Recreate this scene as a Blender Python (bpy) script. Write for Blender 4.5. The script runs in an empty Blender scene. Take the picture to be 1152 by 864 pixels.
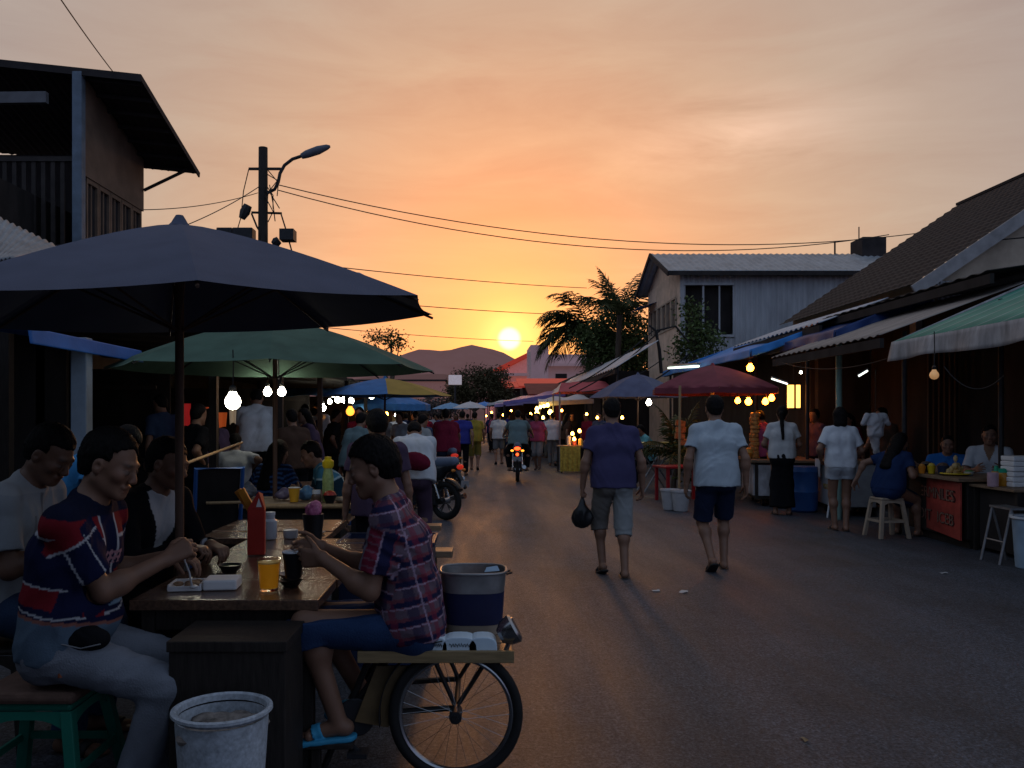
import bpy, bmesh, math, random
import numpy as np
from mathutils import Vector, Matrix
R = math.radians
rnd = random.Random(7)
SC = bpy.context.scene
COL = SC.collection
F_PX, VPX, HZ, CAM_H = 960.0, 540.0, 470.0, 1.5

def at(px, py, Y):
    """world point seen at photo pixel (px, py) at street depth Y"""
    s = F_PX / Y
    return Vector(((px - VPX) / s, Y, CAM_H + (HZ - py) / s))
def xs(px, Y): return (px - VPX) * Y / F_PX
def zs(py, Y): return CAM_H + (HZ - py) * Y / F_PX

# ------------------------------------------------------------------ materials
_M = {}
def nodes_of(name):
    m = bpy.data.materials.new(name); m.use_nodes = True
    nt = m.node_tree
    b = nt.nodes['Principled BSDF']
    return m, nt, b
def mat(name, color, rough=.7, metal=0, var=.18, scale=6., bump=.0, bscale=60., attr=False, emit=None, estr=0, spec=.35,
        trans=0, stretch=(1, 1, 1), alpha=1, dirt=0, ior=1.45):
    if name in _M: return _M[name]
    m, nt, b = nodes_of(name)
    N, L = nt.nodes.new, nt.links.new
    tc = N('ShaderNodeTexCoord')
    mp = N('ShaderNodeMapping'); mp.inputs['Scale'].default_value = stretch
    L(tc.outputs['Object'], mp.inputs['Vector'])
    nz = N('ShaderNodeTexNoise'); nz.inputs['Scale'].default_value = scale; nz.inputs['Detail'].default_value = 6
    L(mp.outputs['Vector'], nz.inputs['Vector'])
    mr = N('ShaderNodeMapRange'); mr.inputs['From Min'].default_value = .25; mr.inputs['From Max'].default_value = .75
    mr.inputs['To Min'].default_value = 1 - var; mr.inputs['To Max'].default_value = 1 + var
    L(nz.outputs['Fac'], mr.inputs['Value'])
    hsv = N('ShaderNodeHueSaturation')
    if attr:
        at_ = N('ShaderNodeAttribute'); at_.attribute_name = 'Col'
        L(at_.outputs['Color'], hsv.inputs['Color'])
    else:
        hsv.inputs['Color'].default_value = (*color, 1)
    L(mr.outputs['Result'], hsv.inputs['Value'])
    out = hsv.outputs['Color']
    if dirt:
        nd = N('ShaderNodeTexNoise'); nd.inputs['Scale'].default_value = scale * .35; nd.inputs['Detail'].default_value = 8
        nd.inputs['Roughness'].default_value = .7
        L(mp.outputs['Vector'], nd.inputs['Vector'])
        cr = N('ShaderNodeValToRGB'); cr.color_ramp.elements[0].position = .45; cr.color_ramp.elements[1].position = .7
        L(nd.outputs['Fac'], cr.inputs['Fac'])
        mu = N('ShaderNodeMath'); mu.operation = 'MULTIPLY'; mu.inputs[1].default_value = dirt
        L(cr.outputs['Color'], mu.inputs[0])
        mx = N('ShaderNodeMixRGB'); mx.inputs['Color2'].default_value = (.045, .035, .028, 1)
        L(mu.outputs[0], mx.inputs['Fac']); L(out, mx.inputs['Color1']); out = mx.outputs['Color']
    L(out, b.inputs['Base Color'])
    b.inputs['Roughness'].default_value = rough; b.inputs['Metallic'].default_value = metal
    b.inputs['Specular IOR Level'].default_value = spec
    b.inputs['IOR'].default_value = ior
    if trans: b.inputs['Transmission Weight'].default_value = trans
    if alpha < 1: b.inputs['Alpha'].default_value = alpha
    if bump:
        nb = N('ShaderNodeTexNoise'); nb.inputs['Scale'].default_value = bscale; nb.inputs['Detail'].default_value = 4
        L(mp.outputs['Vector'], nb.inputs['Vector'])
        bp = N('ShaderNodeBump'); bp.inputs['Strength'].default_value = bump; bp.inputs['Distance'].default_value = .01
        L(nb.outputs['Fac'], bp.inputs['Height']); L(bp.outputs['Normal'], b.inputs['Normal'])
    if emit:
        b.inputs['Emission Color'].default_value = (*emit, 1); b.inputs['Emission Strength'].default_value = estr
    _M[name] = m
    return m
def cloth_mat(name, color, var=.12, trans=False):
    return mat(name, color, rough=.92, var=var, scale=9, bump=.35, bscale=140, spec=.1)

# ------------------------------------------------------------------ objects
def tag(o, label=None, cat=None, group=None, kind=None):
    if label: o['label'] = label
    if cat: o['category'] = cat
    if group: o['group'] = group
    if kind: o['kind'] = kind
    return o
def empty(name, loc, rz=0, label=None, cat=None, group=None):
    o = bpy.data.objects.new(name, None); COL.objects.link(o)
    o.location = loc; o.rotation_euler = (0, 0, rz); o.empty_display_size = .1
    return tag(o, label, cat, group)
def children_of(o): return [c for c in bpy.data.objects if c.parent == o]
def copy_tree(o, parent=None):
    c = o.copy(); COL.objects.link(c)
    c.parent = parent
    for ch in children_of(o): copy_tree(ch, c)
    return c

class MB:
    def __init__(s): s.v = []; s.f = []; s.mi = []; s.cur = 0
    def add(s, vs, fs):
        n = len(s.v); s.v += [tuple(v) for v in vs]; s.f += [tuple(i + n for i in f) for f in fs]; s.mi += [s.cur] * len(fs)
        return s
    def box(s, x0, x1, y0, y1, z0, z1, M=None):
        vs = [Vector(p) for p in ((x0,y0,z0),(x1,y0,z0),(x1,y1,z0),(x0,y1,z0),(x0,y0,z1),(x1,y0,z1),(x1,y1,z1),(x0,y1,z1))]
        if M is not None: vs = [M @ v for v in vs]
        return s.add(vs, [(3,2,1,0),(4,5,6,7),(0,1,5,4),(1,2,6,5),(2,3,7,6),(3,0,4,7)])
    def bar(s, p, q, w, h=None, up=(0, 0, 1)):
        p, q = Vector(p), Vector(q); d = (q - p); L = d.length; d.normalize(); h = h or w
        u = Vector(up)
        if abs(d.dot(u)) > .98: u = Vector((0, 1, 0))
        r = d.cross(u).normalized(); u = r.cross(d)
        vs = [c + r * a * w / 2 + u * b * h / 2 for c in (p, q) for a, b in ((-1,-1),(1,-1),(1,1),(-1,1))]
        return s.add(vs, [(0,1,2,3),(7,6,5,4),(0,4,5,1),(1,5,6,2),(2,6,7,3),(3,7,4,0)])
    def tube(s, pts, r, n=8, cap=True, closed=False):
        pts = [Vector(p) for p in pts]; m = len(pts)
        rr = r if isinstance(r, (list, tuple)) else [r] * m
        rings = []; pr = None
        for i, p in enumerate(pts):
            if closed: d = pts[(i + 1) % m] - pts[i - 1]
            else: d = pts[min(i + 1, m - 1)] - pts[max(i - 1, 0)]
            d.normalize()
            if pr is None:
                a = Vector((0, 0, 1)) if abs(d.z) < .9 else Vector((1, 0, 0))
                pr = d.cross(a).normalized()
            else:
                pr = (pr - d * pr.dot(d)).normalized()
            q = d.cross(pr)
            rings.append([p + (pr * math.cos(2*math.pi*k/n) + q * math.sin(2*math.pi*k/n)) * rr[i] for k in range(n)])
        vs = [v for ring in rings for v in ring]; fs = []
        for i in range(m if closed else m - 1):
            j = (i + 1) % m
            for k in range(n):
                fs.append((i*n+k, i*n+(k+1) % n, j*n+(k+1) % n, j*n+k))
        if cap and not closed: fs += [tuple(range(n))[::-1], tuple((m-1)*n+k for k in range(n))]
        return s.add(vs, fs)
    def lathe(s, prof, c=(0, 0, 0), n=24, M=None, cap=True):
        c = Vector(c); vs = []; fs = []
        for r, z in prof:
            for k in range(n):
                a = 2*math.pi*k/n; v = Vector((r*math.cos(a), r*math.sin(a), z))
                if M is not None: v = M @ v
                vs.append(v + c)
        m = len(prof)
        for i in range(m - 1):
            for k in range(n):
                fs.append((i*n+k, i*n+(k+1) % n, (i+1)*n+(k+1) % n, (i+1)*n+k))
        if cap:
            if prof[0][0] > 1e-4: fs.append(tuple(range(n))[::-1])
            if prof[-1][0] > 1e-4: fs.append(tuple((m-1)*n+k for k in range(n)))
        return s.add(vs, fs)
    def sphere(s, c, r, n=16, m=10, sc=(1, 1, 1)):
        prof = [(max(1e-5, r*math.sin(math.pi*i/m)), -r*math.cos(math.pi*i/m)) for i in range(m + 1)]
        M = Matrix.Diagonal((*sc, 1))
        return s.lathe(prof, c, n, M, cap=False)
    def quad(s, *p): return s.add([Vector(q) for q in p], [tuple(range(len(p)))])
    def grid(s, fn, nu, nv):
        vs = [Vector(fn(i / nu, j / nv)) for j in range(nv + 1) for i in range(nu + 1)]
        fs = [(j*(nu+1)+i, j*(nu+1)+i+1, (j+1)*(nu+1)+i+1, (j+1)*(nu+1)+i) for j in range(nv) for i in range(nu)]
        return s.add(vs, fs)
    def build(s, name, m, parent=None, smooth=False, bevel=0, solid=0, loc=None, rz=None, angle=None):
        me = bpy.data.meshes.new(name); me.from_pydata(s.v, [], s.f)
        ms = m if isinstance(m, (list, tuple)) else [m]
        for x in ms: me.materials.append(x)
        if len(ms) > 1: me.polygons.foreach_set('material_index', s.mi)
        bm = bmesh.new(); bm.from_mesh(me)
        bmesh.ops.remove_doubles(bm, verts=bm.verts, dist=1e-5)
        bmesh.ops.recalc_face_normals(bm, faces=bm.faces); bm.to_mesh(me); bm.free()
        o = bpy.data.objects.new(name, me); COL.objects.link(o)
        if smooth:
            me.polygons.foreach_set('use_smooth', [True] * len(me.polygons))
            try: me.set_sharp_from_angle(angle=R(angle or 40))
            except Exception: pass
        if parent: o.parent = parent
        if loc is not None: o.location = loc
        if rz is not None: o.rotation_euler = (0, 0, rz)
        if solid:
            md = o.modifiers.new('solid', 'SOLIDIFY'); md.thickness = solid; md.offset = -1
        if bevel:
            md = o.modifiers.new('bevel', 'BEVEL'); md.width = bevel; md.segments = 2; md.limit_method = 'ANGLE'; md.harden_normals = False
        return o

# ------------------------------------------------------------------ implicit surfaces
class Field:
    def __init__(s, lo, hi, h):
        s.h = h; s.lo = np.array(lo, np.float32) - 2 * h
        s.n = np.ceil((np.array(hi) + 2 * h - s.lo) / h).astype(int) + 1
        s.D = np.full(s.n, .2, np.float32)
    def sl(s, lo, hi):
        a = np.clip(np.floor((np.array(lo) - s.lo) / s.h).astype(int), 0, s.n)
        b = np.clip(np.ceil((np.array(hi) - s.lo) / s.h).astype(int) + 1, 0, s.n)
        if np.any(b <= a): return None, None
        ax = [s.lo[i] + s.h * np.arange(a[i], b[i], dtype=np.float32) for i in range(3)]
        return tuple(slice(a[i], b[i]) for i in range(3)), (ax[0][:, None, None], ax[1][None, :, None], ax[2][None, None, :])
    def apply(s, lo, hi, fn, k, op='u'):
        m = k + 3 * s.h
        sl, P = s.sl(np.array(lo) - m, np.array(hi) + m)
        if sl is None: return
        d = fn(*P).astype(np.float32); A = s.D[sl]
        if op == 'u':
            if k > 0:
                hh = np.clip(.5 + .5 * (A - d) / k, 0, 1); s.D[sl] = A + (d - A) * hh - k * hh * (1 - hh)
            else: s.D[sl] = np.minimum(A, d)
        else:
            d = -d
            if k > 0:
                hh = np.clip(.5 - .5 * (A - d) / k, 0, 1); s.D[sl] = A + (d - A) * hh + k * hh * (1 - hh)
            else: s.D[sl] = np.maximum(A, d)
    def cone(s, a, b, ra, rb, k=.02, op='u', cut=None):
        a = np.array(a, np.float32); b = np.array(b, np.float32); r = max(ra, rb)
        ab = b - a; L2 = float(ab @ ab) + 1e-9
        def fn(X, Y, Z):
            x, y, z = X - a[0], Y - a[1], Z - a[2]
            t0 = (x * ab[0] + y * ab[1] + z * ab[2]) / L2
            t = np.clip(t0, 0, 1)
            d = np.sqrt((x - t*ab[0])**2 + (y - t*ab[1])**2 + (z - t*ab[2])**2) - (ra + (rb - ra) * t)
            if cut is not None: d = np.maximum(d, (t0 - cut) * math.sqrt(L2))
            return d
        s.apply(np.minimum(a, b) - r, np.maximum(a, b) + r, fn, k, op)
    def ball(s, c, r, k=.02, op='u'): s.cone(c, c, r, r, k, op)
    def ell(s, c, rad, M=None, k=.02, op='u'):
        c = np.array(c, np.float32); rad = np.array(rad, np.float32); m = float(rad.max())
        M = np.eye(3) if M is None else np.array(M)      # columns = local axes
        def fn(X, Y, Z):
            x, y, z = X - c[0], Y - c[1], Z - c[2]
            q = [x*M[0, i] + y*M[1, i] + z*M[2, i] for i in range(3)]
            k0 = np.sqrt(sum((q[i]/rad[i])**2 for i in range(3))) + 1e-6
            k1 = np.sqrt(sum((q[i]/rad[i]**2)**2 for i in range(3))) + 1e-6
            return k0 * (k0 - 1) / k1
        s.apply(c - m, c + m, fn, k, op)
    def plane(s, p, n, k=0.):
        """keep the side the normal points away from"""
        p = np.array(p); n = np.array(n, float); n /= np.linalg.norm(n)
        sl, P = s.sl(s.lo, s.lo + s.h * s.n)
        d = ((P[0]-p[0])*n[0] + (P[1]-p[1])*n[1] + (P[2]-p[2])*n[2]).astype(np.float32)
        A = s.D[sl]
        if k > 0:
            hh = np.clip(.5 - .5 * (A - d) / k, 0, 1); s.D[sl] = A + (d - A) * hh + k * hh * (1 - hh)
        else: s.D[sl] = np.maximum(A, d)
    def wrinkle(s, amp, wl, seed=0, aniso=(1, 1, 1)):
        idx = np.nonzero(np.abs(s.D) < amp * 2 + 2 * s.h)
        p = np.stack([s.lo[i] + s.h * idx[i] for i in range(3)], 1) * np.array(aniso)
        rg = np.random.RandomState(seed); n = 0
        w = np.zeros_like(p)
        for _ in range(3):
            d = rg.normal(size=3); d /= np.linalg.norm(d)
            w += .35 * wl * np.sin(p @ d * (2*math.pi/(wl*2.3)) + rg.rand()*6)[:, None] * rg.normal(size=3)
        for q in range(6):
            d = rg.normal(size=3); d /= np.linalg.norm(d); l = wl * (1 if q < 3 else .55)
            n = n + (1 - np.abs(np.sin((p + w) @ d * (math.pi/l) + rg.rand()*6)) - .4) * (1 if q < 3 else .5)
        s.D[idx] -= (amp * n / 3).astype(np.float32)
    def mesh(s):
        D = s.D; S = D < 0
        c = [S[i:D.shape[0]-1+i, j:D.shape[1]-1+j, k:D.shape[2]-1+k] for i in (0,1) for j in (0,1) for k in (0,1)]
        an = c[0].copy(); al = c[0].copy()
        for x in c[1:]: an |= x; al &= x
        act = an & ~al; idx = np.argwhere(act)
        if len(idx) == 0: return np.zeros((0, 3)), np.zeros((0, 4), int)
        pos = np.zeros((len(idx), 3)); cnt = np.zeros(len(idx))
        offs = [(i, j, k) for i in (0,1) for j in (0,1) for k in (0,1)]
        val = {o: D[idx[:,0]+o[0], idx[:,1]+o[1], idx[:,2]+o[2]].astype(np.float64) for o in offs}
        for a in offs:
            for ax in range(3):
                if a[ax]: continue
                b = list(a); b[ax] = 1; b = tuple(b)
                m = (val[a] < 0) != (val[b] < 0)
                t = np.where(m, val[a] / np.where(m, val[a] - val[b], 1), 0)
                q = np.array(a, float)[None, :].repeat(len(idx), 0); q[:, ax] += t
                pos[m] += q[m]; cnt[m] += 1
        V = s.lo + s.h * (idx + pos / cnt[:, None])
        vid = np.full(act.shape, -1, np.int64); vid[act] = np.arange(len(idx))
        F = []
        for ax in range(3):
            o1, o2 = [(1, 2), (2, 0), (0, 1)][ax]
            A = S[tuple(slice(0, -1) if i == ax else slice(None) for i in range(3))]
            B = S[tuple(slice(1, None) if i == ax else slice(None) for i in range(3))]
            e = np.argwhere(A != B)
            e = e[(e[:, o1] > 0) & (e[:, o2] > 0) & (e[:, o1] < D.shape[o1]-1) & (e[:, o2] < D.shape[o2]-1)]
            sg = A[e[:, 0], e[:, 1], e[:, 2]]
            def cell(d1, d2):
                q = e.copy(); q[:, o1] -= d1; q[:, o2] -= d2; return vid[q[:,0], q[:,1], q[:,2]]
            f = np.stack([cell(1,1), cell(0,1), cell(0,0), cell(1,0)], 1)
            f[~sg] = f[~sg][:, ::-1]; F.append(f)
        return V, np.concatenate(F)

def np_mesh(name, V, F, m, parent=None, cols=None, scale=1.):
    me = bpy.data.meshes.new(name)
    me.vertices.add(len(V)); me.vertices.foreach_set('co', (V * scale).astype(np.float32).ravel())
    me.loops.add(F.size); me.polygons.add(len(F))
    me.loops.foreach_set('vertex_index', F.astype(np.int32).ravel())
    me.polygons.foreach_set('loop_start', np.arange(0, F.size, F.shape[1], dtype=np.int32))
    me.polygons.foreach_set('loop_total', np.full(len(F), F.shape[1], np.int32))
    me.polygons.foreach_set('use_smooth', np.ones(len(F), bool))
    me.update(calc_edges=True); me.validate()
    me.materials.append(m)
    if cols is not None:
        a = me.color_attributes.new('Col', 'FLOAT_COLOR', 'POINT')
        a.data.foreach_set('color', np.concatenate([cols, np.ones((len(V), 1))], 1).astype(np.float32).ravel())
    o = bpy.data.objects.new(name, me); COL.objects.link(o)
    if parent: o.parent = parent
    return o
# ------------------------------------------------------------------ people
A3 = lambda *p: np.array(p, float)
def nrm(v): v = np.array(v, float); return v / (np.linalg.norm(v) + 1e-9)
def ik(a, c, l1, l2, hint):
    d = c - a; D = np.linalg.norm(d); D2 = min(D, (l1 + l2) * .995); al = d / (D + 1e-9); D2 = max(D2, abs(l1-l2)+.02)
    x = (l1*l1 - l2*l2 + D2*D2) / (2*D2); h = math.sqrt(max(0, l1*l1 - x*x))
    hint = np.array(hint, float); p = nrm(hint - al * (hint @ al))
    return a + al*x + p*h, a + al*D2
def rot_axis(v, ax, a):
    ax = nrm(ax); c, s = math.cos(a), math.sin(a)
    return v*c + np.cross(ax, v)*s + ax*(ax @ v)*(1-c)

SKINS = {'tan': (.215, .112, .072), 'brown': (.155, .08, .05), 'light': (.36, .22, .15)}
def skin_mat(): return mat('skin', (.3, .2, .1), rough=.5, var=.10, scale=18, bump=.12, bscale=220, attr=True, spec=.4)
def hair_mat(): return mat('black_hair', (.006, .005, .005), rough=.65, var=.4, scale=40, bump=.9, bscale=90, spec=.12, stretch=(1, 1, .3))

def person(label, loc, rz=0, height=1.68, pose=None, top=None, bottom=None, shoes='sandal', shoe_col=(.02, .02, .02), h=.012, w=1., female=False,
           skin='tan', hair='short', group=None, belly=0., seed=0, cap=None, hv=0.):
    """pose values are in metres in the person's own frame: facing +Y, right hand at +X, origin on the ground"""
    S = height / 1.70; h = h / S
    P = dict(hip=(0, 0, .90), lean=2, curl=4, roll=0, twist=0, head=(4, 0, 0), Ra=(.10, 0, .075), La=(-.10, 0, .075), Rk=(.15, 1, 0), Lk=(-.15, 1, 0),
             Rw=(.27, .03, .84), Lw=(-.27, .03, .84), Re=(.6, -1, 0), Le=(-.6, -1, 0), Rf=(8, 0), Lf=(-8, 0), Rh=None, Lh=None, Rn=None, Ln=None, Rc=.35, Lc=.35)
    meters = {'hip', 'Ra', 'La', 'Rw', 'Lw'}
    for k_, v in (pose or {}).items():
        P[k_] = tuple(x / S for x in v) if k_ in meters else v
    if 'hip' not in (pose or {}): pass
    rg = np.random.RandomState(seed)
    sh_w, hip_w = (.158, .092) if female else (.182, .088)
    def sd(a): return A3(math.sin(R(P['roll'])), math.sin(R(a)), math.cos(R(a)))
    u0, u1, u2 = [nrm(sd(P['lean'] + P['curl'] * q)) for q in (0, .5, 1)]
    tw = R(P['twist'])
    r0 = A3(1, 0, 0); r1 = nrm(A3(math.cos(tw), math.sin(tw), -math.sin(R(P['roll']))))
    f0 = nrm(np.cross(u0, r0)); f2 = nrm(np.cross(u2, r1)); r1 = nrm(np.cross(f2, u2))
    S0 = A3(*P['hip']); S1 = S0 + .15*u0; S2 = S1 + .19*u1; S3 = S2 + .18*u2
    hp, hy, hr = [R(x) for x in P['head']]
    Hm = (Matrix.Rotation(hy, 3, 'Z') @ Matrix.Rotation(-hp, 3, 'X') @ Matrix.Rotation(hr, 3, 'Y'))
    H = np.array(Hm); hx, hf, hu = H[:, 0], H[:, 1], H[:, 2]
    Hc = S3 + .09*nrm(u2 + hu*.6) + .076*hu + .022*hf
    G = lambda x, y, z: Hc + hx*x + hf*y + hu*z
    J = {}
    for sd_, sg in (('R', 1), ('L', -1)):
        sh = S3 - .052*u2 + r1*sh_w*sg
        el, wr = ik(sh, A3(*P[sd_+'w']), .285, .25, P[sd_+'e'])
        hj = S0 + r0*hip_w*sg
        kn, an = ik(hj, A3(*P[sd_+'a']), .425, .41, P[sd_+'k'])
        fy, fp = P[sd_+'f']
        fd = A3(math.sin(R(fy))*math.cos(R(fp)), math.cos(R(fy))*math.cos(R(fp)), -math.sin(R(fp)))
        fr = nrm(np.cross(fd, A3(0, 0, 1))); fu = nrm(np.cross(fr, fd))
        hd = nrm(wr - el) if P[sd_+'h'] is None else nrm(P[sd_+'h'])
        hn = P[sd_+'n']
        hn = A3(-sg, 0, 0) if hn is None else A3(*hn)
        hn = nrm(hn - hd*(hn @ hd)); ht = np.cross(hd, hn)*sg
        J[sd_] = dict(sh=sh, el=el, wr=wr, hj=hj, kn=kn, an=an, fd=fd, fr=fr, fu=fu, hd=hd, hn=hn, ht=ht, sg=sg)
    allp = [S0, S1, S2, S3, Hc] + [J[s][q] for s in 'RL' for q in ('sh', 'el', 'wr', 'hj', 'kn', 'an')]
    for s in 'RL': allp += [J[s]['wr'] + J[s]['hd']*.2, J[s]['an'] + J[s]['fd']*.2]
    lo = np.min(allp, 0) - .16; hi = np.max(allp, 0) + .16
    fine = h < .0085
    B = Field(lo, hi, h)
    def torso(Fl, e=0., ew=0., hips=True):
        Fl.cone(S0+.02*u0-r0*.075*w, S0+.02*u0+r0*.075*w, .108*w+e, .108*w+e, .05)
        if hips:
            for sg in (1, -1): Fl.ball(S0-.035*u0-.035*f0+r0*.07*sg, .085*w+e, .05)
        Fl.cone(S1-r0*.06*w, S1+r0*.06*w, .098*w+e+ew, .098*w+e+ew, .06)
        if belly: Fl.ball(S1+.06*f0-.02*u0, .10+belly+e, .08)
        Fl.cone(S2-r1*(.075 if female else .09), S2+r1*(.075 if female else .09), .101*min(w,1.12)+e, .101*min(w,1.12)+e, .06)
        if female:
            for sg in (1, -1): Fl.ball(S2+.01*u2+.075*f2+r1*.065*sg, .062+e*.6, .04)
        else:
            for sg in (1, -1): Fl.ball(S2+.05*u2+.04*f2+r1*.075*sg, .066+e*.5, .06)
        Fl.cone(S3-.07*u2-r1*.105, S3-.07*u2+r1*.105, .066+e*.6, .066+e*.6, .05)
        for s in 'RL':
            Fl.cone(S3+.008*u2-.012*f2, J[s]['sh']+.006*u2, .044+e*.5, .043+e*.7, .04)
            Fl.ball(J[s]['sh'], .050+e, .03)
    def uparm(Fl, s, e=0., t=1., e2=None, k=.025, cut=None):
        j = J[s]; b = j['sh'] + (j['el']-j['sh'])*t; e2 = e if e2 is None else e2
        ww = min(w, 1.15)
        Fl.cone(j['sh'], b, .048*ww+e, (.048 + (.038-.048)*t)*ww+e2, k, cut=cut)
    def thigh(Fl, s, e=0., t=1., e2=None, k=.04, cut=None):
        j = J[s]; b = j['hj'] + (j['kn']-j['hj'])*t; e2 = e if e2 is None else e2
        Fl.cone(j['hj'], b, .084*w+e, (.084 + (.056-.084)*t)*w+e2, k, cut=cut)
    def shin(Fl, s, e=0., t=1., e2=None, k=.03, cut=None):
        j = J[s]; b = j['kn'] + (j['an']-j['kn'])*t; e2 = e if e2 is None else e2
        Fl.cone(j['kn'], b, .053*w+e, (.053 + (.036-.053)*t)*w+e2, k, cut=cut)
    def foot(Fl, s, e=0., k=.015, base=False):
        j = J[s]; a, f, r, u = j['an'], j['fd'], j['fr'], j['fu']
        Fl.ball(a-.032*f-.038*u, .034+e, k)
        Fl.cone(a-.005*f-.03*u, a+.10*f-.05*u, .036+e, .025+e, k)
        Fl.cone(a+.115*f-.054*u-r*.024, a+.105*f-.056*u+r*.026, .02+e, .019+e, k)
        Fl.cone(a+.16*f-.061*u-r*.018, a+.135*f-.061*u+r*.03, .0135+e, .0125+e, k)
    torso(B)
    bk = .02
    B.cone(S3-.03*u2, G(0, -.02, -.05), .058*(1 if not female else .85), .054*(1 if not female else .85), .03)
    for s in 'RL':
        j = J[s]
        uparm(B, s)
        B.cone(j['el'], j['wr'], .040, .027, .02)
        m = j['el'] + (j['wr']-j['el'])*.25; B.ball(m, .043, .03)
        thigh(B, s); shin(B, s)
        kb = nrm((j['hj']+j['an'])/2 - j['kn'] + 1e-6); cd = nrm(np.cross(np.cross(nrm(j['an']-j['kn']), j['fd']), nrm(j['an']-j['kn'])))
        B.ball(j['kn'] + (j['an']-j['kn'])*.28 - cd*.022, .052*w, .05)
        foot(B, s)
        # hand
        W, d, n, t = j['wr'], j['hd'], j['hn'], j['ht']
        c = P[s+'c']
        fr_ = 1.0 if h < .011 else 1.25
        for i, (of, ln) in enumerate(((.031, .074), (.0105, .082), (-.0105, .077), (-.031, .060))):
            kn = W + .092*d + t*of*.98 - d*abs(of-.005)*.25
            B.cone(W + t*of*.55, kn, .0155, .0125*fr_, .012)
            p = kn; dd = d; ax = np.cross(d, n); spread = of*(.9 if c < .5 else .2)
            dd = nrm(d + t*spread)
            for sgm, (fl, mul) in enumerate(((.45, .9), (.31, 1.15), (.24, .8))):
                dd = rot_axis(dd, ax, c*mul*(1+.12*i))
                q = p + dd*ln*fl
                B.cone(p, q, (.0092-.0008*sgm)*fr_, (.0086-.0009*sgm)*fr_, .003 if fine else .004); p = q
        p = W + .022*d + t*.022; dd = nrm(d*.62 + t*.72 + n*.28)
        for sgm, ln in enumerate((.044, .034, .027)):
            q = p + dd*ln; B.cone(p, q, (.0145, .0112, .0098)[sgm]*fr_, (.0112, .0098, .008)[sgm]*fr_, .01 if sgm == 0 else .003); p = q
            dd = nrm(dd + n*.35*(.4+c) + d*.35 - t*.25*c)
    # head
    B.ell(G(0, -.014, .030), (.074, .092, .084), H, .02)
    B.ell(G(0, .024, -.028), (.061, .060, .084), H, .03)
    B.cone(G(.046, -.004, -.055), G(.012, .066, -.094), .024, .021, .022); B.cone(G(-.046, -.004, -.055), G(-.012, .066, -.094), .024, .021, .022)
    if h < .015:
        B.cone(G(-.034, .078, .020), G(.034, .078, .020), .011, .011, .014)
        for sg in (1, -1):
            B.ball(G(.043*sg, .058, -.022), .022, .02)
            if fine: B.ball(G(.031*sg, .105, -.002), .0155, .014, 's'); B.ball(G(.031*sg, .0770, -.003), .0135, .004)
            B.ell(G(.077*sg, -.008, -.008), (.011, .019, .032), H, .007)
            if fine: B.ball(G(.089*sg, -.004, -.006), .011, .006, 's')
            B.ball(G(.012*sg, .094, -.036), .0085, .006)
        B.cone(G(0, .082, .008), G(0, .102, -.030), .009, .0125, .012)
        B.cone(G(-.019, .083, -.061), G(.019, .083, -.061), .0085, .0085, .008); B.cone(G(-.016, .0815, -.0735), G(.016, .0815, -.0735), .0090, .0090, .008)
        if fine:
            for sg in (1, -1): B.cone(G(0, .0965, -.0668), G(.025*sg, .086, -.0705), .0035, .003, .004, 's')
    V, Fc = B.mesh()
    base = np.array(SKINS[skin])
    cols = np.tile(base, (len(V), 1))
    q = (V - Hc) @ H                                     # head coordinates
    def blob(c, r): return np.exp(-np.sum(((q - np.array(c)) / np.array(r))**2, 1))[:, None]
    ink = np.array((.03, .018, .014))
    for sg in (1, -1):
        cols = cols + (ink - cols) * np.clip(1.3*blob((.033*sg, .09, .024), (.022, .03, .0055)), 0, .8)
        eye = np.clip(1.6*blob((.031*sg, .088, -.004), (.0135, .03, .006)), 0, 1)
        cols = cols + (np.array((.25, .22, .2)) - cols) * eye*.55
        cols = cols + (ink*.5 - cols) * np.clip(1.5*blob((.031*sg, .09, -.004), (.006, .03, .0055)), 0, .95)
        cols = cols + (ink - cols) * np.clip(1.3*blob((.031*sg, .09, .0035), (.016, .03, .0026)), 0, .8)
    cols = cols + (base*np.array((.85, .55, .5)) - cols) * np.clip(1.4*blob((0, .09, -.067), (.021, .03, .0115)), 0, .8)
    cols = cols + (base*.45 - cols) * np.clip(1.2*blob((0, .1, -.068), (.02, .03, .0028)), 0, .8)
    cols = cols + (base*np.array((1.1, .85, .8)) - cols) * np.clip(blob((0, .105, -.03), (.02, .03, .016))*.6 + blob((.045, .06, -.02), (.03, .03, .025))*.4 + blob((-.045, .06, -.02), (.03, .03, .025))*.4, 0, 1)
    root = np_mesh('person', V, Fc, skin_mat(), cols=cols, scale=S)
    root.location = loc; root.rotation_euler = (0, 0, rz)
    tag(root, label, 'person', group)
    fr = dict(S0=S0, S1=S1, S2=S2, S3=S3, u0=u0, u2=u2, r0=r0, r1=r1, f0=f0, f2=f2, J=J, Hc=Hc, H=H, S=S)
    def emit(name, Fl, m, colfn=None):
        V, F_ = Fl.mesh()
        if len(V) == 0: return None
        c = colfn(V, fr) if colfn else None
        return np_mesh(name, V, F_, m, root, c, S)
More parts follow.
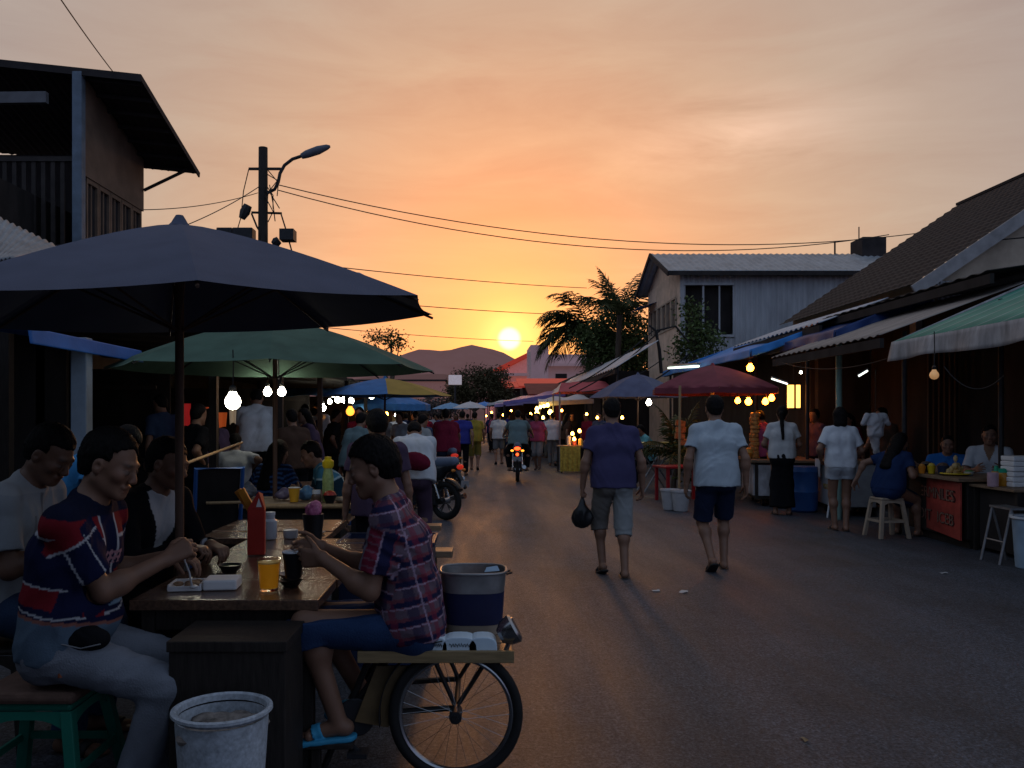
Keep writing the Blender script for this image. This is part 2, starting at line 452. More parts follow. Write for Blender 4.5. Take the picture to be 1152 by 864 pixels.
    # hair
    if hair:
        lo2 = Hc - .2; hi2 = Hc + .2
        if hair in ('long', 'ponytail', 'bob'): lo2 = np.minimum(lo2, S2 - .22)
        hh = max(h, .006)
        Hf = Field(lo2, hi2, hh)
        th = .012 + hv if hair != 'bald' else .003
        Hf.ell(G(0, -.020, .035), (.074+th, .090+th, .084+th*1.1), H, .0)
        Hf.cone(G(0, -.055, -.01), G(0, -.052, -.055), .066+hv, .054+hv, .02)
        # remove the face, the nape and round the ears
        yy, zz = (.020, .076) if hair != 'bald' else (.0, .03)
        def face(X, Y, Z):
            x, y, z = X-Hc[0], Y-Hc[1], Z-Hc[2]
            a = x*hf[0]+y*hf[1]+z*hf[2]; b = x*hu[0]+y*hu[1]+z*hu[2]; c = x*hx[0]+y*hx[1]+z*hx[2]
            return np.maximum(yy + .012*np.sin(c*60+seed) - a, b - zz - .01*np.sin(c*45+seed*2) + .35*np.abs(c) )
        Hf.apply(Hc-.2, Hc+.2, face, .012, 's')
        for sg in (1, -1): Hf.ell(G(.08*sg, .004, -.02), (.03, .026, .042), H, .012, 's')
        if hair in ('long', 'ponytail', 'bob'):
            if hair == 'bob':
                for sg in (-1, 0, 1): Hf.cone(G(.035*sg, -.06, .01), G(.04*sg, -.07, -.12), .062, .05, .03)
            elif hair == 'long':
                for sg in (-1, 0, 1):
                    Hf.cone(G(.04*sg, -.06, .01), S2 - .08*u2 - f2*.115 + r1*.045*sg, .065, .045, .03)
            else:
                Hf.cone(G(0, -.09, .02), G(0, -.13, -.03), .03, .035, .02)
                Hf.cone(G(0, -.13, -.03), S2 - .06*u2 - f2*.14, .036, .022, .02)
        else:
            Hf.plane(G(0, -.05, -.062), -hu + hf*.25, .01)
        Hf.wrinkle(.008 if hair != 'bald' else .002, .03, seed+5, (1, 1, .5))
        emit('hair', Hf, hair_mat())
    if cap:
        Cf = Field(Hc-.2, Hc+.2, max(h, .007))
        Cf.ell(G(0, -.014, .034), (.094, .112, .104), H, 0)
        Cf.plane(G(0, 0, .045), -hu, .006)
        Cf.ell(G(0, .11, .05), (.07, .07, .008), H, .01)
        emit('cap', Cf, cap)
    hc = max(h, .006)
    # bottoms
    if bottom:
        bt, bm_ = bottom[0], bottom[1]; bcol = bottom[2] if len(bottom) > 2 else None
        Bf = Field(lo-.06, hi+.06, hc)
        Bf.cone(S0+.02*u0-r0*.075*w, S0+.02*u0+r0*.075*w, .118*w, .118*w, .05)
        for sg in (1, -1): Bf.ball(S0-.035*u0-.035*f0+r0*.07*sg, .094*w, .05)
        Bf.cone(S0+.05*u0-r0*.07*w, S0+.05*u0+r0*.07*w, .108*w, .108*w, .05)
        if bt == 'skirt':
            ln = bottom[3]
            k1 = (J['R']['kn']+J['L']['kn'])/2; a1 = (J['R']['an']+J['L']['an'])/2
            for sg in (1, -1):
                Bf.cone(S0+r0*.05*sg, k1+r0*.06*sg, .11, .115, .06)
                if ln > .9: Bf.cone(k1+r0*.06*sg, a1+r0*.07*sg, .115, .13, .06, cut=min(1, ln-.4))
        else:
            t = {'shorts': .93, 'briefshorts': .42, 'longshorts': 1.0, 'pants': 1.0}[bt]
            fl = .035 if bt != 'pants' else .018
            for s in 'RL':
                thigh(Bf, s, .016, t, fl, k=.035, cut=(1 if bt != 'pants' else None))
                if bt == 'longshorts': shin(Bf, s, .03, .22, .034, cut=1)
                if bt == 'pants': shin(Bf, s, .022, .97, .03, cut=1)
            if fine or h < .011:
                for s in 'RL':
                    j = J[s]
                    if bt in ('shorts', 'briefshorts'):
                        e = j['hj'] + (j['kn']-j['hj'])*t
                        rr_ = (.084 + (.056-.084)*t)*w
                        Bf.cone(e - nrm(j['kn']-j['hj'])*.025, e + nrm(j['kn']-j['hj'])*.05, rr_+.012+.003, rr_+.024, .004, 's')
        Bf.plane(S0+.09*u0, u0)
        Bf.wrinkle(.007, .10, seed+1, (1, 1, .7))
        emit({'skirt': 'skirt', 'pants': 'trousers'}.get(bt, 'shorts'), Bf, bm_, bcol)
    # top
    if top:
        tt, tm = top[0], top[1]; tcol = top[2] if len(top) > 2 else None
        hem = top[3] if len(top) > 3 else .07
        Tf = Field(lo-.06, hi+.06, hc)
        torso(Tf, .017, .016, hips=hem > -.02)
        if hem > .04:
            Tf.cone(S0-.06*u0-r0*.085*w, S0-.06*u0+r0*.085*w, .138*w, .138*w, .06)
            Tf.cone(S0+.08*u0-r0*.075*w, S0+.08*u0+r0*.075*w, .13*w, .13*w, .06)
        for sg in (-1, 1): Tf.cone(S2+r1*sg*(.075 if female else .095)-f2*.01, S0+.06*u0+r0*sg*.085*w, .108*w, .118*w, .05)
        if tt != 'tank':
            t = {'tee': .62, 'long': 1., 'loose': .75}[tt]
            for s in 'RL':
                uparm(Tf, s, .016, t, .026 if tt != 'long' else .014, k=.03, cut=(1 if tt != 'long' else None))
                if tt == 'long':
                    j = J[s]; Tf.cone(j['el'], j['wr'], .054, .04, .02, cut=.97)
        Tf.cone(S3-.02*u2, S3+.03*nrm(u2+hu), .067, .064, .03, cut=.75)
        Tf.plane(S0-hem*u0, -u0)
        Tf.wrinkle(.011, .13, seed+2, (1, 1, .6))
        if h < .011:
            if tt in ('tee', 'loose'):
                for s in 'RL':
                    j = J[s]; dd = nrm(j['el']-j['sh']); e = j['sh'] + (j['el']-j['sh'])*t; ra = .048 + (.038-.048)*t
                    Tf.cone(e-dd*.02, e+dd*.06, ra*min(w,1.15)+.009, ra*min(w,1.15)+.019, .004, 's')
            Tf.cone(S3+.01*u2, S3+.08*nrm(u2+hu)+.02*hf, .056, .058, .005, 's')
        emit('shirt', Tf, tm, tcol)
    if shoes:
        sm = mat('sandal_%02d%02d%02d' % tuple(int(x*99) for x in shoe_col), shoe_col, rough=.6)
        hs = max(h, .0065)
        for s in 'RL':
            j = J[s]; a, f, r, u = j['an'], j['fd'], j['fr'], j['fu']
            Sf = Field(a-.16-.02, a+.22, hs) if True else None
            c_ = a + .06*f
            Sf = Field(c_-.19, c_+.19, hs)
            if shoes == 'sandal':
                Sf.cone(a-.032*f-.075*u, a+.13*f-.075*u, .043, .052, .0)
                top_, bot_ = a-.067*u, a-.088*u
                Sf.plane(top_, u); Sf.plane(bot_, -u)
                St = Field(c_-.19, c_+.19, hs); foot(St, s, .008)
                for p_, n_ in ((a+.075*f, -f+u*.3), (a+.115*f, f-u*.3)): St.plane(p_, n_)
                St.plane(a-.072*u, -u)
                Sf.D = np.minimum(Sf.D, St.D)
            else:
                foot(Sf, s, .009); Sf.cone(a-.03*f-.04*u, a+.12*f-.055*u, .042, .036, .02)
                Sf.plane(a-.012*u-.01*f, u+f*.25); Sf.plane(a-.082*u, -u)
            emit('sandal' if shoes == 'sandal' else 'shoe', Sf, sm)
    return root
# ------------------------------------------------------------------ camera, sky, sun
cam = bpy.data.cameras.new('camera'); camo = bpy.data.objects.new('camera', cam); COL.objects.link(camo)
camo.location = (0, 0, CAM_H); camo.rotation_euler = (R(90), 0, 0)
cam.sensor_width = 36; cam.lens = 36 * F_PX / 1152; cam.shift_x = (576 - VPX) / 1152; cam.shift_y = (HZ - 432) / 1152
cam.clip_start = .05; cam.clip_end = 20000
SC.camera = camo
SC.view_settings.view_transform = 'Standard'; SC.view_settings.look = 'None'; SC.view_settings.exposure = 0
SUN = Vector(((573 - VPX) / F_PX, 1, (HZ - 381) / F_PX)).normalized()
w = bpy.data.worlds.new('World'); SC.world = w; w.use_nodes = True
nt = w.node_tree; nt.nodes.clear(); N, L = nt.nodes.new, nt.links.new
def math_(op, a, b=None, c=None, clamp=False):
    n = N('ShaderNodeMath'); n.operation = op; n.use_clamp = clamp
    for i, x in enumerate((a, b, c)):
        if x is None: continue
        if isinstance(x, (int, float)): n.inputs[i].default_value = x
        else: L(x, n.inputs[i])
    return n.outputs[0]
tc = N('ShaderNodeTexCoord')
nv = N('ShaderNodeVectorMath'); nv.operation = 'NORMALIZE'; L(tc.outputs['Generated'], nv.inputs[0])
dt = N('ShaderNodeVectorMath'); dt.operation = 'DOT_PRODUCT'; L(nv.outputs[0], dt.inputs[0]); dt.inputs[1].default_value = SUN
ang = math_('ARCCOSINE', math_('MINIMUM', dt.outputs['Value'], .9999999))
deg = math_('MULTIPLY', ang, 180 / math.pi)
sep = N('ShaderNodeSeparateXYZ'); L(nv.outputs[0], sep.inputs[0])
# cloud field: stretched noise over the sky dome, used to bend the gradient and to lighten / darken it
mp = N('ShaderNodeMapping'); mp.inputs['Scale'].default_value = (2.4, 2.4, 13); mp.inputs['Rotation'].default_value = (0, R(7), 0); mp.inputs['Location'].default_value = (3.1, 1.7, .4)
L(nv.outputs[0], mp.inputs['Vector'])
cl = N('ShaderNodeTexNoise'); cl.inputs['Scale'].default_value = 1.7; cl.inputs['Detail'].default_value = 10; cl.inputs['Roughness'].default_value = .62; cl.inputs['Distortion'].default_value = .6
L(mp.outputs[0], cl.inputs['Vector'])
cfac = math_('SUBTRACT', cl.outputs['Fac'], .5)
deg2 = math_('ADD', deg, math_('MULTIPLY', math_('MULTIPLY', cfac, 15), math_('MULTIPLY', deg, .035, clamp=True)))
ramp = N('ShaderNodeValToRGB'); cr = ramp.color_ramp; cr.interpolation = 'B_SPLINE' if False else 'LINEAR'
stops = [(0, (1.0, .55, .12)), (2.2, (1.0, .31, .055)), (4.5, (.95, .245, .075)), (8, (.85, .265, .115)), (13, (.72, .325, .18)), (19, (.61, .362, .24)),
         (26, (.50, .352, .272)), (34, (.42, .325, .285)), (50, (.34, .30, .30)), (75, (.30, .34, .42)), (110, (.27, .35, .50)), (180, (.25, .34, .53))]
cr.elements[0].position = 0; cr.elements[0].color = (*stops[0][1], 1)
cr.elements[1].position = 1; cr.elements[1].color = (*stops[-1][1], 1)
for d, c in stops[1:-1]:
    e = cr.elements.new(d / 180); e.color = (*c, 1)
L(math_('DIVIDE', deg2, 180), ramp.inputs['Fac'])
# redder and a little dimmer towards the horizon
hzn = math_('SUBTRACT', 1, math_('MULTIPLY', math_('ABSOLUTE', sep.outputs['Z']), 6.5), clamp=True)
hz2 = math_('MULTIPLY', hzn, math_('MULTIPLY', math_('SUBTRACT', deg, 1.5), .14, clamp=True), clamp=True)
mh = N('ShaderNodeMixRGB'); mh.blend_type = 'MULTIPLY'; L(hz2, mh.inputs['Fac']); L(ramp.outputs['Color'], mh.inputs['Color1']); mh.inputs['Color2'].default_value = (.95, .52, .62, 1)
# brightness of the clouds
mb = N('ShaderNodeMixRGB'); mb.blend_type = 'MULTIPLY'; mb.inputs['Fac'].default_value = 1
cdir = Vector((.31, 1, .335)).normalized()
cd = N('ShaderNodeVectorMath'); cd.operation = 'SUBTRACT'; L(nv.outputs[0], cd.inputs[0]); cd.inputs[1].default_value = cdir
cs = N('ShaderNodeVectorMath'); cs.operation = 'MULTIPLY'; L(cd.outputs[0], cs.inputs[0]); cs.inputs[1].default_value = (6.0, 3.0, 19)
cln = N('ShaderNodeVectorMath'); cln.operation = 'LENGTH'; L(cs.outputs[0], cln.inputs[0])
bank = math_('MULTIPLY', math_('SUBTRACT', 1, cln.outputs['Value'], clamp=True), math_('MULTIPLY', math_('ADD', cfac, .14), 1.25, clamp=True))
bright = math_('ADD', math_('ADD', 1, math_('MULTIPLY', cfac, .62)), bank)
L(mh.outputs[0], mb.inputs['Color1'])
cb = N('ShaderNodeCombineXYZ'); L(bright, cb.inputs[0]); L(bright, cb.inputs[1]); L(math_('ADD', 1, math_('ADD', math_('MULTIPLY', cfac, .4), math_('MULTIPLY', bank, 1.15))), cb.inputs[2]); L(cb.outputs[0], mb.inputs['Color2'])
# the sun itself (soft-edged, swollen by haze) and its aureole
disc = N('ShaderNodeMapRange'); disc.interpolation_type = 'SMOOTHSTEP'
for k, v in (('From Min', .52), ('From Max', .90), ('To Min', 1), ('To Max', 0)): disc.inputs[k].default_value = v
L(deg, disc.inputs['Value'])
glow = math_('POWER', 2.718, math_('MULTIPLY', deg, -.75))
ga = N('ShaderNodeMixRGB'); ga.blend_type = 'ADD'; ga.inputs['Fac'].default_value = 1; L(mb.outputs[0], ga.inputs['Color1'])
gc = N('ShaderNodeMixRGB'); gc.blend_type = 'MULTIPLY'; gc.inputs['Fac'].default_value = 1; gc.inputs['Color1'].default_value = (1, .47, .10, 1)
L(math_('ADD', math_('MULTIPLY', glow, .9), math_('MULTIPLY', disc.outputs[0], 7)), gc.inputs['Color2']); L(gc.outputs[0], ga.inputs['Color2'])
bg1 = N('ShaderNodeBackground'); L(ga.outputs[0], bg1.inputs['Color']); bg1.inputs['Strength'].default_value = .95
sky = N('ShaderNodeTexSky'); sky.sky_type = 'NISHITA'; sky.sun_disc = False
sky.sun_elevation = math.asin(SUN.z); sky.sun_rotation = math.atan2(SUN.x, SUN.y); sky.dust_density = 3
bg2 = N('ShaderNodeBackground'); L(sky.outputs[0], bg2.inputs['Color']); bg2.inputs['Strength'].default_value = .012
ad = N('ShaderNodeAddShader'); L(bg1.outputs[0], ad.inputs[0]); L(bg2.outputs[0], ad.inputs[1])
wo = N('ShaderNodeOutputWorld'); L(ad.outputs[0], wo.inputs['Surface'])
sl = bpy.data.lights.new('sun', 'SUN'); sl.energy = .5; sl.angle = R(5.0); sl.color = (1, .42, .14)
so = bpy.data.objects.new('sun', sl); COL.objects.link(so)
so.rotation_euler = SUN.to_track_quat('Z', 'Y').to_euler()

# ------------------------------------------------------------------ ground, road, hills
def asphalt():
    m, nt, b = nodes_of('asphalt'); N, L = nt.nodes.new, nt.links.new
    tc = N('ShaderNodeTexCoord')
    def noise(sc, st, det=6, ro=.6):
        mp = N('ShaderNodeMapping'); mp.inputs['Scale'].default_value = st; L(tc.outputs['Object'], mp.inputs[0])
        n = N('ShaderNodeTexNoise'); n.inputs['Scale'].default_value = sc; n.inputs['Detail'].default_value = det; n.inputs['Roughness'].default_value = ro
        L(mp.outputs[0], n.inputs['Vector']); return n.outputs['Fac']
    big = noise(.9, (1, .10, 1)); mid = noise(2.2, (1, .45, 1), 8, .7); grit = noise(60, (1, .8, 1), 5, .8); trk = noise(2.6, (1, .02, 1), 4, .6)
    def mm(op, a, b_):
        n = N('ShaderNodeMath'); n.operation = op
        for i, x in enumerate((a, b_)):
            if isinstance(x, (int, float)): n.inputs[i].default_value = x
            else: L(x, n.inputs[i])
        return n.outputs[0]
    f = mm('ADD', mm('ADD', mm('MULTIPLY', big, .22), mm('MULTIPLY', trk, .22)), mm('ADD', mm('MULTIPLY', mid, .24), mm('MULTIPLY', grit, .52)))
    cr = N('ShaderNodeValToRGB'); e = cr.color_ramp.elements
    e[0].position = .50; e[0].color = (.022, .024, .029, 1); e[1].position = .74; e[1].color = (.074, .086, .110, 1)
    L(f, cr.inputs['Fac'])
    vo = N('ShaderNodeTexVoronoi'); vo.inputs['Scale'].default_value = 130; L(tc.outputs['Object'], vo.inputs['Vector'])
    sp = N('ShaderNodeValToRGB'); sp.color_ramp.elements[0].position = .02; sp.color_ramp.elements[0].color = (1, 1, 1, 1); sp.color_ramp.elements[1].position = .16; sp.color_ramp.elements[1].color = (0, 0, 0, 1)
    L(vo.outputs['Distance'], sp.inputs['Fac'])
    mx = N('ShaderNodeMixRGB'); L(mm('MULTIPLY', sp.outputs['Color'], .65), mx.inputs['Fac']); L(cr.outputs[0], mx.inputs['Color1']); mx.inputs['Color2'].default_value = (.30, .28, .27, 1)
    wp_ = N('ShaderNodeTexNoise'); wp_.inputs['Scale'].default_value = 1.2; wp_.inputs['Detail'].default_value = 5; L(tc.outputs['Object'], wp_.inputs['Vector'])
    wa = N('ShaderNodeVectorMath'); wa.operation = 'ADD'; L(tc.outputs['Object'], wa.inputs[0]); L(wp_.outputs['Color'], wa.inputs[1])
    vc = N('ShaderNodeTexVoronoi'); vc.feature = 'DISTANCE_TO_EDGE'; vc.inputs['Scale'].default_value = .42; L(wa.outputs[0], vc.inputs['Vector'])
    ck = N('ShaderNodeValToRGB'); ck.color_ramp.elements[0].position = .002; ck.color_ramp.elements[0].color = (1, 1, 1, 1); ck.color_ramp.elements[1].position = .009; ck.color_ramp.elements[1].color = (0, 0, 0, 1)
    L(vc.outputs['Distance'], ck.inputs['Fac'])
    st = N('ShaderNodeTexNoise'); st.inputs['Scale'].default_value = .7; st.inputs['Detail'].default_value = 8; st.inputs['Roughness'].default_value = .65; L(tc.outputs['Object'], st.inputs['Vector'])
    sr = N('ShaderNodeValToRGB'); sr.color_ramp.elements[0].position = .50; sr.color_ramp.elements[0].color = (0, 0, 0, 1); sr.color_ramp.elements[1].position = .68; sr.color_ramp.elements[1].color = (1, 1, 1, 1); L(st.outputs['Fac'], sr.inputs['Fac'])
    m2 = N('ShaderNodeMixRGB'); L(mm('MULTIPLY', mm('MULTIPLY', ck.outputs['Color'], mid), .5), m2.inputs['Fac']); L(mx.outputs[0], m2.inputs['Color1']); m2.inputs['Color2'].default_value = (.008, .008, .008, 1)
    m3 = N('ShaderNodeMixRGB'); L(mm('MULTIPLY', sr.outputs['Color'], .55), m3.inputs['Fac']); L(m2.outputs[0], m3.inputs['Color1']); m3.inputs['Color2'].default_value = (.022, .020, .020, 1)
    g2 = noise(24, (1, .7, 1), 4, .7)
    def rng(x, a0, a1, b0, b1):
        r_ = N('ShaderNodeMapRange'); L(x, r_.inputs[0])
        for k_, v_ in zip(('From Min', 'From Max', 'To Min', 'To Max'), (a0, a1, b0, b1)): r_.inputs[k_].default_value = v_
        return r_.outputs[0]
    gr = N('ShaderNodeHueSaturation'); L(m3.outputs[0], gr.inputs['Color']); L(mm('MULTIPLY', rng(grit, .32, .68, .15, 2.0), rng(g2, .3, .7, .55, 1.5)), gr.inputs['Value'])
    L(gr.outputs[0], b.inputs['Base Color'])
    ro = N('ShaderNodeMapRange'); L(big, ro.inputs['Value']); ro.inputs['From Min'].default_value = .35; ro.inputs['From Max'].default_value = .65; ro.inputs['To Min'].default_value = .44; ro.inputs['To Max'].default_value = .72
    L(ro.outputs[0], b.inputs['Roughness']); b.inputs['Specular IOR Level'].default_value = .34
    bp = N('ShaderNodeBump'); bp.inputs['Strength'].default_value = .7; bp.inputs['Distance'].default_value = .015
    L(mm('ADD', mm('MULTIPLY', grit, 1.0), mm('MULTIPLY', mid, 1.6)), bp.inputs['Height']); L(bp.outputs[0], b.inputs['Normal'])
    return m
ASPHALT = asphalt()
dirt = mat('packed_dirt', (.06, .05, .042), rough=.9, var=.3, scale=1.5, bump=.4, bscale=30)
tag(MB().quad((-6000, -200, -.012), (6000, -200, -.012), (6000, 9000, -.012), (-6000, 9000, -.012)).build('ground', dirt), kind='structure')
tag(MB().quad((-9, -14, 0), (9.5, -14, 0), (9.5, 85, 0), (-9, 85, 0)).build('road', ASPHALT), kind='structure')
conc = mat('pavement_concrete', (.13, .12, .115), rough=.85, var=.25, scale=3, bump=.3, bscale=25, dirt=.7)
tag(MB().box(-9, -2.75, 10.6, 60, -.05, .14).build('pavement', conc, bevel=.02), kind='structure')
tag(MB().box(6.05, 12, 8.6, 16, -.05, .10).build('pavement', conc, bevel=.02), kind='structure')
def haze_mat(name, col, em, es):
    return mat(name, col, rough=1, var=.25, scale=.02, emit=em, estr=es, spec=0)  # airlight over the hills is put into their material as emission
def ridge(pts, Y, depth, m, name, seed, zoff=0):
    rg = random.Random(seed); mb = MB(); tops = []
    x0, x1 = pts[0][0], pts[-1][0]; n = 260
    for i in range(n + 1):
        px = x0 + (x1 - x0)*i/n
        for (a, ya), (b, yb) in zip(pts, pts[1:]):
            if a <= px <= b:
                t = (px - a)/(b - a); t = t*t*(3 - 2*t)*.6 + t*.4; py = ya + (yb - ya)*t; break
        z = zs(py, Y) + (rg.random() - .5)*Y*.0016 + math.sin(i*.9)*Y*.0004
        tops.append((xs(px, Y), z))
    vs, fs = [], []
    for x, z in tops: vs += [(x*.98, Y - depth, -1), (x, Y - depth*.35, z*.55), (x, Y, z), (x, Y + depth, -1)]
    for i in range(n):
        for k in range(3): fs.append((i*4+k, i*4+4+k, i*4+5+k, i*4+1+k))
    mb.add(vs, fs); o = mb.build(name, m, smooth=True); tag(o, kind='structure')
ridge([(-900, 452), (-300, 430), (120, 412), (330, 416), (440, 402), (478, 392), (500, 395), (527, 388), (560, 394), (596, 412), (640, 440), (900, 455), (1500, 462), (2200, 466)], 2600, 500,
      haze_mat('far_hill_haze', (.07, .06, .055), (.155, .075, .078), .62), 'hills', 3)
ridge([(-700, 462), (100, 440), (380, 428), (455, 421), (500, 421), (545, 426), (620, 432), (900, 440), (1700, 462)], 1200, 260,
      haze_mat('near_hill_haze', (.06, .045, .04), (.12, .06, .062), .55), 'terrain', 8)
# ------------------------------------------------------------------ shared materials
WOODV = mat('worn_table_wood', (.12, .066, .042), rough=.20, var=.45, scale=7, bump=.25, bscale=30, stretch=(9, .8, 9), dirt=.55, spec=.45)
PLANK = mat('weathered_plank', (.22, .145, .09), rough=.5, var=.4, scale=6, bump=.3, bscale=30, stretch=(1, 9, 9), dirt=.35)
BAMBOO = mat('bamboo', (.34, .22, .11), rough=.5, var=.25, scale=9, stretch=(6, 6, 1))
DARKWOOD = mat('dark_wood', (.026, .020, .017), rough=.7, var=.4, scale=8, stretch=(8, 8, 1), bump=.3, bscale=25)
STEEL = mat('grey_steel', (.25, .25, .26), rough=.45, metal=.7, var=.2, scale=12)
DSTEEL = mat('dark_steel', (.03, .03, .033), rough=.55, metal=.3, var=.3, scale=10)
RUST = mat('rusty_pole', (.09, .05, .035), rough=.7, var=.4, scale=14, stretch=(1, 1, .3))
BLACKP = mat('black_plastic', (.012, .012, .014), rough=.4, var=.2)
WHITEP = mat('white_plastic', (.62, .64, .66), rough=.4, var=.08, dirt=.15, scale=8)
FOAM = mat('white_foam', (.78, .78, .78), rough=.7, var=.04, bump=.1, bscale=150)
CORR = mat('grey_corrugated_sheet', (.30, .32, .34), rough=.5, metal=.25, var=.22, scale=3, stretch=(1, 1, .3), dirt=.3)
SHADOW = mat('shade_dark_board', (.022, .018, .017), rough=.9, var=.5, scale=4, stretch=(1, 1, .4))  # near-black boards; the shade of stall interiors is put into this colour
WIREM = mat('black_cable', (.015, .013, .013), rough=.6)
def bulb_mat(name, c, s): return mat(name, c, emit=c, estr=s, rough=.4, var=.02)
WARM = bulb_mat('warm_bulb_glass', (1, .38, .05), 36); COOL = bulb_mat('white_bulb_glass', (1, .93, .72), 30); AMBER = bulb_mat('amber_bulb_glass', (1, .24, .014), 42)
OFFB = mat('unlit_glow_bulb_glass', (.75, .45, .2), rough=.25, emit=(1, .5, .2), estr=.25)  # unlit glass, given a faint glow of its own

def sag(p, q, s, n=24):
    p, q = Vector(p), Vector(q)
    return [p.lerp(q, i/n) - Vector((0, 0, s*4*(i/n)*(1-i/n))) for i in range(n + 1)]
def bulb(p, r, m, label, cord=0, top=None, group=None):
    o = empty('light_bulb', p, 0, label, 'light bulb', group)
    prof = [(.001, -r), (r*.5, -r*.87), (r*.87, -r*.5), (r, 0), (r*.87, r*.5), (r*.55, r*.9), (r*.4, r*1.3)]
    b = MB().lathe(prof, n=14, cap=False).build('globe', m, o, smooth=True)
    MB().lathe([(r*.42, r*1.25), (r*.46, r*1.3), (r*.46, r*1.9), (r*.2, r*2.1)], n=10).build('socket', BLACKP, o, smooth=True)
    if cord: MB().tube([(0, 0, r*2), (.004, 0, r*2+cord*.5), (0, 0, r*2+cord)], .005, 6).build('cord', WIREM, o)
    return o
CURVE = 1.42
def umbrella(label, x, y, rim, apex, r, cloth, n=8, rot=.2, pole_m=None, panel=None, tilt=(0, 0), scal=.10, valance=0, under=None, base=0., group=None, polew=.021, curve=1.42, top_slack=True):
    o = empty('market_umbrella', (x, y, 0), rot, label, 'umbrella', group)
    mb = MB(); nv, nu = 10, 8; H = apex - rim
    def pt(a, v, rr): return Vector((math.cos(a)*rr*v + tilt[0]*v*0, math.sin(a)*rr*v, apex - H*(v**curve) + (tilt[0]*math.cos(a) + tilt[1]*math.sin(a))*v))
    for k in range(n):
        a0, a1 = 2*math.pi*k/n, 2*math.pi*(k+1)/n
        mb.cur = panel[k] if panel else 0
        def fn(u, v):
            v = .01 + .99*v
            p = pt(a0, v, r).lerp(pt(a1, v, r), u)
            s = 4*u*(1-u)
            p = p*(1 - scal*.45*s*v) if False else p - Vector((p.x, p.y, 0))*(scal*.35*s*v*v) - Vector((0, 0, .035*s*v*(1-v*.6)))
            return p
        mb.grid(fn, nu, nv)
        if valance:
            def fv(u, v):
                p = fn(u, 1); return p - Vector((0, 0, valance*v)) + Vector((p.x, p.y, 0))*.012*math.sin(u*25)*v
            mb.grid(fv, 12, 2)
    cl = mb.build('canopy', cloth, o, smooth=True, angle=9)
    for k in range(n):
        a = 2*math.pi*k/n
        MB().tube([pt(a, v/6, r) - Vector((0, 0, .022)) for v in range(0, 7)], .0075, 5).build('rib', pole_m or DSTEEL, o)
        MB().tube([pt(a, .52, r) - Vector((0, 0, .022)), (math.cos(a)*.02, math.sin(a)*.02, rim - .08)], .006, 5).build('strut', pole_m or DSTEEL, o)
    MB().tube([(0, 0, base), (0, 0, apex + .01)], polew, 12).build('pole', pole_m or RUST, o, smooth=True)
    MB().lathe([(.001, apex+.045), (.018, apex+.042), (.030, apex+.022), (.040, apex+.004), (.055, apex-.012)], n=14).build('finial', cloth[0] if isinstance(cloth, list) else cloth, o, smooth=True)
    return o

# ------------------------------------------------------------------ the umbrellas of the left side
C_CHAR = mat('charcoal_canvas', (.080, .090, .132), rough=.9, var=.10, scale=5, bump=.25, bscale=160, spec=.15)
C_GREEN = mat('green_canvas', (.062, .112, .085), rough=.9, var=.2, scale=5, bump=.25, bscale=160, spec=.15)
C_BLUE = mat('blue_canvas', (.04, .15, .36), rough=.8, var=.2, scale=5, bump=.2, bscale=120)
C_YEL = mat('yellow_canvas', (.33, .21, .04), rough=.8, var=.15, scale=5)
C_RED = mat('red_canvas', (.28, .025, .03), rough=.8, var=.15, scale=5)
umbrella('big charcoal canvas umbrella over the nearest wooden table', -1.479, 4.2, 2.012, 2.454, 1.315, C_CHAR, rot=R(-68), scal=.05, pole_m=RUST, tilt=(-.031, .056), curve=1.24)
umbrella('green canvas umbrella behind the big charcoal one', -1.91, 7.95, 1.95, 2.42, 1.50, C_GREEN, rot=R(12), scal=.06)
umbrella('blue and yellow panelled umbrella at the left of the road', -1.85, 16.6, 1.93, 2.27, 1.32, [C_BLUE, C_YEL], panel=[1, 0, 0, 0, 0, 0, 0, 1], rot=R(-22.5-14), scal=.05)
umbrella('small blue umbrella with a red hem beyond the blue and yellow one', -2.45, 23, 1.86, 2.16, 1.15, [C_BLUE, C_RED], valance=.16, rot=.3, scal=.04)

# ------------------------------------------------------------------ tables, benches
def table(label, x0, x1, y0, y1, z, planks=4, shelf=None, skirt=None, legs=True, thick=.042, m=None):
    o = empty('wooden_table', ((x0+x1)/2, (y0+y1)/2, 0), 0, label, 'table')
    cx, cy = (x0+x1)/2, (y0+y1)/2
    mb = MB(); wd = (y1-y0)/planks
    for i in range(planks):
        a = y0 - cy + i*wd
        mb.box(x0-cx + rnd.uniform(-.006, .006), x1-cx + rnd.uniform(-.008, .008), a + .003, a + wd - .003, z - thick, z + rnd.uniform(-.003, .003))
    mb.build('tabletop', m or WOODV, o, bevel=.004)
    if legs:
        for sx in (x0-cx+.06, x1-cx-.06):
            for sy in (y0-cy+.07, y1-cy-.07): MB().box(sx-.027, sx+.027, sy-.027, sy+.027, 0, z-thick).build('leg', DARKWOOD, o, bevel=.003)
        for sy in (y0-cy+.07, y1-cy-.07): MB().box(x0-cx+.09, x1-cx-.09, sy-.018, sy+.018, z-thick-.09, z-thick).build('apron', DARKWOOD, o)
    if shelf: MB().box(x0-cx+.02, x1-cx-.03, y0-cy+.06, y1-cy-.05, z-shelf-.02, z-shelf).build('shelf', PLANK, o, bevel=.004)
    return o
T1 = table('long worn plank table nearest the camera, with the orange juice on it', -1.44, -.66, 3.50, 5.32, .75, 4)
pdo = empty('wooden_crate', (-.935, 3.31, 0), 0, 'dark upright wooden crate standing before the nearest table', 'crate')
ped = MB().box(-.215, .215, -.16, .16, 0, .635); ped.box(-.222, .222, -.167, .167, .635, .675)
ped.build('body', DARKWOOD, pdo, bevel=.004)
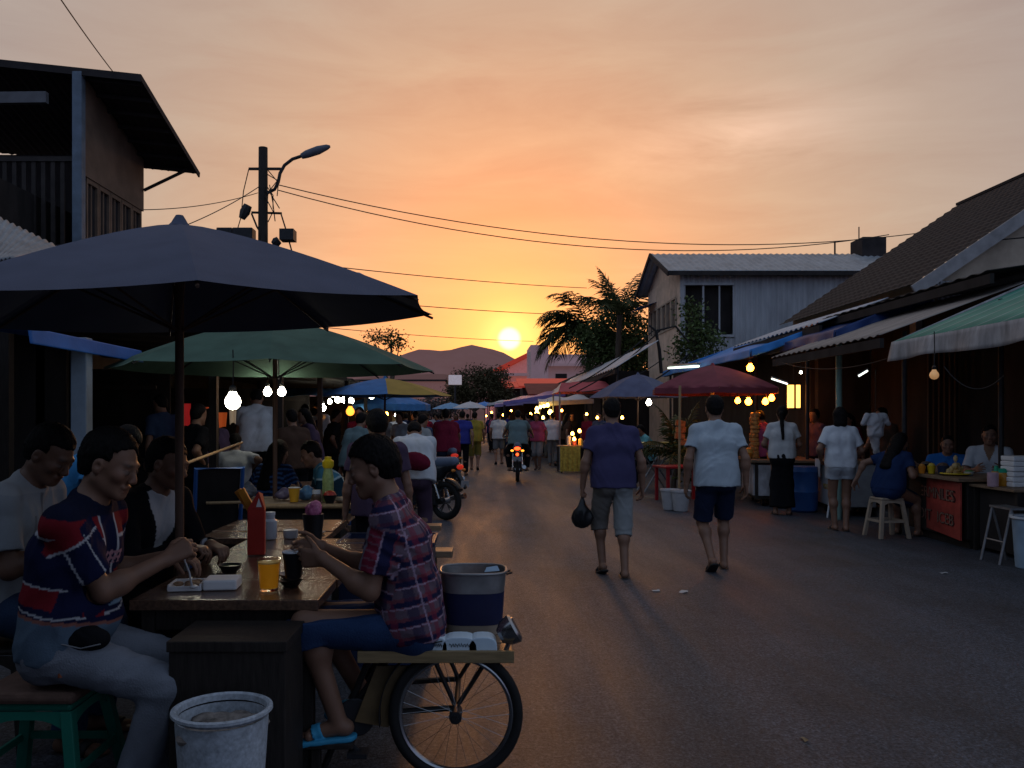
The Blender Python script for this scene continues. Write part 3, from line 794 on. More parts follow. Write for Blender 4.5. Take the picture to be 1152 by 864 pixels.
MB().box(.345, .375, -.83, -.826, .60, .655).build('tape', WHITEP, T1)
table('wooden table abutting the far end of the nearest table', -1.78, -.98, 5.36, 6.30, .745, 3)
T2 = table('table with a bamboo edge and a lower shelf under the green umbrella', -2.30, -1.13, 7.4, 8.15, .75, 3, shelf=.16, m=PLANK)
MB().tube([(-.58, -.39, .735), (.59, -.39, .735)], .021, 8).tube([(.585, -.39, .735), (.585, .36, .735)], .02, 8).build('bamboo_edge', BAMBOO, T2, smooth=True)
table('low long table behind the bamboo edged table with dim food on it', -3.3, -1.5, 9.9, 10.5, .72, 2)
def bench(label, x0, x1, y, z, d=.22):
    o = empty('plank_bench', ((x0+x1)/2, y, 0), 0, label, 'bench'); h = (x1-x0)/2
    MB().box(-h, h, -d/2, d/2, z-.05, z).build('seat', PLANK, o, bevel=.006)
    for s in (-h+.12, h-.16): MB().box(s-.03, s+.03, -d/2+.02, d/2-.02, 0, z-.05).build('leg', DARKWOOD, o, bevel=.004)
bench('plank bench whose end shows right beside the plaid shirt', -1.25, -.215, 6.75, .46)
bench('plank bench further along, just before the parked motorcycle', -1.35, -.38, 8.4, .45)

# crates between the tables
NAVYP = mat('navy_plastic', (.018, .03, .07), rough=.45, var=.15)
BLUEP = mat('blue_plastic', (.03, .10, .30), rough=.4, var=.12)
def crate(label, x, y, z, wx, wy, hh, m, rz=0):
    o = empty('plastic_crate', (x, y, z), rz, label, 'crate'); a, b = wx/2, wy/2
    mb = MB(); t = .012
    mb.box(-a, a, -b, -b+t, 0, hh).box(-a, a, b-t, b, 0, hh).box(-a, -a+t, -b+t, b-t, 0, hh).box(a-t, a, -b+t, b-t, 0, hh).box(-a+t, a-t, -b+t, b-t, 0, t)
    mb.build('tub', m, o, bevel=.003)
    e = .014
    MB().box(-a-e, a+e, -b-e, -b, hh-.02, hh+.005).box(-a-e, a+e, b, b+e, hh-.02, hh+.005).box(-a-e, -a, -b, b, hh-.02, hh+.005).box(a, a+e, -b, b, hh-.02, hh+.005).build('rim', m, o, bevel=.003)
    return o
crate('lower navy crate standing on the road behind the plaid shirted man', -.57, 5.35, 0, .56, .44, .38, NAVYP)
crate('upper navy crate stacked beside the nearest table', -.57, 5.35, .385, .56, .44, .36, NAVYP)

# ------------------------------------------------------------------ things on the tables
def lathe_thing(name, label, cat, p, parts, group=None, rz=0):
    o = empty(name, p, rz, label, cat, group)
    for pn, prof, m in parts: MB().lathe(prof, n=24).build(pn, m, o, smooth=True, angle=35)
    return o
GLASS = mat('clear_glass', (1, .9, .7), rough=.05, trans=1, var=.01, ior=1.08)
JUICE = mat('orange_juice', (.75, .36, .03), rough=.3, var=.12, scale=12, emit=(.8, .33, .02), estr=.10)  # slight emission stands in for light glowing through the juice
FOAMY = mat('juice_froth', (.8, .58, .25), rough=.6, var=.1, scale=60)
lathe_thing('juice_glass', 'glass of orange juice at the near edge of the table', 'juice glass', (-.915, 3.70, .752), [
    ('glass', [(.036, 0), (.040, .004), (.051, .137), (.0485, .137), (.0385, .012), (.034, .010)], GLASS),
    ('juice', [(.001, .0125), (.0375, .0125), (.0462, .118)], JUICE), ('froth', [(.0462, .1182), (.0462, .124), (.001, .126)], FOAMY)])
for i, (x, y, lab) in enumerate(((-.838, 3.78, 'black dish at the bottom of the pair near the juice'),)):
    lathe_thing('dish', lab, 'dish', (x, y, .752), [('bowl', [(.03, 0), (.034, .004), (.052, .03), (.05, .03), (.03, .008), (.001, .008)], BLACKP)])
lathe_thing('dish', 'grey rimmed dish stacked upon the black dish', 'dish', (-.838, 3.78, .784), [('bowl', [(.03, 0), (.034, .004), (.058, .028), (.055, .028), (.03, .006), (.001, .006)], STEEL)])
lathe_thing('cup', 'dark cup with a white rim held by the man in plaid', 'cup', (-.80, 3.66, .815), [
    ('body', [(.032, 0), (.034, .003), (.047, .11), (.044, .11), (.03, .008), (.001, .008)], BLACKP), ('rim', [(.0475, .107), (.050, .110), (.0475, .114), (.044, .111)], WHITEP), ('napkin', [(.042, .104), (.03, .118), (.012, .113), (.001, .12)], FOAM)])
lathe_thing('bowl', 'small black bowl of green sauce in the middle of the table', 'bowl', (-1.21, 4.13, .752), [
    ('bowl', [(.03, 0), (.034, .003), (.058, .038), (.055, .038), (.032, .01), (.001, .008)], BLACKP), ('sauce', [(.001, .030), (.05, .029)], mat('green_sauce', (.06, .09, .02), rough=.3, var=.4, scale=40))])
# foam takeout box with food tray
tb = empty('takeout_box', (-1.185, 3.75, .753), R(6), 'open white foam box of food under the spoon', 'food box')
mb = MB(); mb.box(-.02, .125, -.07, .07, 0, .045); mb.build('box', FOAM, tb, bevel=.008)
mb = MB(); mb.box(-.165, -.025, -.07, .07, 0, .008); mb.box(-.165, -.157, -.07, .07, .008, .03); mb.box(-.157, -.033, .062, .07, .008, .03); mb.box(-.033, -.025, -.07, .07, .008, .03); mb.box(-.157, -.033, -.07, -.062, .008, .022); mb.build('tray', FOAM, tb, bevel=.002)
fmb = MB(); [fmb.sphere((rnd.uniform(-.145, -.045), rnd.uniform(-.05, .05), .022), rnd.uniform(.012, .02), 8, 6, (1.3, 1, .6)) for _ in range(12)]
fmb.build('food', mat('rice_and_meat', (.35, .22, .13), rough=.7, var=.6, scale=40), tb, smooth=True)
spoon = empty('spoon', (-1.225, 3.565, .80), 0, 'pale spoon in the fingers of the man in the sports jersey', 'spoon')
MB().tube([(0, .06, -.01), (.0, .03, .05), (-.015, -.01, .13)], [.005, .004, .004], 6).build('handle', WHITEP, spoon, smooth=True)
MB().sphere((.004, .075, -.02), .02, 10, 8, (.8, 1.2, .35)).build('spoon_bowl', WHITEP, spoon, smooth=True)
# red box with orange sleeves
REDC = mat('red_card', (.42, .03, .02), rough=.45, var=.12, scale=8); ORNG = mat('orange_card', (.62, .25, .03), rough=.5, var=.15, scale=8)
rb = empty('condiment_box', (-1.225, 4.68, .752), R(10), 'tall red cardboard box standing on the nearest table', 'box')
mb = MB(); mb.box(-.046, .046, -.035, .035, 0, .25); mb.build('box', REDC, rb, bevel=.004)
MB().add([(-.046,-.035,.25),(.046,-.035,.25),(.046,.035,.25),(-.046,.035,.25),(.012,-.03,.345),(.03,.03,.33)], [(0,1,4),(1,2,5,4),(2,3,5),(3,0,4,5)]).build('flap', REDC, rb)
MB().add([(.0,-.037,.262),(.03,-.037,.262),(.014,-.036,.31)], [(0,1,2)]).build('label', FOAM, rb)
for k, (dx, tl) in enumerate(((-.03, -.42), (-.045, -.50))):
    q = empty('paper_sleeve', (-1.225 + dx, 4.70 + .03*k, .752 + .24), 0, ('orange paper sleeve leaning out behind the red box', 'second orange sleeve, lower, leaning further left')[k], 'sleeve')
    M = Matrix.Rotation(tl*1.2, 4, 'Y')
    MB().box(-.02, .02, -.012, .012, -.08, .13, M).build('sleeve', ORNG, q, bevel=.004)
lathe_thing('jar', 'clear plastic jar behind the red box', 'jar', (-1.30, 5.28, .752), [('jar', [(.04, 0), (.044, .006), (.044, .11), (.03, .125), (.03, .15)], mat('cloudy_plastic', (.5, .53, .57), rough=.3, var=.1)), ('lid', [(.033, .148), (.033, .165), (.001, .167)], WHITEP)])
for k in range(2):
    lathe_thing('cup_stack', ('small pale blue stack of saucers beside the clear jar', 'thin silver tray near the pink wrapped cup')[k], ('saucers', 'tray')[k], ((-1.18, 5.32, .752), (-1.09, 5.55, .747))[k], [('plates', ([(.04, 0), (.045, .012), (.045, .05), (.001, .052)], [(.07, 0), (.085, .012), (.08, .012), (.001, .004)])[k], (WHITEP, STEEL)[k])])
pk = lathe_thing('cup', 'tall dark cup topped by a crumpled pink wrapper', 'cup', (-1.02, 5.22, .752), [('body', [(.05, 0), (.066, .16), (.06, .16), (.001, .15)], BLACKP)])
Fp = Field((-.07, -.07, .10), (.07, .07, .28), .008)
Fp.ball((0, 0, .18), .052, .01); Fp.ball((.02, .01, .21), .028, .02); Fp.wrinkle(.016, .04, 3)
v_, f_ = Fp.mesh(); np_mesh('wrapper', v_, f_, mat('pink_cellophane', (.45, .12, .24), rough=.25, var=.5, scale=50), pk)
# second table's things
YEL = mat('yellow_drink', (.70, .36, .03), rough=.4, var=.15, scale=10)
lathe_thing('cup', 'yellow paper cup on the table with the bamboo edge', 'cup', (xs(331, 7.6), 7.6, .752), [('body', [(.036, 0), (.052, .125), (.049, .125), (.001, .115)], YEL), ('rim', [(.052, .123), (.055, .126), (.052, .13)], FOAM)])
lathe_thing('bottle', 'pale green bottle with a big yellow cap', 'bottle', (xs(369, 7.6), 7.6, .752), [('bottle', [(.045, 0), (.05, .01), (.05, .22), (.04, .27), (.035, .30)], mat('pale_green_plastic', (.30, .38, .14), rough=.4, var=.4, scale=30)), ('cap', [(.04, .30), (.05, .32), (.052, .36), (.03, .38), (.03, .40), (.001, .405)], mat('yellow_cap', (.7, .5, .02), rough=.4))])
lathe_thing('jar', 'little jar with a white lid beside the green bottle', 'jar', (xs(356, 7.55), 7.55, .752), [('jar', [(.04, 0), (.044, .01), (.044, .06), (.034, .075)], mat('sauce_brown', (.1, .06, .04), rough=.3)), ('lid', [(.036, .075), (.036, .11), (.001, .112)], WHITEP)])
lathe_thing('bowl', 'black bowl heaped with red chillies at the table edge', 'bowl', (xs(371, 7.45), 7.45, .752), [('bowl', [(.035, 0), (.062, .075), (.058, .075), (.001, .05)], BLACKP), ('chillies', [(.058, .072), (.045, .10), (.02, .112), (.001, .114)], mat('red_chilli', (.38, .03, .015), rough=.4, var=.7, scale=60))])
lathe_thing('bun', 'pale bread bun on the corner of the bamboo edged table', 'bun', (xs(387, 7.6), 7.6, .752), [('bun', [(.001, 0), (.07, .004), (.08, .02), (.06, .04), (.001, .05)], mat('bread', (.45, .33, .22), rough=.8))])
for k, (px, yy, sz, c, lab) in enumerate(((344, 7.75, .09, (.10, .22, .38), 'light blue plastic bag beside the yellow cup'), (318, 7.8, .07, (.16, .13, .2), 'dim lilac bag left of the yellow cup'), (277, 8.0, .10, (.12, .13, .16), 'grey bag at the far left of the bamboo table'))):
    Fb = Field((-.14, -.14, 0), (.14, .14, .2), .012); Fb.ell((0, 0, sz*.6), (sz, sz*.8, sz*.65)); Fb.ball((.02, 0, sz*1.2), .03, .04); Fb.wrinkle(.016, .07, k); Fb.plane((0, 0, .002), (0, 0, -1))
    v_, f_ = Fb.mesh(); o = np_mesh('plastic_bag', v_, f_, mat('bag_%d' % k, c, rough=.35, var=.3, scale=30)); o.location = (xs(px, yy), yy, .752); tag(o, lab, 'bag')

# ------------------------------------------------------------------ stools, bin
GREENP = mat('green_plastic', (.015, .16, .11), rough=.45, var=.1); CUSH = mat('brown_cushion', (.13, .075, .055), rough=.9, var=.25, scale=20, bump=.3, bscale=120)
def stool(label, x, y, z, m, rz=0, wt=.15, cushion=None, name='stool'):
    o = empty(name, (x, y, 0), rz, label, 'stool')
    MB().box(-wt, wt, -wt, wt, z-.03, z).build('seat', m, o, bevel=.012)
    wb = wt*1.28
    for sx in (-1, 1):
        for sy in (-1, 1):
            a = (sx*(wt-.02), sy*(wt-.02)); b = (sx*wb, sy*wb); t = .022
            vs = [(a[0]-t, a[1]-t, z-.03), (a[0]+t, a[1]-t, z-.03), (a[0]+t, a[1]+t, z-.03), (a[0]-t, a[1]+t, z-.03), (b[0]-t, b[1]-t, 0), (b[0]+t, b[1]-t, 0), (b[0]+t, b[1]+t, 0), (b[0]-t, b[1]+t, 0)]
            MB().add(vs, [(0,1,2,3),(7,6,5,4),(0,4,5,1),(1,5,6,2),(2,6,7,3),(3,7,4,0)]).build('leg', m, o, bevel=.004)
    for k in range(4):      # arched aprons and rungs
        M = Matrix.Rotation(k*math.pi/2, 4, 'Z')
        mb = MB(); n = 10; q = wt-.006
        for i in range(n):
            x0_, x1_ = -q + 2*q*i/n, -q + 2*q*(i+1)/n
            f = lambda xx: z-.03-.03-.06*(abs(xx)/q)**3
            mb.add([M @ Vector(p) for p in ((x0_, -wt+.001, z-.03), (x1_, -wt+.001, z-.03), (x1_, -wt-.002, f(x1_)), (x0_, -wt-.002, f(x0_)))], [(0,1,2,3)])
        mb.build('apron', m, o, solid=.006)
        MB().bar(M @ Vector((-wt*1.1, -wt*1.14, z*.42)), M @ Vector((wt*1.1, -wt*1.14, z*.42)), .012, .03).build('rung', m, o)
    if cushion: MB().box(-wt-.02, wt+.02, -wt-.02, wt+.02, z, z+.045).build('cushion', cushion, o, bevel=.018)
    return o
stool('green plastic stool with a brown cushion under the man in the jersey', -1.70, 3.36, .43, GREENP, wt=.17, cushion=CUSH)
stool('wooden stool under the man in the black jacket', -1.80, 4.42, .44, DARKWOOD, wt=.16)
stool('wooden stool under the man in the grey white shirt', -2.24, 4.0, .46, DARKWOOD, wt=.17)
wb = empty('waste_bin', (-.885, 2.93, .132), 0, 'tall white plastic bucket for waste before the dark crate', 'bucket')
BUCK = mat('speckled_white_plastic', (.44, .48, .53), rough=.5, var=.25, scale=70, bump=.12, bscale=90, dirt=.35)
MB().lathe([(.115, -.132), (.125, -.128), (.155, .33), (.153, .345), (.148, .345), (.12, -.1), (.001, -.1)], n=40).build('tub', BUCK, wb, smooth=True)
MB().lathe([(.153, .352), (.158, .355), (.170, .365), (.169, .374), (.158, .378), (.149, .372), (.147, .352)], n=40, cap=False).build('rim', BUCK, wb, smooth=True)
tm = MB(); [tm.sphere((rnd.uniform(-.1, .1), rnd.uniform(-.1, .1), .300), rnd.uniform(.025, .05), 8, 6, (1.2, 1, .6)) for _ in range(30)]
tm.build('rubbish', mat('scraps', (.20, .17, .15), rough=.8, var=.8, scale=25), wb)
# folded plastic chair (blue) and bamboo rod
ch = empty('folding_chair', (xs(243, 6.6), 6.6, 0), R(25), 'dark folding chair with a blue tube frame left of the far table', 'chair')
MB().tube([(-.17, .25, 0), (-.17, -.02, .5), (-.17, -.2, 1.12), (.17, -.2, 1.12), (.17, -.02, .5), (.17, .25, 0)], .017, 8).build('frame', BLUEP, ch, smooth=True)
MB().box(-.155, .155, -.012, .012, .52, 1.08, Matrix.Translation((0, .17, .1)) @ Matrix.Rotation(R(19), 4, 'X')).build('backrest', SHADOW, ch)
MB().box(-.165, .165, -.02, .36, .46, .49).build('seat', SHADOW, ch, bevel=.01)
for s in (-1, 1): MB().tube([(.16*s, .3, .47), (.16*s, -.22, 0)], .014, 8).build('leg', BLUEP, ch, smooth=True)
tag(MB().tube([at(205, 523, 6.1), at(272, 498, 7.6)], .012, 8).build('bamboo_rod', BAMBOO, smooth=True), 'slanting bamboo rod propped across the dark stall behind the pole', 'rod')
tag(MB().tube([at(232, 566, 6.45), at(276, 565, 6.5)], .012, 8).build('bamboo_rod', BAMBOO, smooth=True), 'short level bamboo rod beside the blue chair frame', 'rod')

# ------------------------------------------------------------------ left buildings
BWALL = mat('brown_render', (.16, .11, .08), rough=.85, var=.25, scale=2.5, bump=.2, bscale=30, dirt=.4)
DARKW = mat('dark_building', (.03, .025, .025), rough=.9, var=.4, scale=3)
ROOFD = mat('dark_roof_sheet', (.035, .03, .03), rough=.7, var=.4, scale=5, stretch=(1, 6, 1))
lb = empty('shop_building', (-6.6, 14.25, 0), 0, 'two storey building with a wide overhanging sheet roof at upper left', 'building')
def rel(m): return m
X0, Y0 = -6.6, 14.25
wm = MB().box(-.18, 0, 0, 2.5, 0, 4.15)
wm.add([(x, y, z) for x in (-.18, 0) for y, z in ((0, 5.55), (2.5, 5.55), (2.5, 6.58), (0, 7.2))], [(0,1,2,3),(7,6,5,4),(0,4,5,1),(1,5,6,2),(2,6,7,3),(3,7,4,0)])
wm.build('wall', BWALL, lb)
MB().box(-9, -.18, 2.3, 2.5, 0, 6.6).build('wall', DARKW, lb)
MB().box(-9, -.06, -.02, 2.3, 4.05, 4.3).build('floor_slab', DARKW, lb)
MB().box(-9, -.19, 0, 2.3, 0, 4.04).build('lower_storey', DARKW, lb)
for k in range(5):
    y0 = .12 + k*.47
    f = MB().box(-.12, -.02, y0, y0+.05, 4.15, 5.55).box(-.12, -.02, y0+.40, y0+.45, 4.15, 5.55).box(-.12, -.02, y0+.05, y0+.40, 5.47, 5.55).box(-.12, -.02, y0+.05, y0+.40, 4.15, 4.23).box(-.10, -.04, y0+.2, y0+.23, 4.23, 5.47).build('window', BWALL, lb)
    MB().box(-.08, -.07, y0+.05, y0+.40, 4.23, 5.47).build('pane', mat('dark_glass', (.03, .03, .035), rough=.12, var=.1), f)
MB().box(-.13, .03, -.18, -.03, 4.0, 7.22).build('column', mat('blue_grey_paint', (.13, .17, .22), rough=.7, var=.2, dirt=.3), lb, bevel=.01)
rl = MB()
for k in range(30): rl.box(-5 + k*.16, -4.93 + k*.16, -.10, -.07, 4.35, 5.75)
rl.box(-5.2, -.13, -.12, -.05, 5.75, 5.83).box(-5.2, -.13, -.12, -.05, 4.3, 4.37)
rl.build('railing', mat('dark_railing', (.03, .024, .022), rough=.8, var=.3), lb)
# roof: sloping sheet with purlins
def roofz(x, y): return 7.17 - .105*(x - 1.0) - .262*(y + .15)
mb = MB()
def rf(u, v):
    x = -9 + 10*u; y = -.15 + 2.95*v; return (x, y, roofz(x, y) + .012*math.sin(u*400))
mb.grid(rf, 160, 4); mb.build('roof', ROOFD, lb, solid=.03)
pl = MB()
for k in range(7):
    y = .0 + k*.44; pl.bar((-.05, y, roofz(-.05, y)-.07), (.97, y, roofz(.97, y)-.07), .05, .07)
pl.build('purlins', DARKW, lb)
MB().bar((.99, -.15, roofz(.99, -.15)-.05), (.99, 2.8, roofz(.99, 2.8)-.05), .03, .10).build('fascia', DARKW, lb)
MB().bar((-9, -.16, roofz(-9, -.15)-.06), (1, -.16, roofz(1, -.15)-.06), .03, .12).build('fascia', DARKW, lb)
MB().bar((.02, 2.45, 5.95), (.85, 2.6, roofz(.85, 2.6)-.05), .05).build('brace', DARKW, lb)
MB().bar((-9, -.25, 6.65), (-.5, -.25, 6.75), .1, .18).build('beam', mat('grey_beam', (.12, .12, .13), rough=.8), lb)
# grey tin roof of a stall below it
def corr_sheet(name, label, cat, p00, p10, p01, p11, m, nwave=40, amp=.02, parent=None, along='v', sagz=0, kind=None, group=None, drip=0):
    """sheet between four corners; waves run along u; p00->p10 is u, p00->p01 is v"""
    p00, p10, p01, p11 = map(Vector, (p00, p10, p01, p11)); mb = MB()
    def fn(u, v):
        p = p00.lerp(p10, u).lerp(p01.lerp(p11, u), v)
        return p + Vector((0, 0, amp*math.sin(u*nwave*2*math.pi) - sagz*4*v*(1-v)*(.6+.4*math.sin(u*9)) - sagz*.6*math.sin(u*13)*v))
    mb.grid(fn, max(8, min(320, nwave*6)) if amp else 40, 10)
    o = mb.build(name, m, parent, smooth=True, solid=.006, angle=80)
    if label: tag(o, label, cat, group)
    return o
TIN = mat('weathered_tin', (.26, .28, .30), rough=.55, metal=.2, var=.3, scale=4, dirt=.3)
o = empty('stall_roof', (0, 0, 0), 0, 'weathered grey tin roof below the balcony at far left', 'roof')
corr_sheet('sheet', None, None, at(-90, 200, 10.6), at(64, 277, 10), at(-90, 312, 7.8), at(14, 290, 8.2), TIN, 22, .012, o)
MB().box(-4.85, -4.75, 8.6, 8.7, 0, 3.0).build('post', DARKWOOD, o); MB().box(-5.1, -5.0, 9.8, 9.9, 0, 3.4).build('post', DARKWOOD, o); MB().box(-7.2, -4.75, 9.8, 9.86, 0, 3.0).build('back_panel', SHADOW, o)
# blue awning and its post
BLUET = mat('blue_tarpaulin', (.02, .11, .36), rough=.55, var=.2, scale=4, bump=.25, bscale=20)
aw = empty('awning', (0, 0, 0), 0, 'bright blue tarpaulin awning at the left edge', 'awning')
corr_sheet('canopy', None, None, (-3.3, 6.2, 2.16), (-3.15, 7.9, 2.12), (-6, 6.2, 2.62), (-6, 7.9, 2.62), BLUET, 0, 0, aw, sagz=.05)
corr_sheet('valance', None, None, (-3.29, 6.2, 2.16), (-3.14, 7.9, 2.12), (-3.27, 6.2, 2.04), (-3.12, 7.9, 2.01), BLUET, 0, 0, aw)
MB().box(-3.36, -3.23, 7.0, 7.12, 0, 2.16).build('post', mat('blue_grey_post', (.20, .25, .31), rough=.6, var=.15, dirt=.25), aw, bevel=.008)
for yy in (6.3, 7.75): MB().tube([(-5.0, yy, 0), (-5.0, yy, 2.44)], .03, 8).build('post', STEEL, aw, smooth=True)
# the dim covered market behind
sh = empty('market_shelter', (0, 0, 0), 0, 'long dark covered market shelter behind the left tables', 'shelter')
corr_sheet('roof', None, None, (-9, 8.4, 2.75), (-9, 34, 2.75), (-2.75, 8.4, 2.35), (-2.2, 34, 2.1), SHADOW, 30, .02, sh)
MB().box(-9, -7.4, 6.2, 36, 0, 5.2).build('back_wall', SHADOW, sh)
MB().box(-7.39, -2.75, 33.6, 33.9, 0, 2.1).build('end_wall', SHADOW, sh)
for yy in range(9, 34, 3): MB().box(-2.86, -2.78, yy, yy+.08, 0, 2.34).build('post', DARKWOOD, sh)
for k, (x, y) in enumerate(((-7.3, 8.0), (-7.3, 10.5))):
    mb = MB()
    for i in range(14): mb.box(0, .03, i*.17, i*.17+.14, .1, 2.3)
    tag(mb.build('shutter', SHADOW, loc=(x, y, 0)), ('dark slatted shutter behind the grey white shirted man', 'dark slatted shutter further back in the left stalls')[k], 'shutter')
# shop boards / far dark stall fronts so that the left side closes
for k, (x0, x1, y) in enumerate(((-7.3, -4.4, 11.6), (-7.3, -4.0, 19.5), (-7.3, -3.4, 27))):
    o = empty('food_stall', ((x0+x1)/2, y, .14), 0, ('dim stall counter hung with goods behind the green umbrella', 'second dim stall counter further back under the shelter', 'third dim stall counter far under the shelter')[k], 'stall'); h = (x1-x0)/2
    MB().box(-h, h, -.3, .3, .0, .8).build('counter', DARKWOOD, o, bevel=.01); MB().box(-h, h, .5, .55, 0, 2.05).build('back_panel', SHADOW, o); MB().box(-h, h, -.02, .02, 1.75, 1.8).build('rail', DARKWOOD, o)
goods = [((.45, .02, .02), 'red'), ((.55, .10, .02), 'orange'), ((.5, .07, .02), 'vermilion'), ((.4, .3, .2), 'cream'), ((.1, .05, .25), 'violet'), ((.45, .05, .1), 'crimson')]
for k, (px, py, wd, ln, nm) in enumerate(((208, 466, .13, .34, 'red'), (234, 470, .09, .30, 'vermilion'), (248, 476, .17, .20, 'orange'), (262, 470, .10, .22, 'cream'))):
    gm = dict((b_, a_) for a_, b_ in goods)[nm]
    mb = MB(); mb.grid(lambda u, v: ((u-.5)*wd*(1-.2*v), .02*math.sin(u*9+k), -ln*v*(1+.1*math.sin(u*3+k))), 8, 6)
    tag(mb.build('hanging_cloth', mat('cloth_' + nm, gm, rough=.9, emit=gm, estr=.28), solid=.01, loc=(xs(px, 10.9), 10.9, zs(py - 12, 10.9))), '%s cloth with lamplight painted on as a glow in the dim left stall' % nm, 'cloth')  # cloth emits faintly in place of bulb light falling on it

# bulbs on the left
bulb(at(262, 452, 6.62), .062, COOL, 'largest white bulb hanging below the green umbrella', cord=.28)
bulb(at(301, 441, 9.2), .046, COOL, 'white bulb just left of the green umbrella pole', cord=.1)
bulb(at(317, 441, 9.3), .046, COOL, 'white bulb just right of the green umbrella pole', cord=.1)
for k, (px, py, rr) in enumerate(((363, 459, .075), (371, 452, .05), (375, 444, .06), (380, 450, .065), (387, 450, .065), (395, 451, .065), (418, 446, .06))):
    bulb(at(px, py, 19), rr, COOL, 'white bulb in the cluster under the blue canopy', cord=.12, group='bulbs clustered under the blue canopy')
for k, (px, py, rr) in enumerate(((412, 461, .06), (435, 466, .055), (459, 456, .06))):
    bulb(at(px, py, 26), rr, WARM, ('warm bulb under the red hemmed umbrella', 'small warm bulb above the crowd right of the red hem', 'warm bulb beside the yellow umbrella panel')[k], cord=.1)
bulb(at(394, 463, 15), .075, bulb_mat('orange_dome_glass', (1, .30, .03), 3), 'orange lit dome lamp over the left crowd', cord=.1)
corr_sheet('tarpaulin', 'long blue tarpaulin stretched behind the green umbrella', 'tarpaulin', (xs(322, 19.5), 19.5, 2.17), (xs(414, 19.5), 19.5, 2.17), (xs(318, 19.5), 18.7, 1.98), (xs(412, 19.5), 18.7, 1.98), C_BLUE, 0, 0, sagz=.03)

# ------------------------------------------------------------------ utility pole, cables
up = empty('utility_pole', (-5.6, 22, 0), 0, 'dark utility pole carrying a street lamp on a curved arm', 'utility pole')
s_ = 22 / F_PX
def U(px, py, dy=0): return Vector((xs(px, 22) + 5.6, dy, zs(py, 22)))
MB().tube([(0, 0, 0), U(296, 166)], [.15, .115], 14).build('pole', DARKWOOD, up, smooth=True)
MB().bar(U(280, 190), U(316, 190), .06, .06).build('crossarm', DARKWOOD, up)
MB().bar(U(283, 239), U(317, 240), .05, .05).build('crossarm', DARKWOOD, up)
MB().tube([U(301, 217), U(309, 213), U(313, 205), U(315, 195), U(320, 186), U(329, 179), U(341, 175)], .045, 8).build('lamp_arm', DSTEEL, up, smooth=True)
mb = MB(); mb.tube([U(339, 176), U(345, 173.5), U(358, 169), U(368, 165.5), U(371.5, 164.7)], [.07, .10, .11, .07, .03], 10); mb.build('lamp_head', mat('lamp_grey', (.10, .11, .14), rough=.6), up, smooth=True)
for a, b, r_ in (((272, 246), (279, 231), .14), ((318, 268), (327, 263), .12), ((307, 275), (314, 270), .13)): MB().tube([U(*a), U((a[0]+b[0])/2, (a[1]+b[1])/2), U(*b)], [r_*.6, r_, r_*.8], 8).build('insulator', DSTEEL, up, smooth=True)
MB().box(-.18, .18, -.2, .2, -.14, .14, Matrix.Translation(U(324, 265))).build('junction_box', DSTEEL, up)
for px in (255, 275): MB().box(-.21 if px < 260 else -.26, .19 if px < 260 else .25, -.2, .2, -.22, .1, Matrix.Translation(U(px, 262))).build('transformer', DSTEEL, up, bevel=.02)
for k in range(9):
    rg = random.Random(40 + k); x0_, y0_ = rg.uniform(299, 305), rg.uniform(192, 235); x1_, y1_ = rg.uniform(300, 318), y0_ + rg.uniform(15, 45)
    MB().tube([U(x0_, y0_, -.1), U(x0_ + rg.uniform(2, 14), (y0_+y1_)/2 + rg.uniform(-6, 6), -.2), U(x1_, y1_, -.1)] if k > 1 else [U(280, 190), U(274, 215), U(271, 245), U(266, 262)], .014, 5).build('jumper_wire', WIREM, up)
MB().tube([U(283, 240), U(289, 255), U(297, 268)], .025, 5).build('brace', DSTEEL, up); MB().tube([U(316, 240), U(321, 256), U(329, 285)], .02, 5).build('jumper_wire', WIREM, up)
def cable(label, p, q, s, r=.012, group=None): tag(MB().tube(sag(p, q, s), r, 5).build('overhead_cable', WIREM), label, 'cable', group)
cable('upper of the two cables sagging from the pole to the right', at(313, 208, 22), at(1036, 262, 26), .85, .014)
cable('lower of the two cables sagging from the pole to the right', at(313, 214, 22), at(1000, 264, 26), .95, .014)
cable('cable leaving the umbrella top towards the palms', at(282, 289, 24), at(660, 324, 40), .12, .016)
cable('lower cable running level toward the palm fronds', at(300, 328, 24), at(640, 354, 40), .10, .016)
cable('thin lowest cable passing over the hills', at(320, 364, 30), at(600, 384, 46), .10, .014)
cable('cable slanting left from the pole towards the building', at(293, 209, 22), at(168, 268, 18), .12, .012)
cable('faint cable from the pole to the left building', at(290, 217, 22), at(160, 236, 18), .1, .01)
cable('short cable slanting at the very top left', at(128, 82, 14.3), at(62, -10, 10), .02, .009)

shade_roof = empty('market_shelter', (0, 0, 0), 0, 'unseen roof and walls added behind the camera to shade the left foreground', 'shelter')  # out of view, added to keep sky light off the left diners
corr_sheet('roof', None, None, (-7, -7, 3.0), (-7, 1.3, 3.0), (.2, -7, 2.62), (.2, 1.3, 2.62), SHADOW, 12, .02, shade_roof)
MB().box(-7, .15, -3.2, -3.1, 0, 2.5).build('back_wall', SHADOW, shade_roof); MB().box(-7.1, -7, -4, 6, 0, 2.9).build('side_wall', SHADOW, shade_roof)
for y in (-3.9, -.6): MB().box(.1, .16, y, y+.06, 0, 2.6).build('post', DARKWOOD, shade_roof)

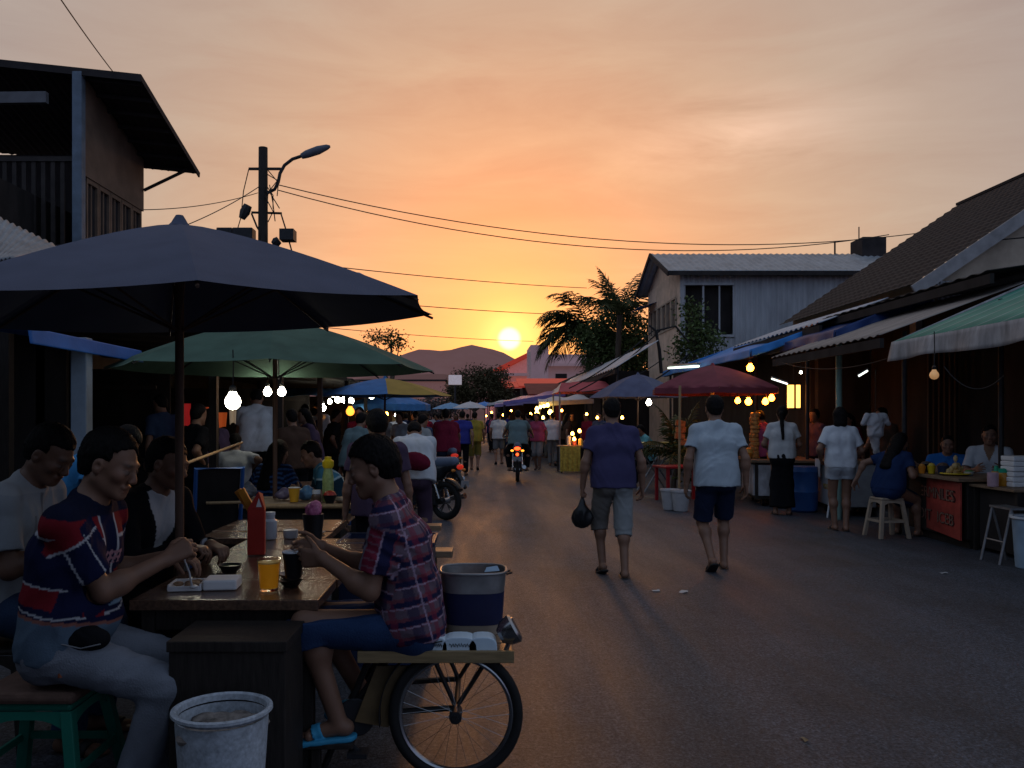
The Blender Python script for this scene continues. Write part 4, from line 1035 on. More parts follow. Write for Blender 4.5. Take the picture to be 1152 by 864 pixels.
sl2 = empty('street_lamp', (xs(368, 40), 40, 0), 0, 'far street lamp whose grey head peeps over the charcoal umbrella', 'street lamp')
MB().tube([(0, 0, 0), (0, 0, 7.6), (.3, 0, 8.1), (.9, 0, 8.25)], .07, 8).build('pole', DSTEEL, sl2, smooth=True)
q_ = at(404, 311, 40) - Vector((xs(368, 40), 40, 0)); MB().tube([(.85, 0, q_.z - .03), (1.1, 0, q_.z + .06), (1.5, 0, q_.z + .02), (1.85, 0, q_.z - .07)], [.07, .16, .17, .08], 10).build('lamp_head', mat('lamp_pale_grey', (.3, .33, .38), rough=.6), sl2, smooth=True)
# ------------------------------------------------------------------ buildings on the right
PALEB = mat('pale_blue_cladding', (.36, .37, .39), rough=.6, metal=.1, var=.2, scale=3, stretch=(1, 1, .25), dirt=.25)
WARMLIT = mat('warm_lit_cladding', (.62, .46, .34), rough=.7, var=.2, scale=3, dirt=.2)  # warm evening light on the street side put into the cladding colour
WARMW = mat('cream_render', (.42, .34, .26), rough=.85, var=.2, scale=2.5, bump=.2, bscale=30, dirt=.35)
gb = empty('metal_building', (6.5, 27.7, 0), 0, 'tall grey corrugated building with a shallow gable roof', 'building')
mb = MB()
def ribbed(p0, p1, z0, z1, n, amp=.035, holes=()):
    """ribbed cladding between two ground points"""
    p0, p1 = Vector((*p0, 0)), Vector((*p1, 0)); d = p1 - p0; nn = Vector((d.y, -d.x, 0)).normalized(); mb = MB()
    L_ = d.length; us = [i/(n*4) for i in range(n*4 + 1)]
    prof = [0, 0, 1, 1]
    for i in range(n*4):
        a, b = us[i], us[i+1]
        pa = p0 + d*a + nn*amp*prof[i % 4]; pb = p0 + d*b + nn*amp*prof[(i+1) % 4]
        segs = [(z0, z1)]
        for (ua, ub, za, zb) in holes:
            if ua <= (a+b)/2 <= ub: segs = [(z0, za), (zb, z1)]
        for s0, s1 in segs: mb.quad(pa + Vector((0, 0, s0)), pb + Vector((0, 0, s0)), pb + Vector((0, 0, s1)), pa + Vector((0, 0, s1)))
    return mb
ribbed((0, 0), (7.5, 0), 0, 6.3, 44, holes=[(.02, .225, 4.2, 5.8)]).build('near_wall', PALEB, gb)
ribbed((0, 5.2), (0, 0), 0, 6.3, 26, holes=[(.08, .94, 4.55, 5.45)]).build('street_wall', WARMLIT, gb)
MB().quad((0, 5.2, 0), (7.5, 5.2, 0), (7.5, 5.2, 6.3), (0, 5.2, 6.3)).quad((7.5, 0, 0), (7.5, 5.2, 0), (7.5, 5.2, 6.3), (7.5, 0, 6.3)).build('wall', PALEB, gb)
MB().add([(-.01, 0, 6.3), (-.01, 5.2, 6.3), (-.01, 2.6, 7.25)], [(0, 1, 2)]).build('gable', WARMLIT, gb)
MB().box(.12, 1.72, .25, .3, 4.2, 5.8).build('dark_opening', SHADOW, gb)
fr_ = MB(); fr_.box(.10, 1.74, -.06, -.0, 5.8, 5.88).box(.10, 1.74, -.06, 0, 4.12, 4.2).box(.72, .78, .0, .05, 4.2, 5.8).box(1.25, 1.30, .0, .05, 4.2, 5.8); fr_.build('window_frame', PALEB, gb)
for k in range(6):
    y0 = .45 + k*.75
    f = MB().box(-.06, .02, y0, y0+.06, 4.5, 5.5).box(-.06, .02, y0+.64, y0+.70, 4.5, 5.5).box(-.06, .02, y0+.06, y0+.64, 5.44, 5.5).box(-.06, .02, y0+.06, y0+.64, 4.5, 4.56).build('window', WARMW, gb)
    MB().box(-.01, .0, y0+.06, y0+.64, 4.56, 5.44).build('pane', mat('dim_pane', (.12, .10, .09), rough=.1, var=.3), f)
for sgn, y0 in ((1, -.35), (-1, 5.55)):
    corr_sheet('roof', None, None, (-.45, y0, 6.18), (8.0, y0, 6.18), (-.45, 2.6, 7.32), (8.0, 2.6, 7.32), CORR, 40, .018, gb)
MB().bar((-.46, -.36, 6.14), (8.0, -.36, 6.14), .05, .14).build('gutter', DARKW, gb)
for y0 in (-.36, 5.56): MB().bar((-.47, y0, 6.12), (-.47, 2.6, 7.27), .05, .15).build('bargeboard', DARKW, gb)
MB().box(6.9, 7.75, 2.2, 3.2, 7.0, 7.85).build('roof_tank', DARKW, gb, bevel=.03); MB().tube([(6.1, 2.6, 7.2), (6.1, 2.6, 7.75)], .03, 6).build('vent_pipe', DARKW, gb); MB().tube([(7.0, 2.7, 7.85), (7.0, 2.7, 8.3)], .02, 6).build('aerial', DARKW, gb)
corr_sheet('window_awning', None, None, (-.02, 3.6, 5.75), (-.02, 5.0, 5.75), (-.7, 3.6, 5.55), (-.7, 5.0, 5.55), BLUET, 0, 0, gb)
# tiled house
TILE = mat('dark_roof_tile', (.020, .016, .016), rough=.85, var=.55, scale=9, bump=.5, bscale=16, stretch=(.6, 1.4, .6))
th = empty('tiled_house', (7.0, 13.9, 0), 0, 'cream house with a steep dark tiled roof at the right edge', 'house')
mb = MB()
def tile(u, v):
    x = -.02 + 4.25*v; y = -.12 + 6.2*u; row = v*24; z = 3.62 + (6.48-3.62)*v + .035*(1 - (row % 1)) + .012*abs(math.sin(u*90))
    return (x, y, z)
mb.grid(tile, 180, 96); mb.build('roof', TILE, th)
MB().quad((4.23, -.12, 6.5), (4.23, 6.08, 6.5), (8.5, 6.08, 3.6), (8.5, -.12, 3.6)).build('roof', TILE, th, solid=.05)
MB().bar((4.23, -.14, 6.50), (4.23, 6.1, 6.50), .16, .06).build('ridge_tiles', TILE, th)
MB().bar((.0, -.15, 3.54), (4.23, -.15, 6.40), .05, .20).build('bargeboard', mat('grey_board', (.28, .27, .27), rough=.8, var=.2, dirt=.3), th)
MB().add([(.42, 0, 0), (8.1, 0, 0), (8.1, 0, 3.7), (4.23, 0, 6.35), (.42, 0, 3.76)], [(0, 1, 2, 3, 4)]).quad((.42, 0, 0), (.42, 6, 0), (.42, 6, 3.8), (.42, 0, 3.8)).build('wall', WARMW, th, solid=.12)
ribbed((.42, -.06), (3.2, -.06), 2.6, 3.72, 30, .02).build('cladding', CORR, th)
MB().box(.05, .35, -.1, .1, 2.6, 3.45).build('eave_post', PALEB, th); MB().box(-.2, .42, -.14, -.1, 3.08, 3.14).build('rail', PALEB, th)
MB().lathe([(.06, 0), (.075, .01), (.075, .03), (.001, .03)], c=(2.0, -.04, 4.35), n=16, M=Matrix.Rotation(R(90), 4, 'X')).build('vent_hole', SHADOW, th)
cable('short cable hooked to the gable of the tiled house', Vector((8.35, 13.82, 4.38)), Vector((11.2, 10.5, 5.0)), .25, .012)
# far white building, red roofed shed
WH = mat('hazed_white_render', (.40, .33, .35), rough=.8, var=.12, scale=1, dirt=.2, emit=(.6, .30, .30), estr=.12)  # pinkish distance haze added to the white as emission
wbld = empty('white_building', (xs(597, 74), 74, 0), 0, 'white rendered building half hidden by the palm fronds', 'building')
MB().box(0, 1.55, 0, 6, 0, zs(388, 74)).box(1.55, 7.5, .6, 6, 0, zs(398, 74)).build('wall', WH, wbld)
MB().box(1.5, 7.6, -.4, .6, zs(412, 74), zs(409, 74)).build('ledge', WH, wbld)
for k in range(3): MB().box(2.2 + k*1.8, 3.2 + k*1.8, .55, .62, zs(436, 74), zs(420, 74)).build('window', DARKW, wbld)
REDGLARE = mat('red_glare_roof_sheet', (.42, .045, .025), rough=.6, var=.25, scale=1.5, emit=(.60, .055, .03), estr=.32)  # red sun glare painted into the roof colour and emission
sd = empty('red_roofed_shed', (xs(560, 84), 84, 0), 0, 'long shed with a red sloping roof tinted by painted sun glare', 'building')
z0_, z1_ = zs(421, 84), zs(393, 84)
MB().add([(-1.4, 0, z0_), (3.6, 0, z1_), (3.6, 8, z1_), (-1.4, 8, z0_)], [(0, 1, 2, 3)]).build('roof', REDGLARE, sd, solid=.35)
MB().add([(-1.2, .6, 0), (3.5, .6, 0), (3.5, .6, z1_-.5), (-1.2, .6, z0_-.5)], [(0, 1, 2, 3)]).build('wall', mat('pink_haze_wall', (.4, .25, .26), rough=.8, emit=(.6, .16, .13), estr=.30), sd)  # wall emits pink in place of sunset haze
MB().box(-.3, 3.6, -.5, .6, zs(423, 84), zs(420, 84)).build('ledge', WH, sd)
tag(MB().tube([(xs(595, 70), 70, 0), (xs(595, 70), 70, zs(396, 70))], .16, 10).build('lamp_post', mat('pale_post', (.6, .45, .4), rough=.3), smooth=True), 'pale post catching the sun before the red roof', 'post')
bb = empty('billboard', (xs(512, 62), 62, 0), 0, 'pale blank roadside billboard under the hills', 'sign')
MB().box(-.48, .48, -.05, .05, zs(433, 62), zs(422, 62)).build('board', mat('pale_board', (.75, .72, .74), rough=.6, emit=(.8, .62, .6), estr=.22), bb, bevel=.04); MB().tube([(0, .1, 0), (0, .1, zs(433, 62))], .07, 8).build('pole', DSTEEL, bb)  # blank board with a faint glow added, no lamp behind it
gh = empty('low_warehouse', (xs(440, 95), 95, 0), 0, 'low flat warehouse tinted with painted haze beyond the market', 'building')
MB().box(-14, 6, 0, 8, 0, zs(429, 95)).build('wall', mat('hazy_wall', (.2, .13, .12), rough=1, emit=(.22, .10, .09), estr=.42), gh); MB().box(-14.2, 6.2, -.2, 8.2, zs(429, 95), zs(427, 95)).build('roof', DARKW, gh)  # distance haze put into the wall as emission

# ------------------------------------------------------------------ shop shells along the right side
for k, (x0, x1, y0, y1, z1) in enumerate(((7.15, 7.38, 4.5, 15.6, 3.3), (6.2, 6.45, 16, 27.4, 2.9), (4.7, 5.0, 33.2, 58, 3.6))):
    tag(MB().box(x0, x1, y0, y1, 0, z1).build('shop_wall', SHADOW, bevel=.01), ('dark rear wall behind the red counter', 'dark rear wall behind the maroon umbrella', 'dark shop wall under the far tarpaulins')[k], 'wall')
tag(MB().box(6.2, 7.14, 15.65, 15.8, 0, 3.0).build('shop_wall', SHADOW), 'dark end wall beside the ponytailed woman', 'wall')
tag(MB().box(4.9, 7.9, 4.2, 4.4, 0, 3.0).build('shop_wall', SHADOW), 'near end wall of the right stalls beyond the picture edge', 'wall') if False else None
CANG = mat('green_striped_canopy', (.05, .21, .16), rough=.75, var=.15, scale=5, dirt=.25)
def striped():
    m, nt, b = nodes_of('green_white_canopy'); N, L = nt.nodes.new, nt.links.new
    tc = N('ShaderNodeTexCoord'); sp = N('ShaderNodeSeparateXYZ'); L(tc.outputs['Object'], sp.inputs[0])
    mu = N('ShaderNodeMath'); mu.operation = 'MULTIPLY'; mu.inputs[1].default_value = 2.2; L(sp.outputs['Y'], mu.inputs[0])
    fr = N('ShaderNodeMath'); fr.operation = 'FRACT'; L(mu.outputs[0], fr.inputs[0])
    cr = N('ShaderNodeValToRGB'); cr.color_ramp.interpolation = 'LINEAR'; e = cr.color_ramp.elements
    e[0].position = .0; e[0].color = (.03, .22, .16, 1); e[1].position = 1; e[1].color = (.04, .26, .19, 1)
    for p, c in ((.60, (.03, .2, .15, 1)), (.64, (.16, .30, .26, 1)), (.72, (.18, .32, .28, 1)), (.76, (.03, .2, .15, 1))): q = e.new(p); q.color = c
    L(fr.outputs[0], cr.inputs[0])
    nz = N('ShaderNodeTexNoise'); nz.inputs['Scale'].default_value = 3; nz.inputs['Detail'].default_value = 8; L(tc.outputs['Object'], nz.inputs['Vector'])
    mr = N('ShaderNodeMapRange'); L(nz.outputs['Fac'], mr.inputs[0]); mr.inputs['To Min'].default_value = .45; mr.inputs['To Max'].default_value = 1.4
    h = N('ShaderNodeHueSaturation'); L(mr.outputs[0], h.inputs['Value']); L(cr.outputs[0], h.inputs['Color']); L(h.outputs[0], b.inputs['Base Color']); b.inputs['Roughness'].default_value = .7
    return m
VAL = mat('dirty_white_valance', (.34, .33, .33), rough=.85, var=.35, scale=5, stretch=(2, 2, .6), bump=.3, bscale=20, dirt=.35)
def awning(label, x0, x1, y0, y1, z0, z1, m, vm=None, valance=0, waves=0, amp=0, sagz=.0, posts=(), pm=None, group=None, slope=0, pr=.03, zf=None):
    """eave at x0 (street side, height z0), back edge at x1 (height z1), from y0 to y1"""
    o = empty('awning', (0, 0, 0), 0, label, 'awning', group)
    MB().box(x0+.01, x0+.06, y0+.02, y1-.02, -.15, -.03, Matrix.Translation((0, 0, z0))).build('beam', SHADOW, o)
    zf = z0 if zf is None else zf
    corr_sheet('canopy', None, None, (x0, y0, z0), (x0, y1, zf), (x1, y0, z1), (x1, y1, z1 + zf - z0), m, waves, amp, o, sagz=sagz)
    if valance:
        def V(a, b, sc):
            a, b = Vector(a), Vector(b); mb = MB(); nn = (b-a).cross(Vector((0, 0, 1))).normalized()
            mb.grid(lambda u, v: a.lerp(b, u) + Vector((0, 0, -valance*v*(1+.06*math.sin(u*sc)))) + nn*(.03*math.sin(u*sc*2.1)*v - .025*v), 60, 5)
            mb.build('valance', vm or m, o, smooth=True, solid=.006)
        V((x0, y0, z0), (x0, y1, zf), 14); V((x0, y1, zf), (x1, y1, z1+zf-z0), 10); V((x1, y0, z1), (x0, y0, z0), 10)
    for (px_, py_) in posts: MB().tube([(px_, py_, 0), (px_, py_, z0 + (z1-z0)*(px_-x0)/(x1-x0) - .02)], pr, 10).build('post', pm or DSTEEL, o, smooth=True)
    return o
awning('green striped canopy with a grubby white hanging edge at far right', 4.9, 7.9, 6.0, 10.15, 2.40, 3.72, striped(), VAL, valance=.22, sagz=.03, posts=((6.02, 9.86), (5.0, 6.1), (5.42, 10.9)))
BEIGE = mat('beige_sheet', (.27, .235, .21), rough=.75, var=.25, scale=4, stretch=(.4, 3, 1), dirt=.3)
MINT = mat('mint_green_pole', (.20, .33, .29), rough=.5, var=.15, dirt=.2)
awning('sagging beige sheet awning before the tiled house', 4.85, 7.0, 10.35, 14.2, 2.50, 3.28, BEIGE, waves=18, amp=.012, posts=((5.3, 12.6),), pm=MINT, pr=.045)
SLATE = mat('black_tar_sheet', (.03, .028, .028), rough=.8, var=.3, scale=4)
awning('black sheet roof rising above the beige awning', 6.1, 9.2, 10.2, 15.2, 3.26, 3.72, SLATE, waves=16, amp=.012)
NAVYT = mat('navy_tarpaulin', (.012, .035, .13), rough=.5, var=.25, scale=4, bump=.3, bscale=15)
LBLUE = mat('sky_blue_tarpaulin', (.03, .19, .50), rough=.55, var=.2, scale=4, bump=.3, bscale=15)
awning('dark navy tarpaulin rolled over a stall beside the tiled roof', 5.5, 7.0, 13.2, 17.5, 2.86, 3.46, NAVYT, sagz=.05, valance=.16, posts=((5.6, 14.6), (5.6, 17.3)))
awning('bright sky blue tarpaulin above the maroon umbrella', 4.9, 6.5, 15.4, 22.8, 2.74, 3.30, LBLUE, sagz=.06, valance=.14, posts=((5.0, 22.4),))
GREYS = mat('pale_grey_sheet', (.42, .44, .48), rough=.5, metal=.15, var=.2, scale=3, dirt=.25)
awning('pale grey metal sheet roof behind the blue tarpaulins', 5.8, 7.0, 14.6, 19.6, 3.12, 3.55, GREYS, waves=20, amp=.02)
awning('long pale sheet roof running back toward the white building', 3.7, 4.9, 23.4, 44, 2.86, 3.62, GREYS, waves=40, amp=.02, posts=((3.8, 23.6), (3.75, 30), (3.75, 37)))
PINKT = mat('pink_red_awning_cloth', (.44, .075, .085), rough=.8, var=.15, scale=4); PURP = mat('violet_tarpaulin', (.17, .13, .36), rough=.6, var=.2, scale=4, bump=.3, bscale=12)
WHITET = mat('white_tarpaulin', (.5, .47, .47), rough=.7, var=.15, scale=4)
LILAC = mat('lilac_tarpaulin', (.30, .22, .42), rough=.6, var=.2, scale=4)
# small gabled pink awning and assorted stall covers further back
o = empty('awning', (0, 0, 0), 0, 'small gabled pinkish red awning left of the navy umbrella', 'awning')
a_, b_ = xs(628, 25), xs(684, 25); z_ = zs(441, 25)
corr_sheet('canopy', None, None, (a_, 25, z_), (b_ + .3, 25, z_+.02), (a_+.2, 26.2, z_+.32), (b_+.1, 26.2, z_+.36), PINKT, 0, 0, o, sagz=.03)
corr_sheet('canopy', None, None, (a_, 27.4, z_), (b_ + .3, 27.4, z_+.02), (a_+.2, 26.2, z_+.32), (b_+.1, 26.2, z_+.36), PINKT, 0, 0, o)
MB().add([(a_, 25, z_), (a_, 27.4, z_), (a_+.2, 26.2, z_+.32)], [(0, 1, 2)]).build('gable', WHITET, o)
for p in ((a_+.05, 25.05), (a_+.05, 27.3), (b_+.2, 25.05), (b_+.2, 27.3)): MB().tube([(*p, 0), (*p, z_)], .025, 8).build('post', STEEL, o)
for k, (pa, pb, Y, pt, pe, dep, m, lab) in enumerate((
        (606, 668, 27.5, 447, 452, 2.6, WHITET, 'flat white tarpaulin over the stall lit with yellow bulbs'),
        (566, 636, 33, 440, 452, 4.5, PURP, 'bluish violet tarpaulin stretched toward the road further back'),
        (556, 620, 41, 448, 455, 5, LILAC, 'lilac tarpaulin below the violet one'),
        (548, 592, 52, 447, 454, 6, WHITET, 'pale far tarpaulin where the stalls close in on the road'))):
    o = empty('awning', (0, 0, 0), 0, lab, 'awning')
    x0, x1 = xs(pa, Y), xs(pb, Y); zt, ze = zs(pt, Y), zs(pe, Y)
    corr_sheet('canopy', None, None, (x0, Y, ze), (x1, Y, zt-.05), (x0+.15, Y+dep, ze+.15), (x1, Y+dep, zt+.15), m, 0, 0, o, sagz=.06)
    corr_sheet('valance', None, None, (x0, Y-.01, ze), (x1, Y-.01, zt-.05), (x0, Y-.03, ze-.14), (x1, Y-.03, zt-.2), m, 0, 0, o)
    for p in ((x0+.04, Y+.05), (x0+.2, Y+dep-.1), (x1-.05, Y+.05)): MB().tube([(*p, 0), (*p, ze)], .03, 8).build('post', DSTEEL, o)
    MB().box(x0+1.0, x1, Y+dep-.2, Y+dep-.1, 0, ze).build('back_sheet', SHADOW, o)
umbrella('pale blue far umbrella in the middle of the crowd', xs(507, 50), 50, zs(460, 50), zs(455, 50)+.1, 1.1, mat('pale_blue_canvas', (.16, .3, .45), rough=.8), rot=.1)
umbrella('white far umbrella right of the pale blue one', xs(529, 46), 46, zs(459, 46), zs(454, 46)+.1, 1.0, WHITET, rot=.5)
umbrella('tiny bright blue umbrella furthest down the road', xs(545, 56), 56, zs(457, 56), zs(452, 56), .9, LBLUE, rot=.2)
C_MAR = mat('maroon_canvas', (.17, .035, .05), rough=.85, var=.2, scale=5, bump=.2, bscale=120); C_SLATE = mat('slate_blue_canvas', (.085, .095, .16), rough=.85, var=.2, scale=5, bump=.2, bscale=120)
umbrella('maroon umbrella lit orange beneath by bulbs', 4.25, 15.6, 2.03, 2.46, 1.22, C_MAR, n=6, rot=.35, scal=.03, valance=.10, pole_m=BAMBOO, polew=.03)
umbrella('slate blue umbrella beyond the man in the purple shirt', 3.70, 20, 1.98, 2.52, 1.15, C_SLATE, n=6, rot=.75, scal=.03, pole_m=RUST)

# ------------------------------------------------------------------ red counter
REDP = mat('faded_red_sign_paint', (.36, .05, .035), rough=.65, var=.35, scale=7, dirt=.45, bump=.15, bscale=20)
ct = empty('food_counter', (5.55, 10.3, 0), 0, 'food counter with a hand painted red sign board', 'counter')
# the sign board turns toward the road and the camera a little
p0, p1 = Vector((5.62 - 5.55, 11.05 - 10.3, 0)), Vector((5.50 - 5.55, 9.72 - 10.3, 0))
d_ = p1 - p0; n_ = Vector((d_.y, -d_.x, 0)).normalized()
if n_.x > 0: n_ = -n_
def PF(u, z, off=0): return p0 + d_*u + n_*off + Vector((0, 0, z))
MB().box(-.0, .75, -.58, .75, .10, .77).build('body', DARKWOOD, ct, bevel=.01)
MB().box(.05, .7, -.54, .7, .0, .10).build('plinth', DARKWOOD, ct)
MB().add([PF(-.02, .16, .03), PF(1.0, .10, .03), PF(1.0, .76, .03), PF(-.02, .76, .03)], [(0, 1, 2, 3)]).build('sign_board', REDP, ct, solid=.02)
lm = mat('faded_cream_lettering', (.20, .11, .08), rough=.7, var=.8, scale=30); lm2 = mat('dark_lettering', (.05, .012, .012), rough=.7, var=.6, scale=30)
def text(name, body, size, origin, xdir, up, m, parent, ext=.002, sx=1.):
    cu = bpy.data.curves.new(name, 'FONT'); cu.body = body; cu.size = size; cu.extrude = ext; cu.align_x = 'CENTER'; cu.align_y = 'CENTER'
    o = bpy.data.objects.new(name, cu); COL.objects.link(o); cu.materials.append(m)
    x = Vector(xdir).normalized(); z = x.cross(Vector(up)).normalized(); y = z.cross(x)
    M = Matrix(((x.x*sx, y.x, z.x, origin[0]), (x.y*sx, y.y, z.y, origin[1]), (x.z*sx, y.z, z.z, origin[2]), (0, 0, 0, 1)))
    me = bpy.data.meshes.new_from_object(o.evaluated_get(bpy.context.evaluated_depsgraph_get())); bpy.data.objects.remove(o)
    if not me.materials: me.materials.append(m)
    o = bpy.data.objects.new(name, me); COL.objects.link(o); o.parent = parent; o.matrix_local = M
    return o
text('lettering', 'TERMNLES', .20, PF(.5, .58, .036), d_, (0, 0, 1), lm2, ct, sx=1.22, ext=.001)
text('lettering', 'TERMNLES', .185, PF(.5, .583, .040), d_, (0, 0, 1), lm, ct, sx=1.22, ext=.001)
for wd, uu in (('BOIT', .27), ('ICEB', .73)):
    text('lettering', wd, .20, PF(uu, .30, .036), d_, (0, 0, 1), lm2, ct, sx=1.15, ext=.001); text('lettering', wd, .185, PF(uu, .303, .040), d_, (0, 0, 1), lm, ct, sx=1.15, ext=.001)
MB().box(-.12, .8, -.62, .82, .77, .81).build('countertop', PLANK, ct, bevel=.006)
t2 = empty('side_table', (6.05, 9.45, 0), 0, 'lower side table joining the near end of the red counter', 'table')
MB().box(-.48, .9, -.55, .28, .72, .75).build('tabletop', PLANK, t2, bevel=.005)
MB().box(-.40, .85, -.5, .2, .05, .719).build('cabinet', SHADOW, t2)
for sx in (-.42, .84):
    for sy in (-.52, .24): MB().box(sx-.02, sx+.02, sy-.02, sy+.02, 0, .719).build('leg', DARKWOOD, t2)
def onc(px, Y, z=.812): return (xs(px, Y), Y, z)
YP = mat('yellow_plastic', (.65, .45, .02), rough=.4); OP = mat('orange_plastic', (.65, .22, .02), rough=.4)
for k, (px, Y, r_, hh, m, lab) in enumerate(((1030, 10.75, .05, .07, YP, 'small yellow bowl at the far end of the red counter'), (1037, 10.55, .045, .09, OP, 'orange bowl in the middle of the red counter'), (1048, 10.5, .05, .10, YP, 'deep yellow bowl beside the orange one'), (1061, 10.35, .07, .11, NAVYP, 'dark navy pot among the yellow bowls'), (1042, 10.9, .08, .10, BLACKP, 'black bowl behind the orange bowl'), (1090, 10.15, .06, .05, WHITEP, 'white bowl of greens before the vendor'))):
    lathe_thing('bowl', lab, 'bowl', onc(px, Y), [('bowl', [(r_*.6, 0), (r_*.7, .004), (r_, hh), (r_*.93, hh), (r_*.6, .012), (.001, .012)], m), ('food', [(r_*.93, hh*.9), (r_*.6, hh*1.25), (.001, hh*1.35)], mat('food_%d' % k, ((.4, .35, .05), (.5, .2, .03), (.5, .35, .05), (.1, .06, .04), (.12, .1, .08), (.1, .25, .05))[k], rough=.6, var=.7, scale=50))])
o = empty('fruit_platter', onc(1075, 10.2), 0, 'yellow platter piled with pale fruit on the red counter', 'platter')
MB().lathe([(.10, 0), (.17, .02), (.165, .03), (.001, .02)], n=24).build('platter', YP, o, smooth=True)
fm = MB(); [fm.sphere((.05*math.cos(i*1.3)*(i % 3)/1.5, .05*math.sin(i*1.3)*(i % 3)/1.5, .045 + .035*(i // 4)), .035, 10, 8, (1, 1, 1.1)) for i in range(11)]; fm.sphere((0, 0, .2), .03, 10, 8, (.8, .8, 1.4)); fm.build('fruit', mat('pale_fruit', (.45, .32, .14), rough=.6, var=.4, scale=30), o, smooth=True)
lathe_thing('cup', 'pink mug on the side table', 'cup', (xs(1117, 9.3), 9.3, .752), [('mug', [(.05, 0), (.055, .01), (.055, .15), (.05, .15), (.001, .02)], mat('pink_plastic', (.5, .33, .38), rough=.4))])
for k, (px, Y) in enumerate(((1129, 9.35), (1121, 9.55))):
    lathe_thing('jar', ('amber jar with a green lid on the side table', 'amber bottle half hidden behind the pink mug')[k], 'jar', (xs(px, Y), Y, .752), [('jar', [(.05, 0), (.056, .01), (.056, .13), (.045, .15)], mat('amber_sauce', (.45, .2, .02), rough=.25)), ('lid', [(.05, .148), (.052, .19), (.001, .195)] if k == 0 else [(.03, .15), (.02, .21), (.001, .215)], mat('green_lid', (.02, .35, .2), rough=.4))])
for k in range(6):
    tag(MB().box(-.14, .14, -.12, .12, 0, .052).build('foam_box', FOAM, loc=(xs(1147, 9.3) + rnd.uniform(-.01, .01), 9.3 + rnd.uniform(-.01, .01), .752 + k*.056), bevel=.012), '%s white foam box in the stack at the right edge' % ('lowest', 'second lowest', 'third from bottom', 'third from top', 'second highest', 'topmost')[k], 'box', 'foam boxes stacked on the side table')
fs = empty('folding_stand', (xs(1130, 8.85), 8.85, 0), 0, 'grey folding trestle stand before the side table', 'stand')
for s in (-1, 1):
    MB().tube([(-.03, .16*s, .56), (-.15, .16*s, 0)], .014, 8).build('leg', STEEL, fs); MB().tube([(-.03, .16*s, .56), (.12, .16*s, 0)], .014, 8).build('leg', STEEL, fs)
MB().tube([(-.1, -.16, .23), (-.1, .16, .23)], .01, 8).build('crossbar', STEEL, fs); MB().box(-.05, .13, -.18, .18, .56, .58).build('tray', STEEL, fs)
pb = empty('plastic_bin', (xs(1163, 8.5), 8.5, 0), 0, 'pale blue plastic bin with a dark label at lower right', 'bin')
MB().lathe([(.15, 0), (.16, .01), (.19, .50), (.185, .50), (.001, .45)], n=28).build('tub', mat('pale_blue_plastic', (.26, .36, .46), rough=.45, var=.15, dirt=.3), pb, smooth=True); MB().lathe([(.19, .49), (.21, .50), (.21, .52), (.185, .52)], n=28, cap=False).build('rim', WHITEP, pb, smooth=True)
MB().box(-.1, .1, -.192, -.186, .2, .32).build('label', SHADOW, pb)
stool('cream plastic stool under the woman in the navy dress', 5.12, 10.75, .50, mat('cream_plastic', (.34, .27, .20), rough=.5, var=.1, dirt=.25), wt=.145, rz=.1)
bulb(at(1051, 422, 8.6), .045, OFFB, 'unlit amber bulb hanging under the green canopy', cord=.35)
# interior
sh2 = MB()
for i in range(26): sh2.box(0, .03, i*.11, i*.11 + .075, .02, 2.6)
tag(sh2.build('slatted_screen', mat('brown_slats', (.07, .04, .025), rough=.7, var=.4, scale=5, stretch=(1, 1, .2)), loc=(6.6, 12.6, 0), rz=R(-68)), 'brown slatted screen behind the woman in shorts', 'screen')
# hanging white garment
hg = Field((-.25, -.15, -.75), (.25, .15, .1), .012)
hg.cone((-.10, 0, -.03), (.10, 0, -.03), .035, .035, .03); hg.cone((-.12, 0, -.03), (-.17, 0, -.14), .04, .035, .02); hg.cone((.12, 0, -.03), (.17, 0, -.14), .04, .035, .02); hg.cone((-.03, 0, -.1), (-.03, 0, -.26), .075, .08, .03); hg.cone((.03, 0, -.1), (.03, 0, -.26), .075, .08, .03); hg.cone((0, .02, -.3), (.02, .02, -.52), .07, .04, .03); hg.wrinkle(.02, .09, 4, (1, 1, .5))
v_, f_ = hg.mesh(); gmt = empty('hanging_garment', at(985, 465, 11.6), 0, 'white garment hung on a hook between the shopper and the vendors', 'garment')
np_mesh('garment', v_, f_, mat('white_hung_cloth', (.5, .5, .52), rough=.9, var=.15), gmt); MB().tube([(0, 0, .03), (0, 0, .6)], .006, 6).build('hook', WIREM, gmt)

# ------------------------------------------------------------------ carts and stalls further along
GLASSY = mat('scratched_panel', (.40, .40, .42), rough=.25, var=.6, scale=5, dirt=.6, stretch=(1, 1, .6))
c1 = empty('food_cart', (5.3, 15.0, 0), R(-8), 'food cart with a pale scratched front panel below the maroon umbrella', 'cart')
MB().box(-.55, .45, -.6, .7, .12, .74).build('body', DARKWOOD, c1, bevel=.01); MB().box(-.62, .5, -.66, .76, .74, .79).build('countertop', PLANK, c1, bevel=.006)
MB().box(-.575, -.552, -.56, .64, .18, .70).build('panel', GLASSY, c1); MB().box(-.5, .40, -.625, -.602, .18, .70).build('panel', GLASSY, c1)
for x, y in ((-.4, -.45), (.3, -.45), (-.4, .55), (.3, .55)): MB().lathe([(.06, -.02), (.06, .02)], c=(x, y, .06), n=14, M=Matrix.Rotation(R(90), 4, 'Y')).build('wheel', BLACKP, c1)
tw = empty('jar_tower', (xs(849, 14.9), 14.9, .792), 0, 'tall tower of orange snack packets standing on the cart', 'packets')
rs = random.Random(5); mb = MB()
